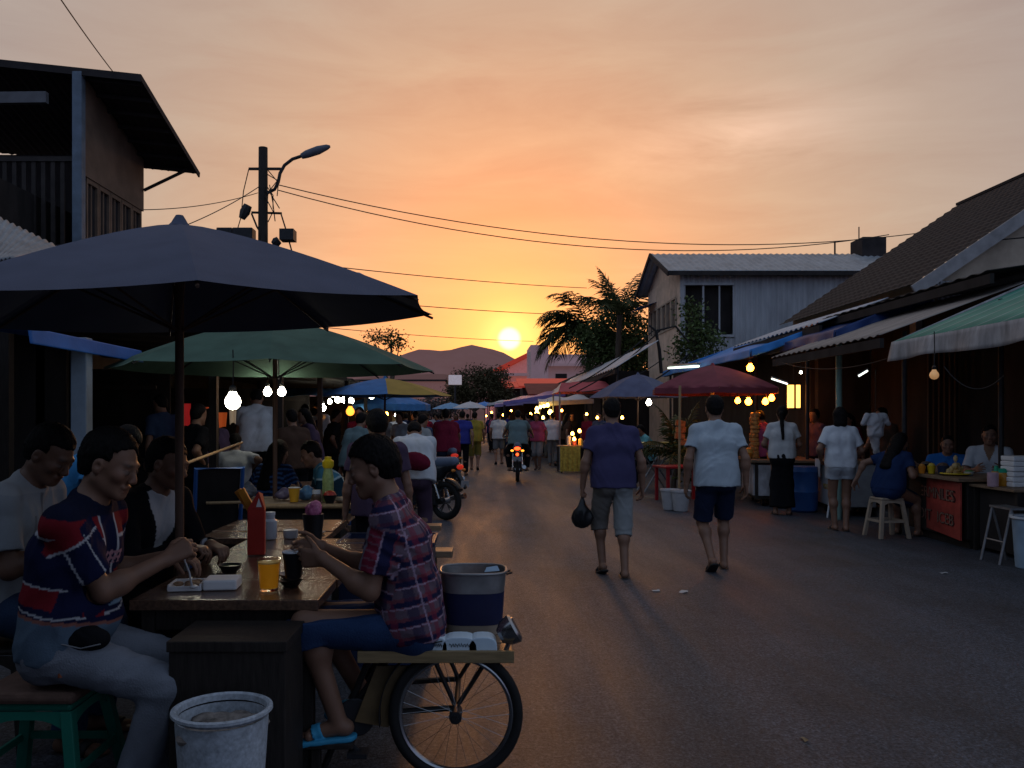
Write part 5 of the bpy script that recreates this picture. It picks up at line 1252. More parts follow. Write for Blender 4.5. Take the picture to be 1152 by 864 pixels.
for k in range(11): mb.lathe([(.075+rs.uniform(-.01, .01), k*.073), (.085, k*.073+.01), (.085, k*.073+.06), (.07, k*.073+.07)], c=(rs.uniform(-.012, .012), rs.uniform(-.012, .012), 0), n=12)
mb.build('packets', mat('orange_packets', (.5, .22, .06), rough=.4, var=.6, scale=25), tw, smooth=True)
lathe_thing('pumpkin', 'round orange pumpkin beside the packet tower', 'pumpkin', (xs(841, 14.9), 14.9, .792), [('fruit', [(.001, 0), (.07, .02), (.11, .09), (.08, .17), (.001, .19)], mat('pumpkin_skin', (.5, .25, .05), rough=.5, var=.3, scale=12))])
for k, (px, c) in enumerate(((846, 'left'), (862, 'right'))): lathe_thing('cup', 'orange cup on the cart, %s of the packet tower' % c, 'cup', (xs(px - 4 + 8*k, 14.6), 14.6, .792), [('cup', [(.04, 0), (.055, .11), (.05, .11), (.001, .02)], OP)])
o = empty('hanging_packets', (xs(766, 16.0), 16.0, 1.45), 0, 'string of orange packets hung on the bamboo pole', 'packets')
mb = MB(); [mb.box(-.09, .09, -.04, .04, -.12*k - .11, -.12*k, Matrix.Rotation(rs.uniform(-.2, .2), 4, 'Y')) for k in range(4)]; mb.build('packets', mat('brown_packets', (.38, .15, .05), rough=.5, var=.6, scale=20), o, bevel=.01)
tag(MB().tube([(xs(764, 14.6), 14.6, .3), (xs(765, 14.6), 14.6, 2.05)], .022, 8).build('bamboo_pole', BAMBOO, smooth=True), 'thin bamboo pole rising from the white pots', 'pole')
c2 = empty('food_cart', (5.72, 13.35, 0), R(-6), 'pale grey box cart with a faded yellow mark', 'cart')
MB().box(-.30, .32, -.42, .42, .14, .80).build('body', mat('pale_grey_paint', (.34, .35, .37), rough=.55, var=.15, dirt=.35), c2, bevel=.015); MB().box(-.34, .36, -.46, .46, .80, .84).build('countertop', PLANK, c2, bevel=.006)
text('lettering', 'MIXED', .12, (-.303, -.05, .42), (0, -1, 0), (0, 0, 1), mat('faded_yellow', (.4, .25, .05), rough=.7, var=.5, scale=30), c2)
for x, y in ((-.2, -.3), (.22, -.3), (-.2, .3), (.22, .3)): MB().lathe([(.07, -.02), (.07, .02)], c=(x, y, .07), n=14, M=Matrix.Rotation(R(90), 4, 'Y')).build('wheel', BLACKP, c2)
MB().tube([(-.34, -.46, .5), (-.45, -.60, 0)], .015, 8).build('prop', WHITEP, c2)
mb = MB(); mb.grid(lambda u, v: (-.36 - .02*math.sin(u*12), .1 + .3*u, .845 - .28*v), 10, 6); tag(mb.build('cloth', WHITET, c2, solid=.008), None)
lathe_thing('barrel', 'blue plastic barrel between the ponytailed woman and the grey cart', 'barrel', (xs(903, 13.7), 13.7, 0), [('barrel', [(.20, 0), (.23, .03), (.235, .3), (.245, .32), (.235, .34), (.235, .62), (.245, .64), (.22, .72), (.001, .73)], BLUEP)])
lathe_thing('cup', 'amber tumbler on the grey cart', 'cup', (5.62, 13.2, .842), [('tumbler', [(.04, 0), (.05, .16), (.045, .16), (.001, .02)], OP)])
for k, (x, y, r_) in enumerate(((5.78, 13.3, .07), (5.8, 13.55, .08), (5.7, 13.5, .06))): lathe_thing('bowl', ('bowl of brown snacks at the near end of the grey cart', 'larger bowl of brown snacks at the far end of the grey cart', 'small snack bowl in the middle of the grey cart')[k], 'bowl', (x, y, .842), [('bowl', [(r_*.6, 0), (r_, .06), (r_*.9, .06), (.001, .02)], PLANK), ('snacks', [(r_*.88, .055), (r_*.5, .09), (.001, .10)], mat('brown_packets', (.38, .15, .05)))])
# pots, palm, tables beside the white-shirted man
POTM = mat('whitish_pot', (.42, .40, .40), rough=.6, var=.15, dirt=.3)
for k, px in enumerate((754, 766)): lathe_thing('plant_pot', ('left one of the two whitish pots at the roadside', 'right one of the two whitish pots at the roadside')[k], 'pot', (xs(px, 13.9 - .2*k), 13.9 - .2*k, 0), [('pot', [(.10, 0), (.115, .01), (.15, .30), (.165, .31), (.165, .34), (.14, .34), (.12, .28), (.001, .28)], POTM)])
REDPL = mat('red_plastic', (.30, .015, .02), rough=.4, var=.1)
rt = empty('plastic_table', (xs(766, 15.4), 15.4, 0), .2, 'low red plastic table behind the whitish pots', 'table')
MB().box(-.42, .42, -.3, .3, .60, .64).build('tabletop', REDPL, rt, bevel=.01)
for x in (-.36, .36):
    for y in (-.25, .25): MB().box(x-.025, x+.025, y-.025, y+.025, 0, .6).build('leg', REDPL, rt)
yt = empty('folding_table', (xs(737, 17.5), 17.5, 0), .1, 'yellow topped folding table beside the potted palm', 'table')
MB().box(-.36, .36, -.3, .3, .96, 1.0).build('tabletop', mat('yellow_tray', (.45, .3, .04), rough=.5), yt, bevel=.008)
for s in (-1, 1): MB().tube([(-.3, .25*s, 0), (.3, .25*s, .96)], .016, 8).build('leg', STEEL, yt); MB().tube([(.3, .25*s, 0), (-.3, .25*s, .96)], .016, 8).build('leg', STEEL, yt)

# ------------------------------------------------------------------ vegetation
def leafm(name, c): return mat(name, c, rough=.6, var=.5, scale=2.5, spec=.25)
LEAF = leafm('dark_leaf', (.06, .085, .025)); LEAF2 = leafm('mid_leaf', (.07, .10, .03)); PALMG = leafm('palm_frond', (.05, .06, .02)); BARK = mat('bark', (.08, .06, .045), rough=.9, var=.4, scale=8, stretch=(1, 1, .2))
def frond(mb, base, az, el, Ln, droop, nl=26, wl=.5, rg=rnd):
    pts = []; d = Vector((math.cos(az)*math.cos(el), math.sin(az)*math.cos(el), math.sin(el))); p = Vector(base); n = 14
    for i in range(n + 1):
        pts.append(p.copy()); p = p + d*Ln/n; d = (d + Vector((0, 0, -droop*(.4+i/n)/n*2))).normalized()
    mb.tube(pts, [.03*(1-.85*i/n) for i in range(n+1)], 4)
    side = Vector((-math.sin(az), math.cos(az), 0))
    for i in range(nl*2):
        t = .10 + .9*(i//2)/nl; k = min(n-1, int(t*n)); f = t*n - k; q = pts[k].lerp(pts[k+1], f); dd = (pts[k+1]-pts[k]).normalized()
        s = side if i % 2 else -side
        l = wl*math.sin(math.pi*min(1, .18+t*.85))*rg.uniform(.8, 1.15)
        e = q + (s*.75 + dd*.65 + Vector((0, 0, rg.uniform(-.75, -.15))))*l
        m_ = q.lerp(e, .5) + Vector((0, 0, .06*l)); w_ = dd*.022*max(1, Ln/2)
        mb.add([q - w_*.6, q + w_*.6, m_ + w_, e, m_ - w_], [(0, 1, 2, 3, 4)])
def palm(name, label, p, h_, nf, Ln, wl, el_rng, droop, seed, azs=None, tr=.14, nl=26):
    rg = random.Random(seed); o = empty(name, p, 0, label, 'tree' if h_ > 2 else 'plant')
    top = Vector((.15, 0, h_))
    MB().tube([(0, 0, 0), (.02, 0, h_*.4), (.1, 0, h_*.8), top], [tr*1.3, tr, tr*.85, tr*.8], 10).build('trunk', BARK, o, smooth=True)
    for k in range(nf):
        mb = MB(); az = azs[k] if azs and k < len(azs) else 2*math.pi*k/nf*1.618 + rg.uniform(-.2, .2)
        frond(mb, top, az, R(rg.uniform(*el_rng)), Ln*rg.uniform(.85, 1.1), droop*rg.uniform(.8, 1.2), nl, wl, rg); mb.build('frond', PALMG, o)
    return o
def tree(label, p, blobs, n, lsz, m, th_=2, seed=1, name='leafy_tree', cat='tree', trunk_r=.12):
    rg = random.Random(seed); o = empty(name, p, 0, label, cat)
    c0 = Vector(blobs[0][0])
    tb_ = MB().tube([(0, 0, 0), (.05, 0, c0.z*.5), c0], [trunk_r*1.2, trunk_r, trunk_r*.4], 8)
    for c, r in blobs[1:]: tb_.tube([(.03, 0, c0.z*.5), (Vector((0, 0, c0.z*.55)) + Vector(c))/2, c], [trunk_r*.6, trunk_r*.45, trunk_r*.15], 6)
    tb_.build('trunk', BARK, o, smooth=True)
    vs, fs = [], []; tot = sum(r[0]*r[2] if isinstance(r, tuple) else r*r for c, r in blobs)
    for c, r in blobs:
        c = Vector(c); rr = Vector(r) if isinstance(r, tuple) else Vector((r, r, r)); k = int(n*(rr.x*rr.z)/tot); cl_ = max(6, k//22)
        for _ in range(cl_):
            v = Vector((rg.gauss(0, 1), rg.gauss(0, 1), rg.gauss(0, 1))).normalized()*rg.uniform(.45, 1.05); q0 = c + Vector((v.x*rr.x, v.y*rr.y, v.z*rr.z))
            for _ in range(22):
                q = q0 + Vector((rg.gauss(0, 1), rg.gauss(0, 1), rg.gauss(0, .8)))*lsz*1.5
                d = Vector((rg.gauss(0, 1), rg.gauss(0, 1), rg.gauss(-.3, .7))).normalized(); s = d.cross(Vector((rg.gauss(0, 1), rg.gauss(0, 1), rg.gauss(0, 1)))).normalized()
                l = lsz*rg.uniform(.7, 1.3); b_ = len(vs)
                vs += [q, q + d*l*.5 + s*l*.28, q + d*l, q + d*l*.5 - s*l*.28]; fs.append((b_, b_+1, b_+2, b_+3))
    MB().add(vs, fs).build('crown', m, o)
    return o
Yp = 38
def P_(px, py, Y=Yp): return at(px, py, Y)
q = P_(660, 374); palm('palm_tree', 'palm tree with long fronds drooping over the white building', (q.x, q.y, 0), q.z, 22, 3.2, 1.05, (-20, 70), 1.4, 11, azs=[math.pi, math.pi-.25, math.pi+.3, math.pi*.93, math.pi+.15, 2.6, 3.6], nl=30)
q = P_(693, 346, 34.5); palm('palm_tree', 'taller palm with upright fronds behind the leafy tree', (q.x, q.y, 0), q.z - .3, 19, 2.3, .78, (22, 76), .8, 5, nl=30)
q = P_(694, 470, 36); tree('dense leafy tree in front of the two palms', (q.x, q.y, 0), [((0, 0, 4.9), (1.55, 1.2, 1.35)), ((-.9, 0, 5.0), (.9, .9, .8)), ((.3, -.2, 3.8), (1.5, 1.2, .8)), ((1.4, .3, 4.4), (.8, .8, .9))], 9000, .17, LEAF, seed=3)
q = P_(782, 470, 25.5); tree('small leafy tree against the pale corrugated wall', (q.x, q.y, 0), [((0, 0, 3.95), (.52, .4, .42)), ((-.1, 0, 4.6), (.2, .2, .42)), ((.3, 0, 3.65), (.45, .4, .35)), ((-.3, .1, 3.5), (.4, .4, .35))], 2000, .12, LEAF2, seed=9, trunk_r=.06)
q = P_(533, 470, 66); tree('round bushy tree at the end of the road', (q.x, q.y, 0), [((0, 0, 3.9), (1.9, 1.5, 1.5)), ((1.5, .3, 4.5), (1.2, 1, 1.0)), ((-1.2, 0, 3.2), (1.1, 1, .9)), ((1.9, 0, 3.3), (1.2, 1, .9))], 15000, .17, leafm('dusky_leaf', (.06, .05, .022)), seed=13)
q = P_(490, 470, 72); tree('low grey bush left of the round bushy tree', (q.x, q.y, 0), [((0, 0, 2.3), (2.2, 1.5, .9)), ((-2, 0, 1.9), (1.5, 1, .8))], 3500, .24, leafm('grey_leaf', (.09, .075, .07)), seed=17)
q = P_(440, 470, 48); tree('thin treetops showing above the far left umbrellas', (q.x, q.y, 0), [((0, 0, 5.9), (.35, .3, .5)), ((-1.0, 0, 6.0), (.3, .3, .4)), ((.5, 0, 5.7), (.3, .3, .3))], 900, .16, LEAF, seed=21)
palm('potted_palm', 'potted palm spreading dark fronds behind the purple shirted man', (xs(757, 16.6), 16.6, 0), .75, 14, 1.15, .34, (10, 78), .9, 31, tr=.05, nl=22)
q = (xs(779, 16.4), 16.4, 0); tree('dark leafy shrub under the maroon umbrella', q, [((0, 0, .95), (.34, .3, .4)), ((.05, 0, .5), (.3, .3, .3))], 1200, .09, LEAF2, seed=23, name='shrub', cat='plant', trunk_r=.03)

# ------------------------------------------------------------------ bulbs and cables on the right
for k, (px, py, Y, r_, m, lab) in enumerate((
        (779, 440, 15.3, .045, WARM, 'warm bulb at the left rim of the maroon umbrella'), (830, 451, 15.2, .05, AMBER, 'amber bulb under the maroon umbrella, left of the pair'), (842, 452, 15.2, .06, AMBER, 'amber bulb under the maroon umbrella, right of the pair'),
        (861, 452, 15.2, .055, AMBER, 'lower amber bulb outside the right rim of the maroon umbrella'), (868, 448, 15.2, .055, AMBER, 'upper amber bulb outside the right rim of the maroon umbrella'), (844, 414, 15.4, .065, AMBER, 'amber bulb burning above the maroon umbrella'),
        (730, 453, 19.6, .065, COOL, 'white bulb under the slate blue umbrella'), (901, 403+16, 13.0, .02, COOL, 'tiny white bulb on the beige awning wire'))):
    bulb(at(px, py, Y), r_, m, lab, cord=.16)
for k, (px, py, r_) in enumerate(((604, 460, .06), (608, 458, .05), (612, 457, .05), (616, 456, .06), (604, 465, .07), (619, 464, .075), (611, 470, .05))):
    bulb(at(px, py, 27.2), r_, bulb_mat('yellow_bulb_glass', (1, .62, .12), 16), 'yellow bulb of the cluster lighting the stall under the white tarpaulin', cord=.08, group='yellow bulbs over the stall under the white tarpaulin')
tl = empty('lit_lantern', at(893, 446, 14.9), 0, 'glowing yellow box lantern right of the amber bulbs', 'lantern')
MB().box(-.10, .10, -.05, .05, -.2, .2).build('panel', bulb_mat('lantern_panel', (1, .50, .10), 3.2), tl, bevel=.01); MB().box(-.12, .12, -.06, .06, .2, .23).box(-.12, .12, -.06, .06, -.23, -.2).box(-.015, .015, -.065, -.052, -.2, .2).build('frame', DARKWOOD, tl); MB().tube([(0, 0, .23), (0, 0, .6)], .006, 6).build('cord', WIREM, tl)
for k, (a, b) in enumerate((((868, 426), (886, 432)), ((966, 423), (976, 417)))):
    Yq = (14.0, 11.8)[k]
    o = empty('tube_light', at(*a, Yq), 0, ('thin white tube light beside the lantern', 'short white tube light before the slatted screen')[k], 'tube light')
    d = at(*b, Yq) - at(*a, Yq); MB().tube([(0, 0, 0), d], .014, 8).build('tube', bulb_mat('tube_glass', (.9, 1, .9), 2), o, smooth=True); MB().bar(Vector((0, 0, .03)), d + Vector((0, 0, .03)), .03, .02).build('fitting', STEEL, o)
o = empty('tube_light', at(752, 414, 20.5), 0, 'bright white strip light under the sky blue tarpaulin', 'tube light')
MB().tube([(0, 0, 0), at(786, 412, 18.2) - at(752, 414, 20.5)], .024, 8).build('tube', bulb_mat('strip_glass', (.85, 1, .85), 2.2), o, smooth=True); MB().bar(Vector((0, 0, .06)), at(786, 412, 18.2) - at(752, 414, 20.5) + Vector((0, 0, .06)), .08, .03).build('fitting', STEEL, o)
for k, (p, q, s, r_) in enumerate(((at(640, 437, 24), at(735, 372, 24), .12, .018), (at(648, 441, 24), at(742, 372, 24), .16, .018), (at(655, 441, 23), at(744, 405, 23), .18, .014), (at(660, 445, 22), at(775, 398, 22), .35, .02))):
    cable(('upper thick cable slung down from the corner of the grey building', 'second thick cable slung down beside the upper one', 'thin looping cable above the pink awning', 'lowest drooping cable ending near the blue tarpaulin')[k], p, q, s, r_)
tag(MB().tube([at(744, 420, 24), at(742, 395, 24), at(738, 372, 24), at(730, 366, 24)], [.05, .05, .04, .03], 8).tube([at(738, 372, 24), at(760, 367, 24), at(775, 385, 24)], .03, 6).build('cable_post', WIREM, smooth=True), 'bent dark post bundled with cables by the grey building', 'post')
cable('wire of small lights along the beige awning', at(880, 408, 13.5), at(1003, 402, 10.2), .12, .006)
cable('drooping wire in the dark of the green canopy', at(1062, 412, 8.7), at(1130, 422, 8.2), .18, .006)
# low goods stall between the scooter rider and the white shirted stroller
gs = empty('goods_table', (xs(650, 23.5), 23.5, 0), .05, 'table with a yellow skirt and bright wares at the roadside', 'table')
MB().box(-.55, .75, -.4, .4, .70, .74).build('tabletop', PLANK, gs, bevel=.005)
mb = MB(); mb.grid(lambda u, v: (-.55 + .55*u, -.42 - .025*math.sin(u*26)*v, .73 - .68*v), 40, 4); mb.build('skirt', mat('yellow_print_cloth', (.42, .30, .05), rough=.8, var=.5, scale=14), gs, smooth=True)
for x in (-.5, .7):
    for y in (-.35, .35): MB().box(x-.02, x+.02, y-.02, y+.02, 0, .70).build('leg', DARKWOOD, gs)
wc = [(.5, .48, .45), (.45, .1, .08), (.5, .4, .1), (.2, .2, .4), (.6, .6, .6), (.35, .2, .1)]
for k in range(9):
    x = xs(640, 23.5) + k*.145; hh = rnd.uniform(.10, .26)
    lathe_thing('ware', '%s container among the wares on the yellow skirted table' % ('cream', 'red', 'yellow', 'violet', 'white', 'brown')[k % 6], 'container', (x, 23.4 + rnd.uniform(-.15, .1), .742), [('body', [(.05, 0), (.06, .01), (.06, hh), (.03, hh+.04), (.001, hh+.05)], mat('ware_%d' % (k % 6), wc[k % 6], rough=.4))], group='wares on the yellow skirted table')
for k, (px, py) in enumerate(((644, 488), (652, 485), (646, 494))): bulb(at(px, py, 23.1), .045, WARM, 'warm bulb glinting over the wares of the yellow skirted table', cord=.05, group='bulbs over the yellow skirted table')

# more of the close-packed far right side
for k, (pa, pb, Y, pt, pe, m, lab) in enumerate(((588, 640, 58, 424, 436, REDGLARE, 'far low shop with a sheet roof painted glare red below the palm fronds'), (560, 600, 68, 428, 437, REDGLARE, 'far shop with a sheet roof painted glare red right of the bushy tree'), (600, 690, 47, 428, 444, mat('dark_red_glare_board', (.08, .02, .018), rough=.8, var=.4, scale=2, emit=(.4, .05, .04), estr=.06), 'far dark red boarded shop front under the pale sheet'))):  # roof and board reds include painted sun glare
    o = empty('shop', (0, 0, 0), 0, lab, 'shop'); x0, x1 = xs(pa, Y), xs(pb, Y)
    MB().box(x0, x1, Y, Y+4, 0, zs(pe, Y)).build('wall', SHADOW if k < 2 else m, o)
    MB().add([(x0-.3, Y-.5, zs(pe, Y)+.02), (x1+.3, Y-.5, zs(pe, Y)+.02), (x1+.3, Y+4, zs(pt, Y)), (x0-.3, Y+4, zs(pt, Y))], [(0, 1, 2, 3)]).build('roof', m, o, solid=.08)
for k, (px, py, Y) in enumerate(((597, 466, 36), (585, 468, 42), (575, 462, 45), (566, 467, 48), (632, 462, 26.5), (640, 470, 27), (660, 466, 24.5), (672, 470, 23), (690, 463, 21), (700, 470, 20.5), (553, 464, 55), (547, 468, 58))):
    bulb(at(px, py, Y), .036 if Y < 30 else .055, WARM, 'small warm bulb among the crowded far right stalls', cord=.06, group='warm bulbs of the far right stalls')
for k, (px, py, Y) in enumerate(((343, 452, 21), (351, 466, 18), (402, 464, 22), (426, 470, 27), (443, 467, 30), (330, 470, 14), (452, 471, 34), (468, 465, 36), (478, 468, 40))):
    bulb(at(px, py, Y), .045 if Y < 24 else .06, (COOL, WARM)[k % 2], 'small bulb deep in the left market', cord=.06, group='small bulbs deep in the left market')
# scraps on the road
for k, (px, py, sx, sy, c_) in enumerate(((738, 665, .07, .03, 'white'), (769, 666, .10, .03, 'white'), (1062, 645, .05, .04, 'pale'), (905, 833, .025, .025, 'buff'))):
    Y = CAM_H*F_PX/(py - HZ)
    mb = MB(); mb.grid(lambda u, v: ((u-.5)*sx, (v-.5)*sy*2, .006 + .006*math.sin(u*5+k)*math.sin(v*4+k*2)), 5, 5)
    tag(mb.build('paper_scrap', mat('scrap_' + c_, {'white': (.5, .48, .46), 'pale': (.3, .3, .3), 'buff': (.25, .18, .1), 'brown': (.08, .05, .03)}[c_], rough=.8), loc=(xs(px, Y), Y, 0), rz=k*1.1), ('left white scrap on the road behind the strollers', 'right white scrap on the road behind the strollers', 'pale scrap near the foot of the red counter', 'buff scrap at the bottom of the road', 'buff leaf to the right of the cart wheel', 'pale scrap before the cream stool', 'brown leaf level with the oval bucket', 'brown leaf at lower right of the road')[k], 'litter')

tag(MB().box(4.9, 6.6, 32.7, 32.95, 0, 3.3).build('shop_wall', SHADOW, bevel=.01), 'dark cross wall glimpsed under the slate blue umbrella', 'wall')
# ------------------------------------------------------------------ bicycle cart
TYRE = mat('tyre_rubber', (.014, .013, .013), rough=.8, var=.3); CHROME = mat('dull_chrome', (.35, .35, .36), rough=.25, metal=.95, var=.15); FRAMEM = mat('black_frame_paint', (.02, .018, .018), rough=.4, var=.2)
def spoked_wheel(parent, c, r, tw=.022, spokes=28, axis='Y', rimm=None):
    """wheel in the plane perpendicular to axis"""
    M = Matrix.Translation(c) @ (Matrix.Rotation(R(90), 4, 'X') if axis == 'Y' else Matrix.Rotation(R(90), 4, 'Y'))
    n = 56; circ = lambda rr, z=0: [M @ Vector((rr*math.cos(2*math.pi*k/n), rr*math.sin(2*math.pi*k/n), z)) for k in range(n)]
    w_ = MB().tube(circ(r-tw), tw, 10, closed=True).build('wheel', TYRE, parent, smooth=True)
    MB().tube(circ(r-2.1*tw), tw*.55, 8, closed=True).build('rim', rimm or CHROME, w_, smooth=True)
    mb = MB()
    for k in range(spokes):
        a = 2*math.pi*k/spokes; b = a + (.5 if k % 2 else -.5); z = .03 if k % 4 < 2 else -.03
        mb.tube([M @ Vector((.025*math.cos(b), .025*math.sin(b), z)), M @ Vector(((r-2.1*tw)*math.cos(a), (r-2.1*tw)*math.sin(a), 0))], .0010, 4)
    mb.build('spokes', CHROME, w_)
    MB().tube([M @ Vector((0, 0, -.05)), M @ Vector((0, 0, .05))], .026, 12).build('hub', DSTEEL, w_, smooth=True)
    return w_
bc = empty('bicycle_cart', (-.10, 3.64, 0), 0, 'bicycle cart with a plank seat and big spoked wheel beside the nearest table', 'cart')
spoked_wheel(bc, (0, -.12, .278), .278)
mb = MB()
for k in range(4): mb.box(-.40, .235, -.14 + k*.145, -.005 + k*.145, .515, .54)
mb.build('plank_seat', PLANK, bc, bevel=.004)
MB().box(-.40, .24, -.165, -.142, .50, .548).build('edge_strip', mat('yellowed_strip', (.26, .18, .09), rough=.6, var=.3, scale=8, stretch=(1, 9, 9)), bc, bevel=.003)
fmb = MB()
for y in (-.05, .35):
    fmb.tube([(-.39, y, .50), (.22, y, .50)], .013, 8).tube([(0, y, .28), (-.30, y, .26), (-.50, y, .20)], .013, 8).tube([(0, y, .28), (-.10, y, .50)], .010, 8).tube([(.0, y, .28), (.14, y, .50)], .010, 8).tube([(-.50, y, .18), (-.28, y, .50)], .016, 8).tube([(-.36, y, .5), (-.56, y, .02)], .014, 8)
fmb.tube([(0, -.18, .278), (0, .37, .278)], .012, 8).tube([(-.5, -.08, .2), (-.5, .38, .2)], .012, 8)
fmb.build('frame', FRAMEM, bc, smooth=True)
mb = MB(); n = 18
def fen(u, v):
    a = R(100 + 88*u); rr = .315; return (rr*math.cos(a), -.155 + .07*v, .278 + rr*math.sin(a))
mb.grid(fen, n, 2); mb.build('mudguard', FRAMEM, bc, smooth=True, solid=.003)
MB().add([(-.19, -.10, .47), (-.33, -.10, .47), (-.42, -.10, .24), (-.28, -.10, .215)], [(0, 1, 2, 3)]).build('side_panel', mat('mustard_panel', (.17, .11, .05), rough=.5, var=.35, scale=9, dirt=.4), bc, solid=.012)
MB().box(-.78, -.42, -.16, -.04, .145, .168).box(-.6, -.56, -.12, -.08, 0, .145).build('footrest', DARKWOOD, bc, bevel=.004)
MB().tube([(-.50, -.10, .19), (-.40, -.13, .13)], .012, 8).box(-.44, -.36, -.18, -.10, .115, .135).build('pedal', DSTEEL, bc)
MB().lathe([(.075, -.006), (.08, 0), (.075, .006)], c=(-.42, -.08, .25), n=26, M=Matrix.Rotation(R(90), 4, 'X')).build('chainring', DSTEEL, bc)
MB().tube([(.20, -.10, .52), (.235, -.10, .60), (.225, -.10, .67)], .010, 8).build('lamp_bracket', CHROME, bc)
MB().lathe([(.03, -.05), (.055, -.02), (.062, .02), (.052, .03), (.001, .026)], c=(.225, -.09, .615), n=20, M=Matrix.Rotation(R(60), 4, 'Y')).build('lamp', CHROME, bc, smooth=True)
# bucket on the cart: oval tin with a navy band
ob = empty('oval_bucket', (-.03, 3.86, .543), 0, 'oval tin bucket with a navy band riding on the bicycle cart', 'bucket')
def oval(z, a, b, m=40, e=3.2):
    return [((a*abs(math.cos(t))**(2/e)*math.copysign(1, math.cos(t))), b*abs(math.sin(t))**(2/e)*math.copysign(1, math.sin(t)), z) for t in (2*math.pi*k/m for k in range(m))]
def loft(rings, capb=False):
    mb = MB(); m = len(rings[0]); vs = [p for r_ in rings for p in r_]; fs = [(i*m+k, i*m+(k+1) % m, (i+1)*m+(k+1) % m, (i+1)*m+k) for i in range(len(rings)-1) for k in range(m)]
    if capb: fs.append(tuple(range(m))[::-1])
    return mb.add(vs, fs)
TINS = mat('scuffed_tin', (.30, .29, .29), rough=.4, metal=.6, var=.35, scale=10, dirt=.45); TINN = mat('navy_band_paint', (.012, .016, .06), rough=.5, var=.2, dirt=.15)
loft([oval(0, .125, .115), oval(.045, .130, .12)], True).build('base_band', mat('beige_band', (.34, .28, .22), rough=.6, var=.2, dirt=.3), ob, smooth=True)
loft([oval(.045, .1315, .1215), oval(.185, .1405, .1285)]).build('navy_band', TINN, ob, smooth=True)
loft([oval(.185, .140, .128), oval(.27, .148, .134), oval(.268, .143, .129), oval(.02, .12, .11)]).build('tub', TINS, ob, smooth=True)
MB().tube([Vector(p) for p in oval(.272, .149, .135)], .006, 8, closed=True).build('rim', TINS, ob, smooth=True)
for s in (-1, 1): MB().tube([(s*.148, -.03, .255), (s*.172, -.03, .262), (s*.172, .03, .262), (s*.148, .03, .255)], .005, 6).build('handle', DSTEEL, ob, smooth=True)
MB().add([(.05, .05, .25), (.12, .03, .26), (.11, .08, .275), (.06, .09, .265)], [(0, 1, 2, 3)]).build('cloth', mat('pale_blue_rag', (.3, .45, .6), rough=.8), ob)
# half round white foam packs with scribbled script
for k, (px, wd) in enumerate(((489, .11), (517, .15), (543, .12))):
    o = empty('foam_pack', (xs(px, 3.5), 3.545, .543), 0, ('leftmost white domed pack with scribbled script on the cart edge', 'middle white domed pack with scribbled script on the cart edge', 'plain white domed pack at the right end of the cart edge')[k], 'pack')
    q = wd/2; prof = [(-q, 0)] + [(-q*math.cos(math.pi*i/12)**1 if False else -q*math.copysign(abs(math.cos(math.pi*i/12))**.7, math.cos(math.pi*i/12)), .058*math.sin(math.pi*i/12)**.6) for i in range(13)] + [(q, 0)]
    mb = MB(); m_ = len(prof); mb.add([(x, -.05, z) for x, z in prof] + [(x*.97, .05, z) for x, z in prof], [tuple(range(m_)), tuple(range(2*m_-1, m_-1, -1))] + [(i, (i+1) % m_, m_+(i+1) % m_, m_+i) for i in range(m_)]); mb.build('pack', mat('bluish_foam', (.55, .66, .74), rough=.6, var=.05), o, bevel=.005)
    if k < 2:
        pts = [(-q*.55 + q*1.1*i/40, -.0525, .026 + .006*math.sin(i*1.1) + .004*math.sin(i*2.7)) for i in range(41)]
        MB().tube(pts, .0011, 4).build('script', mat('dark_ink', (.02, .02, .025), rough=.6), o)
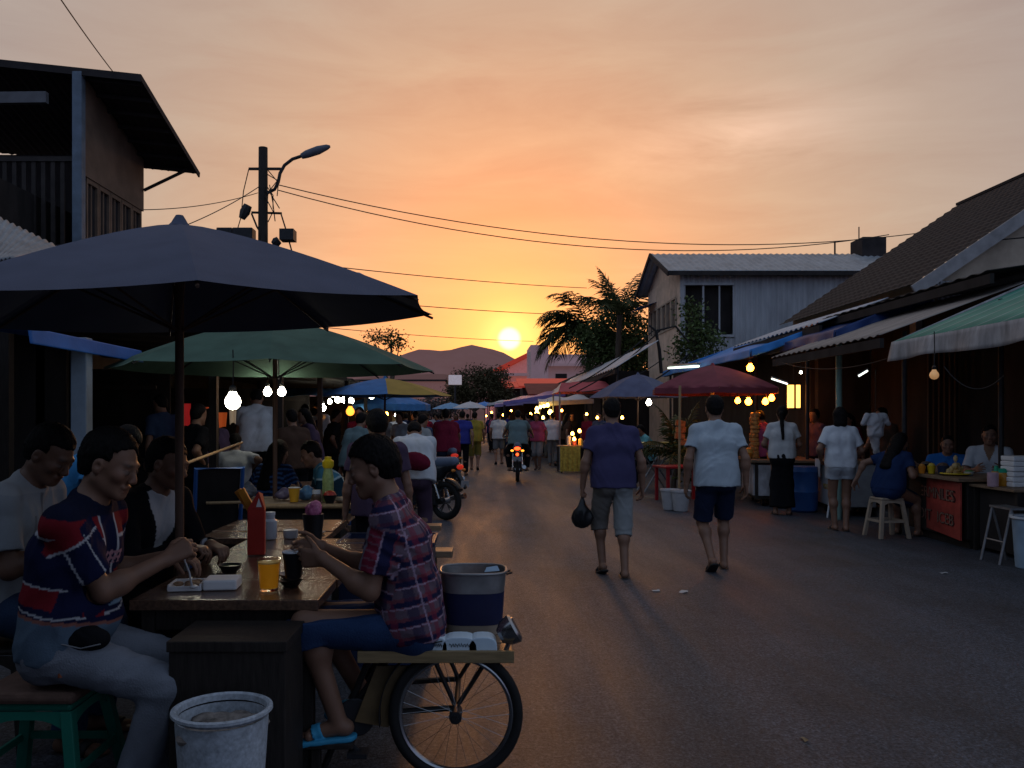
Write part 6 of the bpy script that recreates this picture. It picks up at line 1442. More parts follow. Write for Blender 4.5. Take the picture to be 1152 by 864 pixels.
# ------------------------------------------------------------------ motorcycles
REDL = mat('red_tail_lens', (.7, .02, .01), rough=.2, emit=(1, .06, .01), estr=5); REDOFF = mat('dim_red_lens', (.5, .02, .015), rough=.2, emit=(1, .05, .02), estr=.3); AMBL = mat('amber_lens', (.8, .25, .02), rough=.2, emit=(1, .35, .03), estr=2.5); AMBOFF = mat('dim_amber_lens', (.6, .2, .03), rough=.2)
def motorcycle(label, loc, rz, bodym, seatm, lit=False, h=.018, steer=0):
    o = empty('motorcycle', loc, rz, label, 'motorcycle')
    for y in (-.62, .62):
        n = 30; mb = MB(); c = Vector((0, y, .285))
        w_ = mb.tube([c + Vector((0, .24*math.cos(2*math.pi*k/n), .24*math.sin(2*math.pi*k/n))) for k in range(n)], .045, 10, closed=True).build('wheel', TYRE, o, smooth=True)
        mb = MB(); mb.tube([c + Vector((0, .19*math.cos(2*math.pi*k/n), .19*math.sin(2*math.pi*k/n))) for k in range(n)], .015, 6, closed=True)
        for k in range(5):
            a = 2*math.pi*k/5 + .3
            for s in (-.11, .11): mb.bar(c + Vector((0, .03*math.cos(a), .03*math.sin(a))), c + Vector((0, .19*math.cos(a+s), .19*math.sin(a+s))), .018, .014, up=(1, 0, 0))
        mb.tube([c - Vector((.06, 0, 0)), c + Vector((.06, 0, 0))], .05, 12); mb.build('rim', CHROME if y < 0 else STEEL, w_)
    F_ = Field((-.3, -1.0, .2), (.3, .8, 1.15), h)
    F_.cone((0, -.86, .80), (0, -.30, .70), .05, .105, .06); F_.cone((0, -.5, .68), (0, .05, .55), .10, .09, .08)
    F_.cone((0, .0, .50), (0, .36, .62), .085, .08, .06)
    F_.ell((0, .47, .64), (.20, .07, .26), k=.05); F_.ell((0, .50, .98), (.15, .12, .10), k=.04); F_.cone((0, .50, .7), (0, .52, .98), .08, .09, .05)
    F_.cone((0, -.84, .70), (0, -.98, .50), .05, .03, .03)
    v_, f_ = F_.mesh(); np_mesh('fairing', v_, f_, bodym, o)
    S_ = Field((-.2, -.95, .7), (.2, .2, 1.0), h); S_.cone((0, -.78, .86), (0, -.35, .82), .075, .10, .05); S_.cone((0, -.35, .80), (0, .06, .74), .10, .08, .05); S_.plane((0, -.3, .74), (0, .03, -1))
    v_, f_ = S_.mesh(); np_mesh('seat', v_, f_, seatm, o)
    mb = MB(); mb.box(-.10, .10, -.50, .05, .22, .46).tube([(-.07, 0, .45), (-.07, -.62, .285)], .022, 8).tube([(.07, 0, .45), (.07, -.62, .285)], .022, 8); mb.build('engine', DSTEEL, o, bevel=.02)
    for s in (-1, 1): MB().tube([(.075*s, .62, .285), (.075*s, .50, .82)], .02, 8).build('fork', CHROME, o, smooth=True)
    for s in (-1, 1): MB().tube([(.11*s, -.58, .32), (.10*s, -.42, .70)], .024, 10).build('shock_absorber', CHROME, o, smooth=True)
    MB().grid(lambda u, v: ((v-.5)*.11, -.62 - .33*math.cos(R(30 + 130*u)), .285 + .33*math.sin(R(30 + 130*u))), 16, 3).build('rear_mudguard', BLACKP, o, smooth=True, solid=.006)
    MB().grid(lambda u, v: ((v-.5)*.11, .62 - .33*math.cos(R(20 + 140*u)), .285 + .33*math.sin(R(20 + 140*u))), 16, 3).build('front_mudguard', bodym, o, smooth=True, solid=.006)
    MB().tube([(-.36, .36, 1.02), (-.2, .43, 1.06), (0, .46, 1.03), (.2, .43, 1.06), (.36, .36, 1.02)], .014, 8).build('handlebar', DSTEEL, o, smooth=True)
    for s in (-1, 1):
        m_ = MB().tube([(.22*s, .43, 1.06), (.27*s, .40, 1.18)], .006, 6).build('mirror', BLACKP, o); MB().sphere((.29*s, .40, 1.21), .05, 12, 8, (1.2, .3, .8)).build('mirror_glass', CHROME, m_, smooth=True)
    MB().tube([(.13, -.05, .25), (.15, -.4, .27), (.16, -.85, .36)], [.02, .035, .045], 10).build('exhaust', CHROME, o, smooth=True)
    tl = MB().sphere((0, -.89, .79), .05, 12, 8, (1.5, .55, .8)).build('tail_light', REDL if lit else REDOFF, o, smooth=True)
    if lit: MB().sphere((0, -.955, .655), .035, 12, 8, (1, .5, 1)).build('brake_light', REDL, o, smooth=True)
    for s in (-1, 1): MB().sphere((.12*s, -.86, .74), .03, 10, 8, (1.3, .8, .8)).build('indicator', AMBL if lit and s < 2 else AMBOFF, o, smooth=True)
    MB().box(-.09, .09, -.985, -.978, .50, .60, Matrix.Identity(4)).build('number_plate', mat('grey_plate', (.25, .25, .26), rough=.5, var=.2), o)
    MB().sphere((0, .62, .98), .07, 12, 8, (1.2, .6, 1)).build('headlight', STEEL, o, smooth=True)
    MB().tube([(-.2, -.12, .24), (.2, -.12, .24)], .014, 8).build('footpeg', DSTEEL, o)
    if not lit: MB().tube([(-.08, -.05, .25), (-.22, .0, .0)], .012, 8).build('side_stand', DSTEEL, o)
    return o
BODYB = mat('glossy_black_fairing', (.014, .015, .018), rough=.25, var=.2, spec=.5); SEATG = mat('grey_blue_seat', (.10, .13, .19), rough=.5, var=.15); BODYR = mat('dark_red_fairing', (.12, .015, .02), rough=.3, spec=.5)
a_ = R(52); fx, fy = -math.sin(a_), math.cos(a_)
motorcycle('black motorcycle parked at the left kerb with its tail to the road', (-.50 + .62*fx, 12.5 + .62*fy, 0), a_, BODYB, SEATG, h=.014)
motorcycle('motorcycle with lit red and amber tail lights riding away down the road', (xs(583, 20.3), 20.6, 0), R(-3), BODYB, SEATG, lit=True)
motorcycle('dark motorcycle under the man in the maroon shirt', (xs(500, 16.6), 16.9, 0), R(14), BODYR, SEATG, h=.02)
for k, (px, Y, rz) in enumerate(((486, 27, 30), (592, 34, -10))):
    motorcycle(('distant motorcycle parked by the left crowd', 'distant motorcycle standing before the lilac tarpaulin')[k], (xs(px, Y), Y, 0), R(rz), BODYB, SEATG, h=.03)
# ------------------------------------------------------------------ clothes
def CM(name, c): return cloth_mat(name + '_cloth', c)
ATT = mat('printed_cloth', (.5, .5, .5), rough=.9, var=.10, scale=9, bump=.22, bscale=150, attr=True, spec=.1)
NAVY = CM('navy', (.012, .018, .055)); DKBLUE = CM('dark_blue', (.015, .03, .085)); BLACKC = CM('black', (.009, .009, .011)); WHITEC = CM('white', (.55, .57, .60)); OFFW = CM('off_white', (.46, .46, .46)); PURPLE = CM('purple', (.052, .046, .105))
LTGREY = CM('light_grey', (.36, .38, .41)); STONE = CM('stone', (.25, .255, .25)); MAROON = CM('maroon', (.14, .012, .03)); OLIVE = CM('olive', (.15, .125, .03)); MUST = CM('mustard', (.26, .20, .035)); TEALG = CM('teal_grey', (.11, .16, .17)); CYAN = CM('cyan', (.05, .22, .44))
BRBLUE = CM('bright_blue', (.025, .14, .42)); PINKC = CM('dusky_pink', (.28, .05, .10)); MAUVE = CM('mauve', (.07, .045, .075)); GREYC = CM('grey', (.14, .145, .15)); BROWNC = CM('brown', (.06, .035, .025)); DENIM = CM('denim', (.03, .05, .10)); ROYAL = CM('royal_blue', (.03, .035, .20)); REDC2 = CM('red', (.25, .02, .025)); GREENC = CM('green', (.02, .09, .05))
def tcoord(V, fr):
    ax = fr['S3'] - fr['S0']; L_ = np.linalg.norm(ax)
    v = (V - fr['S0']) @ (ax/L_) / L_; x = (V - fr['S2']) @ fr['r1']; y = (V - fr['S2']) @ fr['f2']
    arm = np.full(len(V), 9.); ta = np.zeros(len(V)); side = np.zeros(len(V)); ang = np.zeros(len(V))
    for s, sg in (('R', 1), ('L', -1)):
        j = fr['J'][s]; d = j['el'] - j['sh']; l = np.linalg.norm(d); dn = d/l
        t = (V - j['sh']) @ dn / l; q = (V - j['sh']) - np.outer(np.clip(t, 0, 1.2)*l, dn); dist = np.linalg.norm(q, axis=1)
        m = (dist < .095) & (t > .08) & (t < 1.2) & (dist < arm)
        e1 = nrm(fr['r1']*sg - dn*(dn @ fr['r1'])*sg); e2 = np.cross(dn, e1)
        arm[m] = dist[m]; ta[m] = t[m]; side[m] = sg; ang[m] = np.arctan2(q[m] @ e2, q[m] @ e1)
    return v, x, y, side != 0, ta, ang
def jersey(V, fr):
    v, x, y, sl, ta, ang = tcoord(V, fr); c = np.tile((.010, .013, .045), (len(V), 1)).astype(float)
    red = np.array((.20, .014, .022)); wh = np.array((.45, .45, .48)); P_ = 0
    def put(m, col): c[m] = col
    tor = ~sl
    put(tor & (v > .80) & (np.abs(x) > .055), red); put(tor & (np.abs(v - .80) < .012) & (np.abs(x) > .05), wh)
    put(tor & (v < .47) & (v > .33) & (y < .06), red); put(tor & (np.abs(v - .47) < .007), wh); put(tor & (np.abs(v - .33 + x*.25) < .007), wh)
    put(tor & (np.abs(np.abs(x) - .055) < .006) & (v > .5) & (y > 0), wh)
    put(tor & (y > .03) & (v > .60) & (v < .70) & (np.abs(x) < .10) & (np.sin(x*190)+np.sin(v*140) > -.4), (.42, .22, .26))
    put(tor & (y > .03) & (v > .36) & (v < .52) & (np.abs(x) < .08), (.22, .33, .44)); put(tor & (y > .03) & (np.abs(np.abs(x)-.11) < .035) & (v < .55) & (v > .3), red)
    put(tor & (v < .25), (.10, .145, .20)); put(tor & (np.abs(v - .25) < .012), (.25, .10, .08))
    put(sl & (ta < .26) & (np.abs(ang) < 1.1), red); put(sl & (np.abs(ta - .26) < .015), wh); put(sl & (np.abs(ang - .2) < .06) & (ta > .26), wh); put(sl & (np.abs(ang + 1.2) < .05) & (ta > .2), wh); put(tor & (v > .95), (.01, .012, .03))
    return c
def plaid(V, fr):
    v, x, y, sl, ta, ang = tcoord(V, fr)
    u = np.where(sl, ang*.055, np.arctan2(x, -y)*.15); w_ = np.where(sl, ta*.28, v*.52)
    c = np.tile((.17, .050, .068), (len(V), 1)).astype(float)
    f1 = (w_ / .078) % 1; f2 = (u / .125) % 1
    lav = np.array((.17, .115, .15)); navy = np.array((.018, .018, .055)); red = np.array((.20, .022, .045)); pale = np.array((.34, .24, .32))
    m = f1 < .42; c[m] = lav*.8; m = (f1 > .55) & (f1 < .82); c[m] = navy
    m = f2 < .26; c[m] = c[m]*.35 + navy*.65; m = (f2 > .55) & (f2 < .72); c[m] = c[m]*.45 + red*.55
    m = (np.abs(f1 - .48) < .035) | (np.abs(f2 - .40) < .022); c[m] = pale
    m = sl & (ta > .12); 
    a = np.where(m, ang, 0)
    c[m & (a > -.9) & (a < -.1)] = navy; c[m & (np.abs(a + .05) < .06)] = pale; c[m & (a > 0) & (a < 1.0)] = red*.9; g = m & (a > 1.0) & (a < 1.7); c[g] = (.16, .15, .19)
    k = m & (((ta*.28/.03) % 1) < .22) & (a > 0); c[k] = c[k]*.45 + lav*.55
    return c
def stripes(V, fr):
    v, x, y, sl, ta, ang = tcoord(V, fr); w_ = np.where(sl, ta*.30 + .1, v*.52); f = (w_/.052) % 1
    return np.where((f < .42)[:, None], np.array((.03, .075, .20)), np.array((.008, .012, .035)))
def tealpanel(V, fr):
    v, x, y, sl, ta, ang = tcoord(V, fr); c = np.tile((.014, .04, .06), (len(V), 1)).astype(float)
    c[(~sl) & (v > .72)] = (.06, .20, .30); c[(np.abs(v - .72) < .02) & ~sl] = (.35, .5, .55); c[sl & (ta < .25)] = (.06, .20, .30); c[sl & (np.abs(ta - .27) < .03)] = (.35, .5, .55); c[(np.abs(np.abs(x) - .13) < .012) & ~sl] = (.35, .5, .55)
    return c
def openjacket(V, fr):
    v, x, y, sl, ta, ang = tcoord(V, fr); c = np.tile((.006, .006, .008), (len(V), 1)).astype(float)
    c[(~sl) & (y > .02) & (np.abs(x) < .015 + .075*np.clip((v - .45)/.5, 0, 1)) & (v > .45)] = (.40, .40, .42); return c
def buttonshirt(V, fr):
    v, x, y, sl, ta, ang = tcoord(V, fr); c = np.tile((.30, .32, .34), (len(V), 1)).astype(float)
    k = (~sl) & (y > 0) & (np.abs(x - .012) < .008); c[k] = (.16, .16, .17); k = (~sl) & (np.abs(np.abs(x) - .075) < .006) & (v < .8) & (y > 0); c[k] = (.2, .2, .21); c[v > .97] = (.36, .37, .38); return c
def vneck(V, fr):
    v, x, y, sl, ta, ang = tcoord(V, fr); c = np.tile((.46, .48, .52), (len(V), 1)).astype(float)
    c[(~sl) & (y > .03) & (np.abs(x) < .06*np.clip((v - .72)/.28, 0, 1))] = (.24, .14, .09); return c
def walk(ph=1, st=.17, arm=.12, bend=0):
    return dict(hip=(0, 0, .885), lean=3, curl=5, Ra=(.085, st*ph, .075 + (.0 if ph > 0 else .045)), La=(-.085, -st*ph, .075 + (.045 if ph > 0 else 0)), Rf=(7, -4 if ph > 0 else 26), Lf=(-7, 26 if ph > 0 else -4), Rw=(.27, -arm*ph + .03, .86), Lw=(-.27, arm*ph + .03, .86), head=(6, 0, 0))
def sit(z=.56, hand=(.16, .40, .90), lean=8, curl=18, head=(22, 0, 0), foot=.40, spread=.14, **k):
    d = dict(hip=(0, 0, z), lean=lean, curl=curl, head=head, Ra=(spread, foot, .075), La=(-spread, foot, .075), Rk=(.1, 1, .6), Lk=(-.1, 1, .6), Rw=hand, Lw=(-hand[0], hand[1], hand[2]), Re=(.6, -.3, -1), Le=(-.6, -.3, -1)); d.update(k); return d

# ------------------------------------------------------------------ the two diners at the nearest table
person('man in a navy and red sports jersey eating at the nearest table', (-1.625, 3.34, 0), R(-90), 1.84,
       sit(.61, lean=3, curl=14, head=(21, -4, 0), foot=.36, Rw=(-.10, .36, .93), Lw=(-.36, .28, .90), Re=(.5, -.45, -1), Le=(-.5, -.2, -1), Rh=(-.35, .75, .45), Rn=(-.85, .1, -.5), Rc=.95, Lh=(.1, .95, -.1), Ln=(0, 0, -1), Lc=.5, Ra=(.12, .30, .075), La=(-.14, .30, .075)),
       ('loose', ATT, jersey, .03), ('pants', CM('pale_grey_trouser', (.19, .205, .24))), shoe_col=(.02, .02, .02), h=.006, w=.93, belly=.015, seed=3)
wp = empty('waist_bag', (-1.50, 3.20, .67), R(-90), 'black waist bag at the hip of the man in the jersey', 'bag')
Fw = Field((-.12, -.12, -.08), (.12, .12, .1), .008); Fw.ell((0, .03, 0), (.05, .085, .05)); Fw.wrinkle(.006, .06, 2)
v_, f_ = Fw.mesh(); np_mesh('pouch', v_, f_, BLACKC, wp); MB().tube([(.03, -.02, .0), (.04, -.06, -.06), (.05, -.05, -.13)], .008, 6).build('strap', mat('orange_strap', (.25, .07, .03), rough=.8), wp); MB().tube([(.052, .10, -.005), (.058, .03, -.02), (.05, -.05, -.005)], .003, 6).build('zip', STEEL, wp)
person('man in a plaid magenta shirt drinking at the right side of the nearest table', (-.29, 3.64, 0), R(90), 1.73,
       sit(.615, lean=5, curl=11, head=(18, 6, 0), Lw=(-.10, .36, .915), Rw=(.07, .395, .935), Le=(-.35, -.5, -1), Re=(.5, -.2, -1), Lh=(.30, .95, .0), Ln=(.9, -.3, .1), Lc=.55, Rh=(-.25, .95, 0), Rn=(-.9, -.3, 0), Rc=.55,
           La=(-.11, .30, .255), Ra=(.14, .22, .26), Lk=(-.05, 1, .9), Rk=(.1, 1, .9), Lf=(-4, 4)),
       ('loose', ATT, plaid, .04), ('longshorts', CM('blue_denim_shorts', (.025, .05, .12))), shoe_col=(.04, .30, .50), h=.006, w=1.0, seed=8, hv=.007)
person('man in an open black jacket over a white shirt behind the umbrella pole', (-1.80, 4.42, 0), R(-112), 1.76,
       sit(.60, lean=8, curl=16, head=(17, 8, 0), Rw=(.10, .43, .87), Lw=(-.06, .45, .86), Rh=(-.3, .95, -.1), Lh=(.2, .95, -.2), Rn=(0, 0, -1), Ln=(0, 0, -1), Rc=.7, Lc=.7), ('long', ATT, openjacket, .05), ('pants', BLACKC), h=.0075, seed=12, skin='brown')
person('man in a grey white button shirt looking down at far left', (-2.24, 3.98, 0), R(-92), 1.86,
       sit(.64, lean=6, curl=16, head=(34, -8, 0), Rw=(.05, .36, .93), Lw=(-.1, .38, .90), Rh=(-.3, .95, .1), Rn=(-.4, 0, -1), Rc=.8, Lc=.8), ('loose', ATT, buttonshirt, .04), ('pants', DENIM), h=.0075, seed=15, skin='brown')
tag(MB().box(-.06, .06, -.04, .04, 0, .012, Matrix.Rotation(R(12), 4, 'Y')).build('paper_plate', FOAM, loc=(-1.79, 3.93, .93), bevel=.003), 'white folded paper held by the man in the grey white shirt', 'paper')

# ------------------------------------------------------------------ left crowd, nearer
person('person in a cyan t-shirt standing turned away behind the left diners', (xs(66, 5.9), 5.9, 0), R(-72), 1.62, dict(head=(50, 0, 0), curl=30, lean=22, Rw=(.24, .32, .78), Lw=(-.24, .35, .8)), ('tee', CYAN, None, .06), ('pants', BLACKC), h=.010, seed=21, skin='brown')
person('long haired woman in a navy striped top seated with her back turned', (xs(301, 8.6), 8.6, 0), R(-22), 1.64, sit(.52, hand=(.36, .32, .78), lean=10, curl=12, head=(16, 0, 0)), ('loose', ATT, stripes, .03), ('pants', BLACKC), h=.010, female=True, hair='long', w=1.12, seed=22)
stool('dark stool under the woman in the striped top', xs(301, 8.6), 8.62, .42, DARKWOOD)
person('man in a white t-shirt standing with bowed head under the left bulbs', (xs(288, 12), 12, .14), R(12), 1.80, dict(head=(38, 0, 0), curl=14, lean=3, Rw=(.14, .28, 1.02), Lw=(-.14, .28, 1.0)), ('tee', WHITEC, None, .07), ('pants', BLACKC), h=.012, w=1.08, seed=23)
person('young man in a navy and teal shirt looking down at the bamboo table', (xs(383, 8.45), 8.45, 0), R(105), 1.68, sit(.54, hand=(.12, .40, .78), lean=12, curl=22, head=(22, 4, 0)), ('tee', ATT, tealpanel, .04), ('pants', BLUEP), h=.009, seed=24)
stool('dark stool under the young man in navy and teal', xs(385, 8.45), 8.45, .43, DARKWOOD)
person('dark haired person in a mauve shirt behind the plaid shirted man', (xs(425, 6.5), 6.5, 0), R(8), 1.55, dict(head=(10, 10, 0)), ('tee', MAUVE, None, .07), ('pants', BLACKC), h=.009, w=1.0, seed=25, hv=.012)
person('hunched person in a white shirt beside the parked motorcycle', (xs(466, 9.4), 9.4, 0), R(4), 1.66, dict(hip=(0, -.05, .84), lean=18, curl=30, head=(55, 0, 0), Rw=(.16, .42, .72), Lw=(-.16, .42, .72), Ra=(.12, .02, .075), La=(-.12, -.1, .075)), ('loose', WHITEC, None, .05), ('pants', MAUVE), h=.012, w=1.12, seed=26)
sbg = Field((-.2, -.15, -.2), (.2, .15, .2), .012); sbg.ell((0, 0, 0), (.16, .09, .10)); sbg.wrinkle(.01, .09, 1)
v_, f_ = sbg.mesh(); o = np_mesh('shoulder_bag', v_, f_, MAROON); o.location = (xs(468, 9.1), 9.1, zs(519, 9.1)); o.rotation_euler = (0, R(12), 0); tag(o, 'dark maroon bag slung behind the hunched white shirted person', 'bag')
person('man in a navy shirt standing past the parked motorcycle', (xs(478, 14.5), 14.5, 0), R(60), 1.58, dict(head=(10, 0, 0), Rw=(.2, .25, .95)), ('tee', DENIM, None, .06), ('pants', GREYC), h=.014, seed=27)
person('heavy man in a maroon shirt astride a motorcycle, one leg down', (xs(501, 16.7), 16.7, 0), R(6), 1.66, dict(hip=(0, -.25, .90), lean=6, curl=10, head=(8, 0, 0), Ra=(.28, -.05, .12), La=(-.24, -.1, .2), Rk=(.8, 1, 0), Lk=(-.8, 1, 0), Rw=(.30, .26, .98), Lw=(-.30, .26, .98)), ('tee', MAROON, None, .07), ('pants', DENIM), h=.014, w=1.28, belly=.05, seed=28)
person('man in a royal blue shirt walking ahead of the maroon shirted man', (xs(520, 22), 22, 0), 0, 1.68, walk(1), ('tee', ROYAL, None, .07), ('pants', BLACKC), h=.02, seed=29)
person('man in a mustard shirt and olive shorts walking away in mid road', (xs(534, 24.6), 24.6, 0), 0, 1.66, walk(-1, .10), ('tee', MUST, None, .07), ('longshorts', OLIVE), h=.018, w=1.08, seed=30)
person('man in a white shirt and grey shorts walking left of the motorcycle rider', (xs(561, 27.5), 27.5, 0), R(-4), 1.66, walk(1, .16), ('tee', OFFW, None, .07), ('shorts', GREYC), h=.018, seed=31)
person('motorcycle rider in a teal grey shirt seen from behind', (xs(583, 20.3), 20.45, 0), R(-3), 1.66, dict(hip=(0, -.15, .92), lean=9, curl=12, head=(6, 0, 0), Ra=(.20, .10, .30), La=(-.20, .10, .30), Rk=(.6, 1, .2), Lk=(-.6, 1, .2), Rw=(.38, .44, 1.05), Lw=(-.38, .44, 1.05), Re=(1, -.3, -.4), Le=(-1, -.3, -.4)), ('tee', TEALG, None, .06), ('pants', BLACKC), h=.016, w=1.1, seed=32)
person('man in a white shirt and grey trousers strolling at the right stalls', (xs(622, 26.6), 26.6, 0), R(-6), 1.66, walk(-1, .08), ('tee', WHITEC, None, .09), ('pants', GREYC), h=.018, seed=33)

# ------------------------------------------------------------------ the two strollers
pw = walk(-1, .13, .05); pw.update(Ra=(.085, -.12, .075), La=(-.085, .11, .10), Rf=(8, 0), Lf=(-8, 18), Lw=(-.285, .05, .84), Rw=(.285, .04, .84), Lc=1.25, Rc=.5)
person('man in a purple t-shirt and pale shorts walking away with a bag', (xs(690, 8.1), 8.1, 0), R(2), 1.70, pw, ('tee', PURPLE, None, .05), ('longshorts', ATT, lambda V, fr: np.where((((V - fr['S0']) @ fr['r0']) < 0)[:, None], np.array((.16, .145, .13)), np.array((.26, .27, .27)))), h=.008, w=.97, seed=41)
bg = Field((-.16, -.12, -.34), (.16, .12, .06), .008); bg.ell((0, 0, -.20), (.105, .07, .10)); bg.cone((0, 0, -.12), (0, 0, -.01), .06, .014, .05); bg.ball((0, 0, .02), .02, .02); bg.wrinkle(.012, .08, 6, (1, 1, .4))
v_, f_ = bg.mesh(); o = np_mesh('plastic_bag', v_, f_, mat('black_bag_film', (.014, .014, .015), rough=.3, var=.3)); o.location = (xs(690, 8.1) - .288, 8.16, .745); tag(o, 'black plastic bag dangling from the hand of the man in purple', 'bag')
pw = walk(1, .13, .04); pw.update(Ra=(.085, .05, .075), La=(-.085, -.17, .125), Rf=(8, 0), Lf=(-4, 34), Rw=(.29, .0, .84), Lw=(-.29, .03, .84))
person('man in a pale blue white shirt and navy shorts walking away', (xs(806, 8.45), 8.45, 0), R(-2), 1.77, pw, ('tee', CM('pale_blue_white', (.36, .41, .45)), None, .06), ('shorts', CM('dark_navy', (.014, .02, .045))), h=.008, w=.97, hair='short', seed=42)
# ------------------------------------------------------------------ right side
person('woman in a white t-shirt and pale shorts standing at the food counter', (xs(946, 11.3), 11.3, 0), R(-8), 1.64, dict(Rw=(.22, .2, .92), Lw=(-.22, .15, .95), head=(14, -10, 0), Ra=(.06, -.02, .075), La=(-.06, .06, .075)), ('loose', WHITEC, None, .03), ('briefshorts', LTGREY), h=.010, female=True, hair='bob', seed=51)
person('woman with a long ponytail in a black skirt at the carts', (xs(880, 13.2), 13.2, 0), R(-14), 1.68, dict(Rw=(.18, .25, .98), Lw=(-.18, .25, 1.0), head=(12, -10, 0)), ('tee', OFFW, None, .02), ('skirt', BLACKC, None, 1.3), h=.011, female=True, hair='ponytail', seed=52)
person('man in a dusky pink shirt leaning over the cart', (xs(866, 14.9), 14.9, 0), R(30), 1.66, dict(lean=10, curl=14, head=(24, 0, 0), Rw=(.16, .36, .92), Lw=(-.16, .36, .92)), ('tee', PINKC, None, .06), ('pants', BLACKC), h=.014, seed=53)
person('dark clothed man behind the grey cart facing the road', (6.45, 13.6, 0), R(115), 1.66, dict(head=(12, 0, 0), Rw=(.15, .3, .95)), ('tee', BROWNC, None, .06), ('pants', BLACKC), h=.013, seed=54)
person('dark dressed woman serving behind the grey cart', (6.3, 14.5, 0), R(125), 1.58, dict(head=(20, 0, 0), Rw=(.15, .32, .95)), ('tee', MAROON, None, .04), ('pants', BLACKC), h=.013, female=True, hair='long', seed=55)
person('long haired woman in a navy dress seated on the cream stool', (5.12, 10.72, 0), R(-62), 1.60, sit(.60, lean=14, curl=16, head=(16, 0, 0), Rw=(.20, .30, .86), Lw=(-.42, -.05, .70), Le=(-1, -.6, .2)), ('tee', DKBLUE, None, .02), ('skirt', DKBLUE, None, .8), h=.010, female=True, hair='long', w=1.12, seed=56)
person('bald vendor in a bright blue shirt behind the red counter', (6.22, 11.35, 0), R(150), 1.66, sit(.50, hand=(.16, .36, .80), lean=6, curl=10, head=(10, 6, 0)), ('tee', BRBLUE, None, .04), ('pants', BLACKC), h=.009, hair='bald', seed=57)
person('vendor in a white v-neck shirt seated behind the red counter', (6.42, 10.75, 0), R(148), 1.72, sit(.60, hand=(.14, .40, .86), lean=4, curl=10, head=(4, 4, 0)), ('loose', ATT, vneck, .04), ('pants', BLACKC), h=.009, seed=58)
stool('plastic stool under the bald vendor', 6.22, 11.35, .40, DARKWOOD); stool('plastic stool under the v-neck vendor', 6.42, 10.76, .50, DARKWOOD)
person('seated person in pale turquoise by the yellow topped table', (xs(731, 18.6), 18.6, 0), R(100), 1.62, sit(.62, hand=(.12, .36, .95)), ('tee', CM('turquoise', (.12, .34, .36)), None, .05), ('pants', BLACKC), h=.018, seed=59, skin='brown')

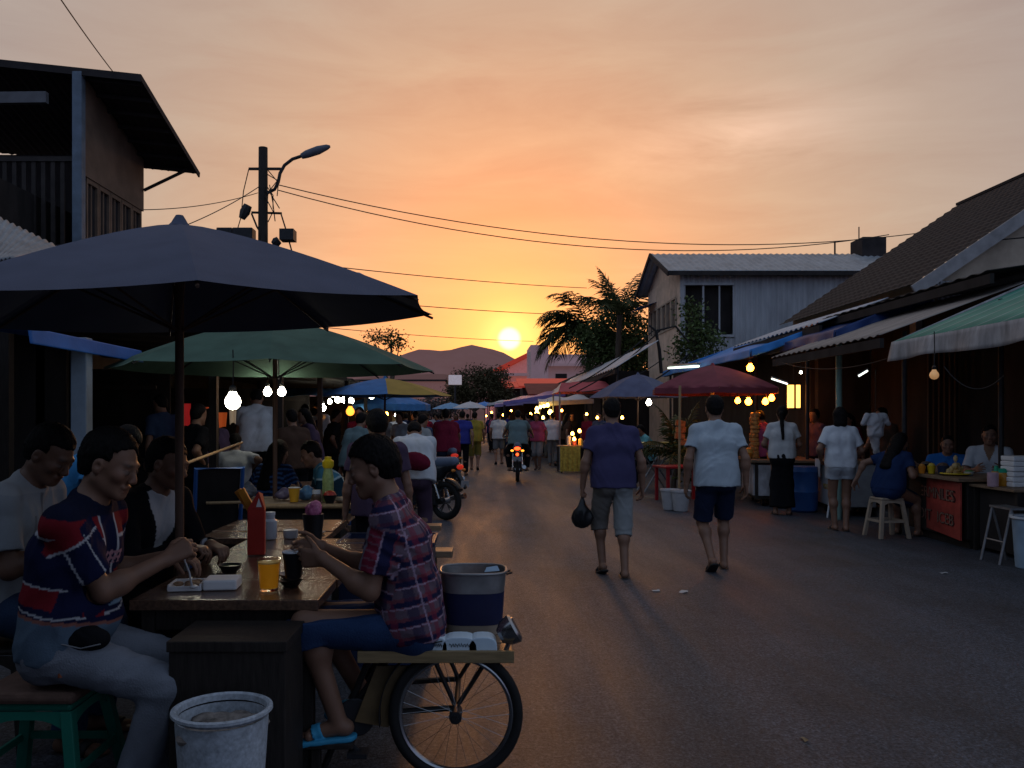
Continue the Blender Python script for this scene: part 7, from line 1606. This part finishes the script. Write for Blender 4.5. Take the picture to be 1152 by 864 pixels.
# ------------------------------------------------------------------ the crowd further off
cl = {'navy': NAVY, 'black': BLACKC, 'white': WHITEC, 'grey': GREYC, 'maroon': MAROON, 'brown': BROWNC, 'teal': TEALG, 'denim blue': DENIM, 'mauve': MAUVE, 'pale grey': LTGREY, 'red': REDC2, 'green': GREENC, 'stone': STONE, 'royal blue': ROYAL, 'pink': PINKC}
crowd = [  # pixel x, depth, height, heading, top, bottom, female, words
    (333, 11.5, 1.62, 40, 'brown', 'black', 0, 'behind the woman in stripes'), (352, 13.5, 1.66, 120, 'mauve', 'black', 1, 'near the cluster of white bulbs'),
    (398, 12.2, 1.60, -30, 'teal', 'black', 1, 'behind the young man in navy and teal'), (408, 15.5, 1.70, 160, 'maroon', 'black', 0, 'below the orange dome lamp'),
    (432, 18, 1.66, 40, 'grey', 'black', 0, 'left of the umbrella with the red hem'), (446, 21, 1.66, -20, 'white', 'denim blue', 0, 'right under the red hemmed umbrella'),
    (455, 17.2, 1.64, 150, 'pale grey', 'grey', 1, 'among the left stalls past the motorcycle'), (468, 23, 1.68, 10, 'navy', 'black', 0, 'walking in the left crowd'),
    (213, 9.6, 1.66, -40, 'black', 'black', 0, 'in the dark stall behind the slanting rod'), (238, 10.3, 1.62, 30, 'mauve', 'black', 1, 'stooping beside the hung cloths'), (186, 11, 1.66, 60, 'denim blue', 'black', 0, 'in the darkness under the shelter'),
    (264, 9.2, 1.34, 10, 'pale grey', 'grey', 0, 'seated low left of the striped woman'), (345, 17, 1.64, 20, 'stone', 'black', 0, 'deep under the left shelter'), (372, 16, 1.66, -60, 'black', 'black', 0, 'facing the bulbs under the blue canopy'),
    (489, 30, 1.66, 0, 'pale grey', 'black', 0, 'beside the distant parked motorcycle'), (497, 36, 1.64, 30, 'pink', 'grey', 1, 'in the far left crowd'), (506, 42, 1.66, -10, 'teal', 'black', 0, 'beneath the pale blue far umbrella'),
    (513, 34, 1.66, 180, 'red', 'black', 1, 'walking this way in the distance'), (526, 38, 1.68, 0, 'black', 'black', 0, 'ahead of the mustard shirt'), (543, 33, 1.64, 0, 'mauve', 'grey', 1, 'just right of the mustard shirt'),
    (549, 44, 1.66, 10, 'white', 'navy', 0, 'far down the middle of the road'), (553, 37, 1.66, -20, 'navy', 'black', 0, 'left of the white shirt and grey shorts'), (571, 40, 1.66, 0, 'maroon', 'black', 0, 'in the far gap before the rider'),
    (577, 48, 1.64, 160, 'grey', 'black', 1, 'tiny in the distance beyond the rider'), (595, 30, 1.62, 30, 'mauve', 'black', 0, 'right of the motorcycle rider'), (603, 31, 1.64, -30, 'grey', 'black', 1, 'shopping below the yellow bulbs'),
    (612, 33, 1.66, -60, 'black', 'black', 0, 'at the stall of yellow bulbs'), (636, 26, 1.60, -70, 'brown', 'black', 1, 'beside the wares on the yellow table'), (644, 27.5, 1.64, 160, 'black', 'black', 0, 'serving at the yellow skirted table'),
    (662, 25.5, 1.62, 120, 'maroon', 'black', 0, 'in the shade of the pink awning'), (676, 24, 1.66, 140, 'denim blue', 'black', 0, 'left of the purple shirted man'), (532, 52, 1.66, 0, 'denim blue', 'black', 0, 'at the far end of the road'),
    (519, 47, 1.64, 40, 'white', 'black', 1, 'under the white far umbrella'), (583, 55, 1.66, 0, 'stone', 'grey', 0, 'furthest right in the distant crowd'), (501, 55, 1.66, 0, 'green', 'black', 0, 'furthest left in the distant crowd'), (480, 38, 1.66, 20, 'brown', 'black', 0, 'by the far edge of the left stalls'),
    (560, 50, 1.66, 0, 'grey', 'black', 0, 'between the far strollers'), (539, 46, 1.66, 170, 'royal blue', 'black', 0, 'coming up the road far off'), (474, 27.5, 1.6, -40, 'red', 'black', 1, 'before the far left stalls'), (921, 15.2, 1.66, 100, 'mauve', 'black', 0, 'in the dark beside the lantern'),
    (496, 32.9, 1.66, -70, 'pale grey', 'black', 1, 'near the lit stalls on the left'),
    (494, 29.2, 1.58, 90, 'royal blue', 'black', 0, 'in the shade of the left market'),
    (440, 27.3, 1.59, -30, 'teal', 'black', 0, 'at the back of the left crowd'),
    (444, 32.0, 1.65, 90, 'pink', 'black', 1, 'in the shade of the left market'),
    (358, 18.2, 1.70, 180, 'white', 'black', 0, 'between the left stalls'),
    (480, 26.5, 1.59, 150, 'maroon', 'black', 0, 'near the lit stalls on the left'),
    (348, 17.1, 1.57, -30, 'navy', 'denim blue', 1, 'near the lit stalls on the left'),
    (380, 14.7, 1.60, 150, 'pale grey', 'grey', 0, 'between the left stalls'),
    (443, 30.6, 1.70, 0, 'white', 'denim blue', 0, 'in the shade of the left market'),
    (465, 26.7, 1.61, 180, 'brown', 'black', 1, 'in the shade of the left market'),
    (497, 28.6, 1.58, 20, 'denim blue', 'grey', 0, 'between the left stalls'),
    (455, 35.3, 1.62, -70, 'brown', 'denim blue', 0, 'at the back of the left crowd'),
    (469, 13.9, 1.57, -30, 'stone', 'denim blue', 1, 'near the lit stalls on the left'),
    (374, 20.8, 1.58, 0, 'brown', 'denim blue', 0, 'near the lit stalls on the left'),
    (449, 37.9, 1.57, -70, 'white', 'denim blue', 0, 'close to the blue and yellow umbrella'),
    (467, 33.7, 1.62, 0, 'grey', 'denim blue', 1, 'close to the blue and yellow umbrella'),
    (447, 34.0, 1.66, 20, 'navy', 'denim blue', 0, 'in the shade of the left market'),
    (477, 36.1, 1.58, -70, 'maroon', 'grey', 0, 'under the left canopies'),
    (457, 25.0, 1.62, 20, 'denim blue', 'black', 1, 'close to the blue and yellow umbrella'),
    (400, 17.5, 1.63, -70, 'red', 'denim blue', 0, 'in the shade of the left market'),
    (479, 30.4, 1.67, -30, 'brown', 'denim blue', 0, 'between the left stalls'),
    (455, 33.9, 1.70, 150, 'green', 'grey', 1, 'close to the blue and yellow umbrella'),
    (440, 27.5, 1.64, -30, 'brown', 'grey', 0, 'close to the blue and yellow umbrella'),
    (402, 20.2, 1.65, -30, 'red', 'grey', 0, 'near the lit stalls on the left'),
    (489, 31.4, 1.61, 180, 'maroon', 'black', 1, 'close to the blue and yellow umbrella'),
    (497, 37.4, 1.63, -70, 'royal blue', 'black', 0, 'close to the blue and yellow umbrella'),
    (588, 31.4, 1.65, 90, 'grey', 'black', 1, 'before the dark red shop'),
    (618, 31.9, 1.68, -30, 'pale grey', 'denim blue', 0, 'in the right hand crowd'),
    (576, 39.2, 1.59, 180, 'navy', 'denim blue', 0, 'under the lilac tarpaulin'),
    (581, 49.6, 1.58, 20, 'white', 'black', 1, 'by the far tarpaulin posts'),
    (588, 29.0, 1.63, 90, 'brown', 'denim blue', 0, 'under the lilac tarpaulin'),
    (647, 30.2, 1.56, 90, 'pale grey', 'grey', 0, 'at the crowded right stalls'),
    (570, 41.9, 1.70, -70, 'royal blue', 'denim blue', 1, 'close to the white tarpaulin stall'),
    (563, 38.2, 1.64, -30, 'maroon', 'black', 0, 'at the crowded right stalls'),
    (555, 36.2, 1.61, 90, 'teal', 'black', 0, 'close to the white tarpaulin stall'),
    (637, 33.1, 1.56, 0, 'white', 'grey', 1, 'in the right hand crowd'),
    (598, 35.2, 1.63, 90, 'brown', 'denim blue', 0, 'by the far tarpaulin posts'),
    (585, 30.5, 1.69, -30, 'green', 'grey', 0, 'before the dark red shop'),
    (554, 36.4, 1.65, 90, 'pink', 'black', 1, 'before the dark red shop'),
    (617, 30.3, 1.57, 90, 'denim blue', 'grey', 0, 'in the right hand crowd'),
    (623, 31.6, 1.63, 150, 'royal blue', 'denim blue', 0, 'under the lilac tarpaulin'),
    (605, 24.4, 1.60, 150, 'pink', 'grey', 1, 'by the far tarpaulin posts'),
    (566, 36.1, 1.66, -70, 'pale grey', 'black', 0, 'before the dark red shop'),
    (580, 38.4, 1.58, 150, 'navy', 'denim blue', 0, 'at the crowded right stalls'),
    (564, 44.2, 1.64, 150, 'grey', 'denim blue', 1, 'at the crowded right stalls'),
    (582, 36.4, 1.66, -30, 'red', 'grey', 0, 'close to the white tarpaulin stall'),
    (573, 45.7, 1.62, -30, 'royal blue', 'denim blue', 0, 'at the crowded right stalls'),
    (624, 27.7, 1.64, 90, 'stone', 'grey', 1, 'close to the white tarpaulin stall')]
for k, (px, Y, hh, hd, tp, bt, fem, wd) in enumerate(crowd):
    if Y > 30 and -.1 < xs(px, Y) < 2.0 and k % 3: continue
    if k > 38 and Y < 21 and px < 480 and k % 2: continue
    rg = random.Random(200 + k)
    z = .14 if (xs(px, Y) < -2.8 and Y > 10.7) else 0
    po = walk(rg.choice((-1, 1)), rg.uniform(.03, .16), rg.uniform(.02, .12)) if Y > 22 else dict(head=(rg.uniform(5, 30), rg.uniform(-20, 20), 0), Rw=(.2, rg.uniform(.05, .3), rg.uniform(.85, 1.0)), lean=rg.uniform(2, 8), curl=rg.uniform(4, 14))
    person('%s in a %s top %s' % ('woman' if fem else 'man', tp, wd), (xs(px, Y), Y, z), R(hd), hh, po, (rg.choice(('tee', 'loose')), cl[tp], None, .06), (rg.choice(('pants', 'pants', 'longshorts')), cl[bt]), h=.016 if Y < 14 else .024, female=bool(fem), hair='long' if fem and k % 2 else 'short', w=rg.uniform(1.0, 1.15), seed=300 + k, shoes='sandal' if Y < 30 else None, skin=('tan', 'brown')[k % 2],
           group='people in the market crowd')
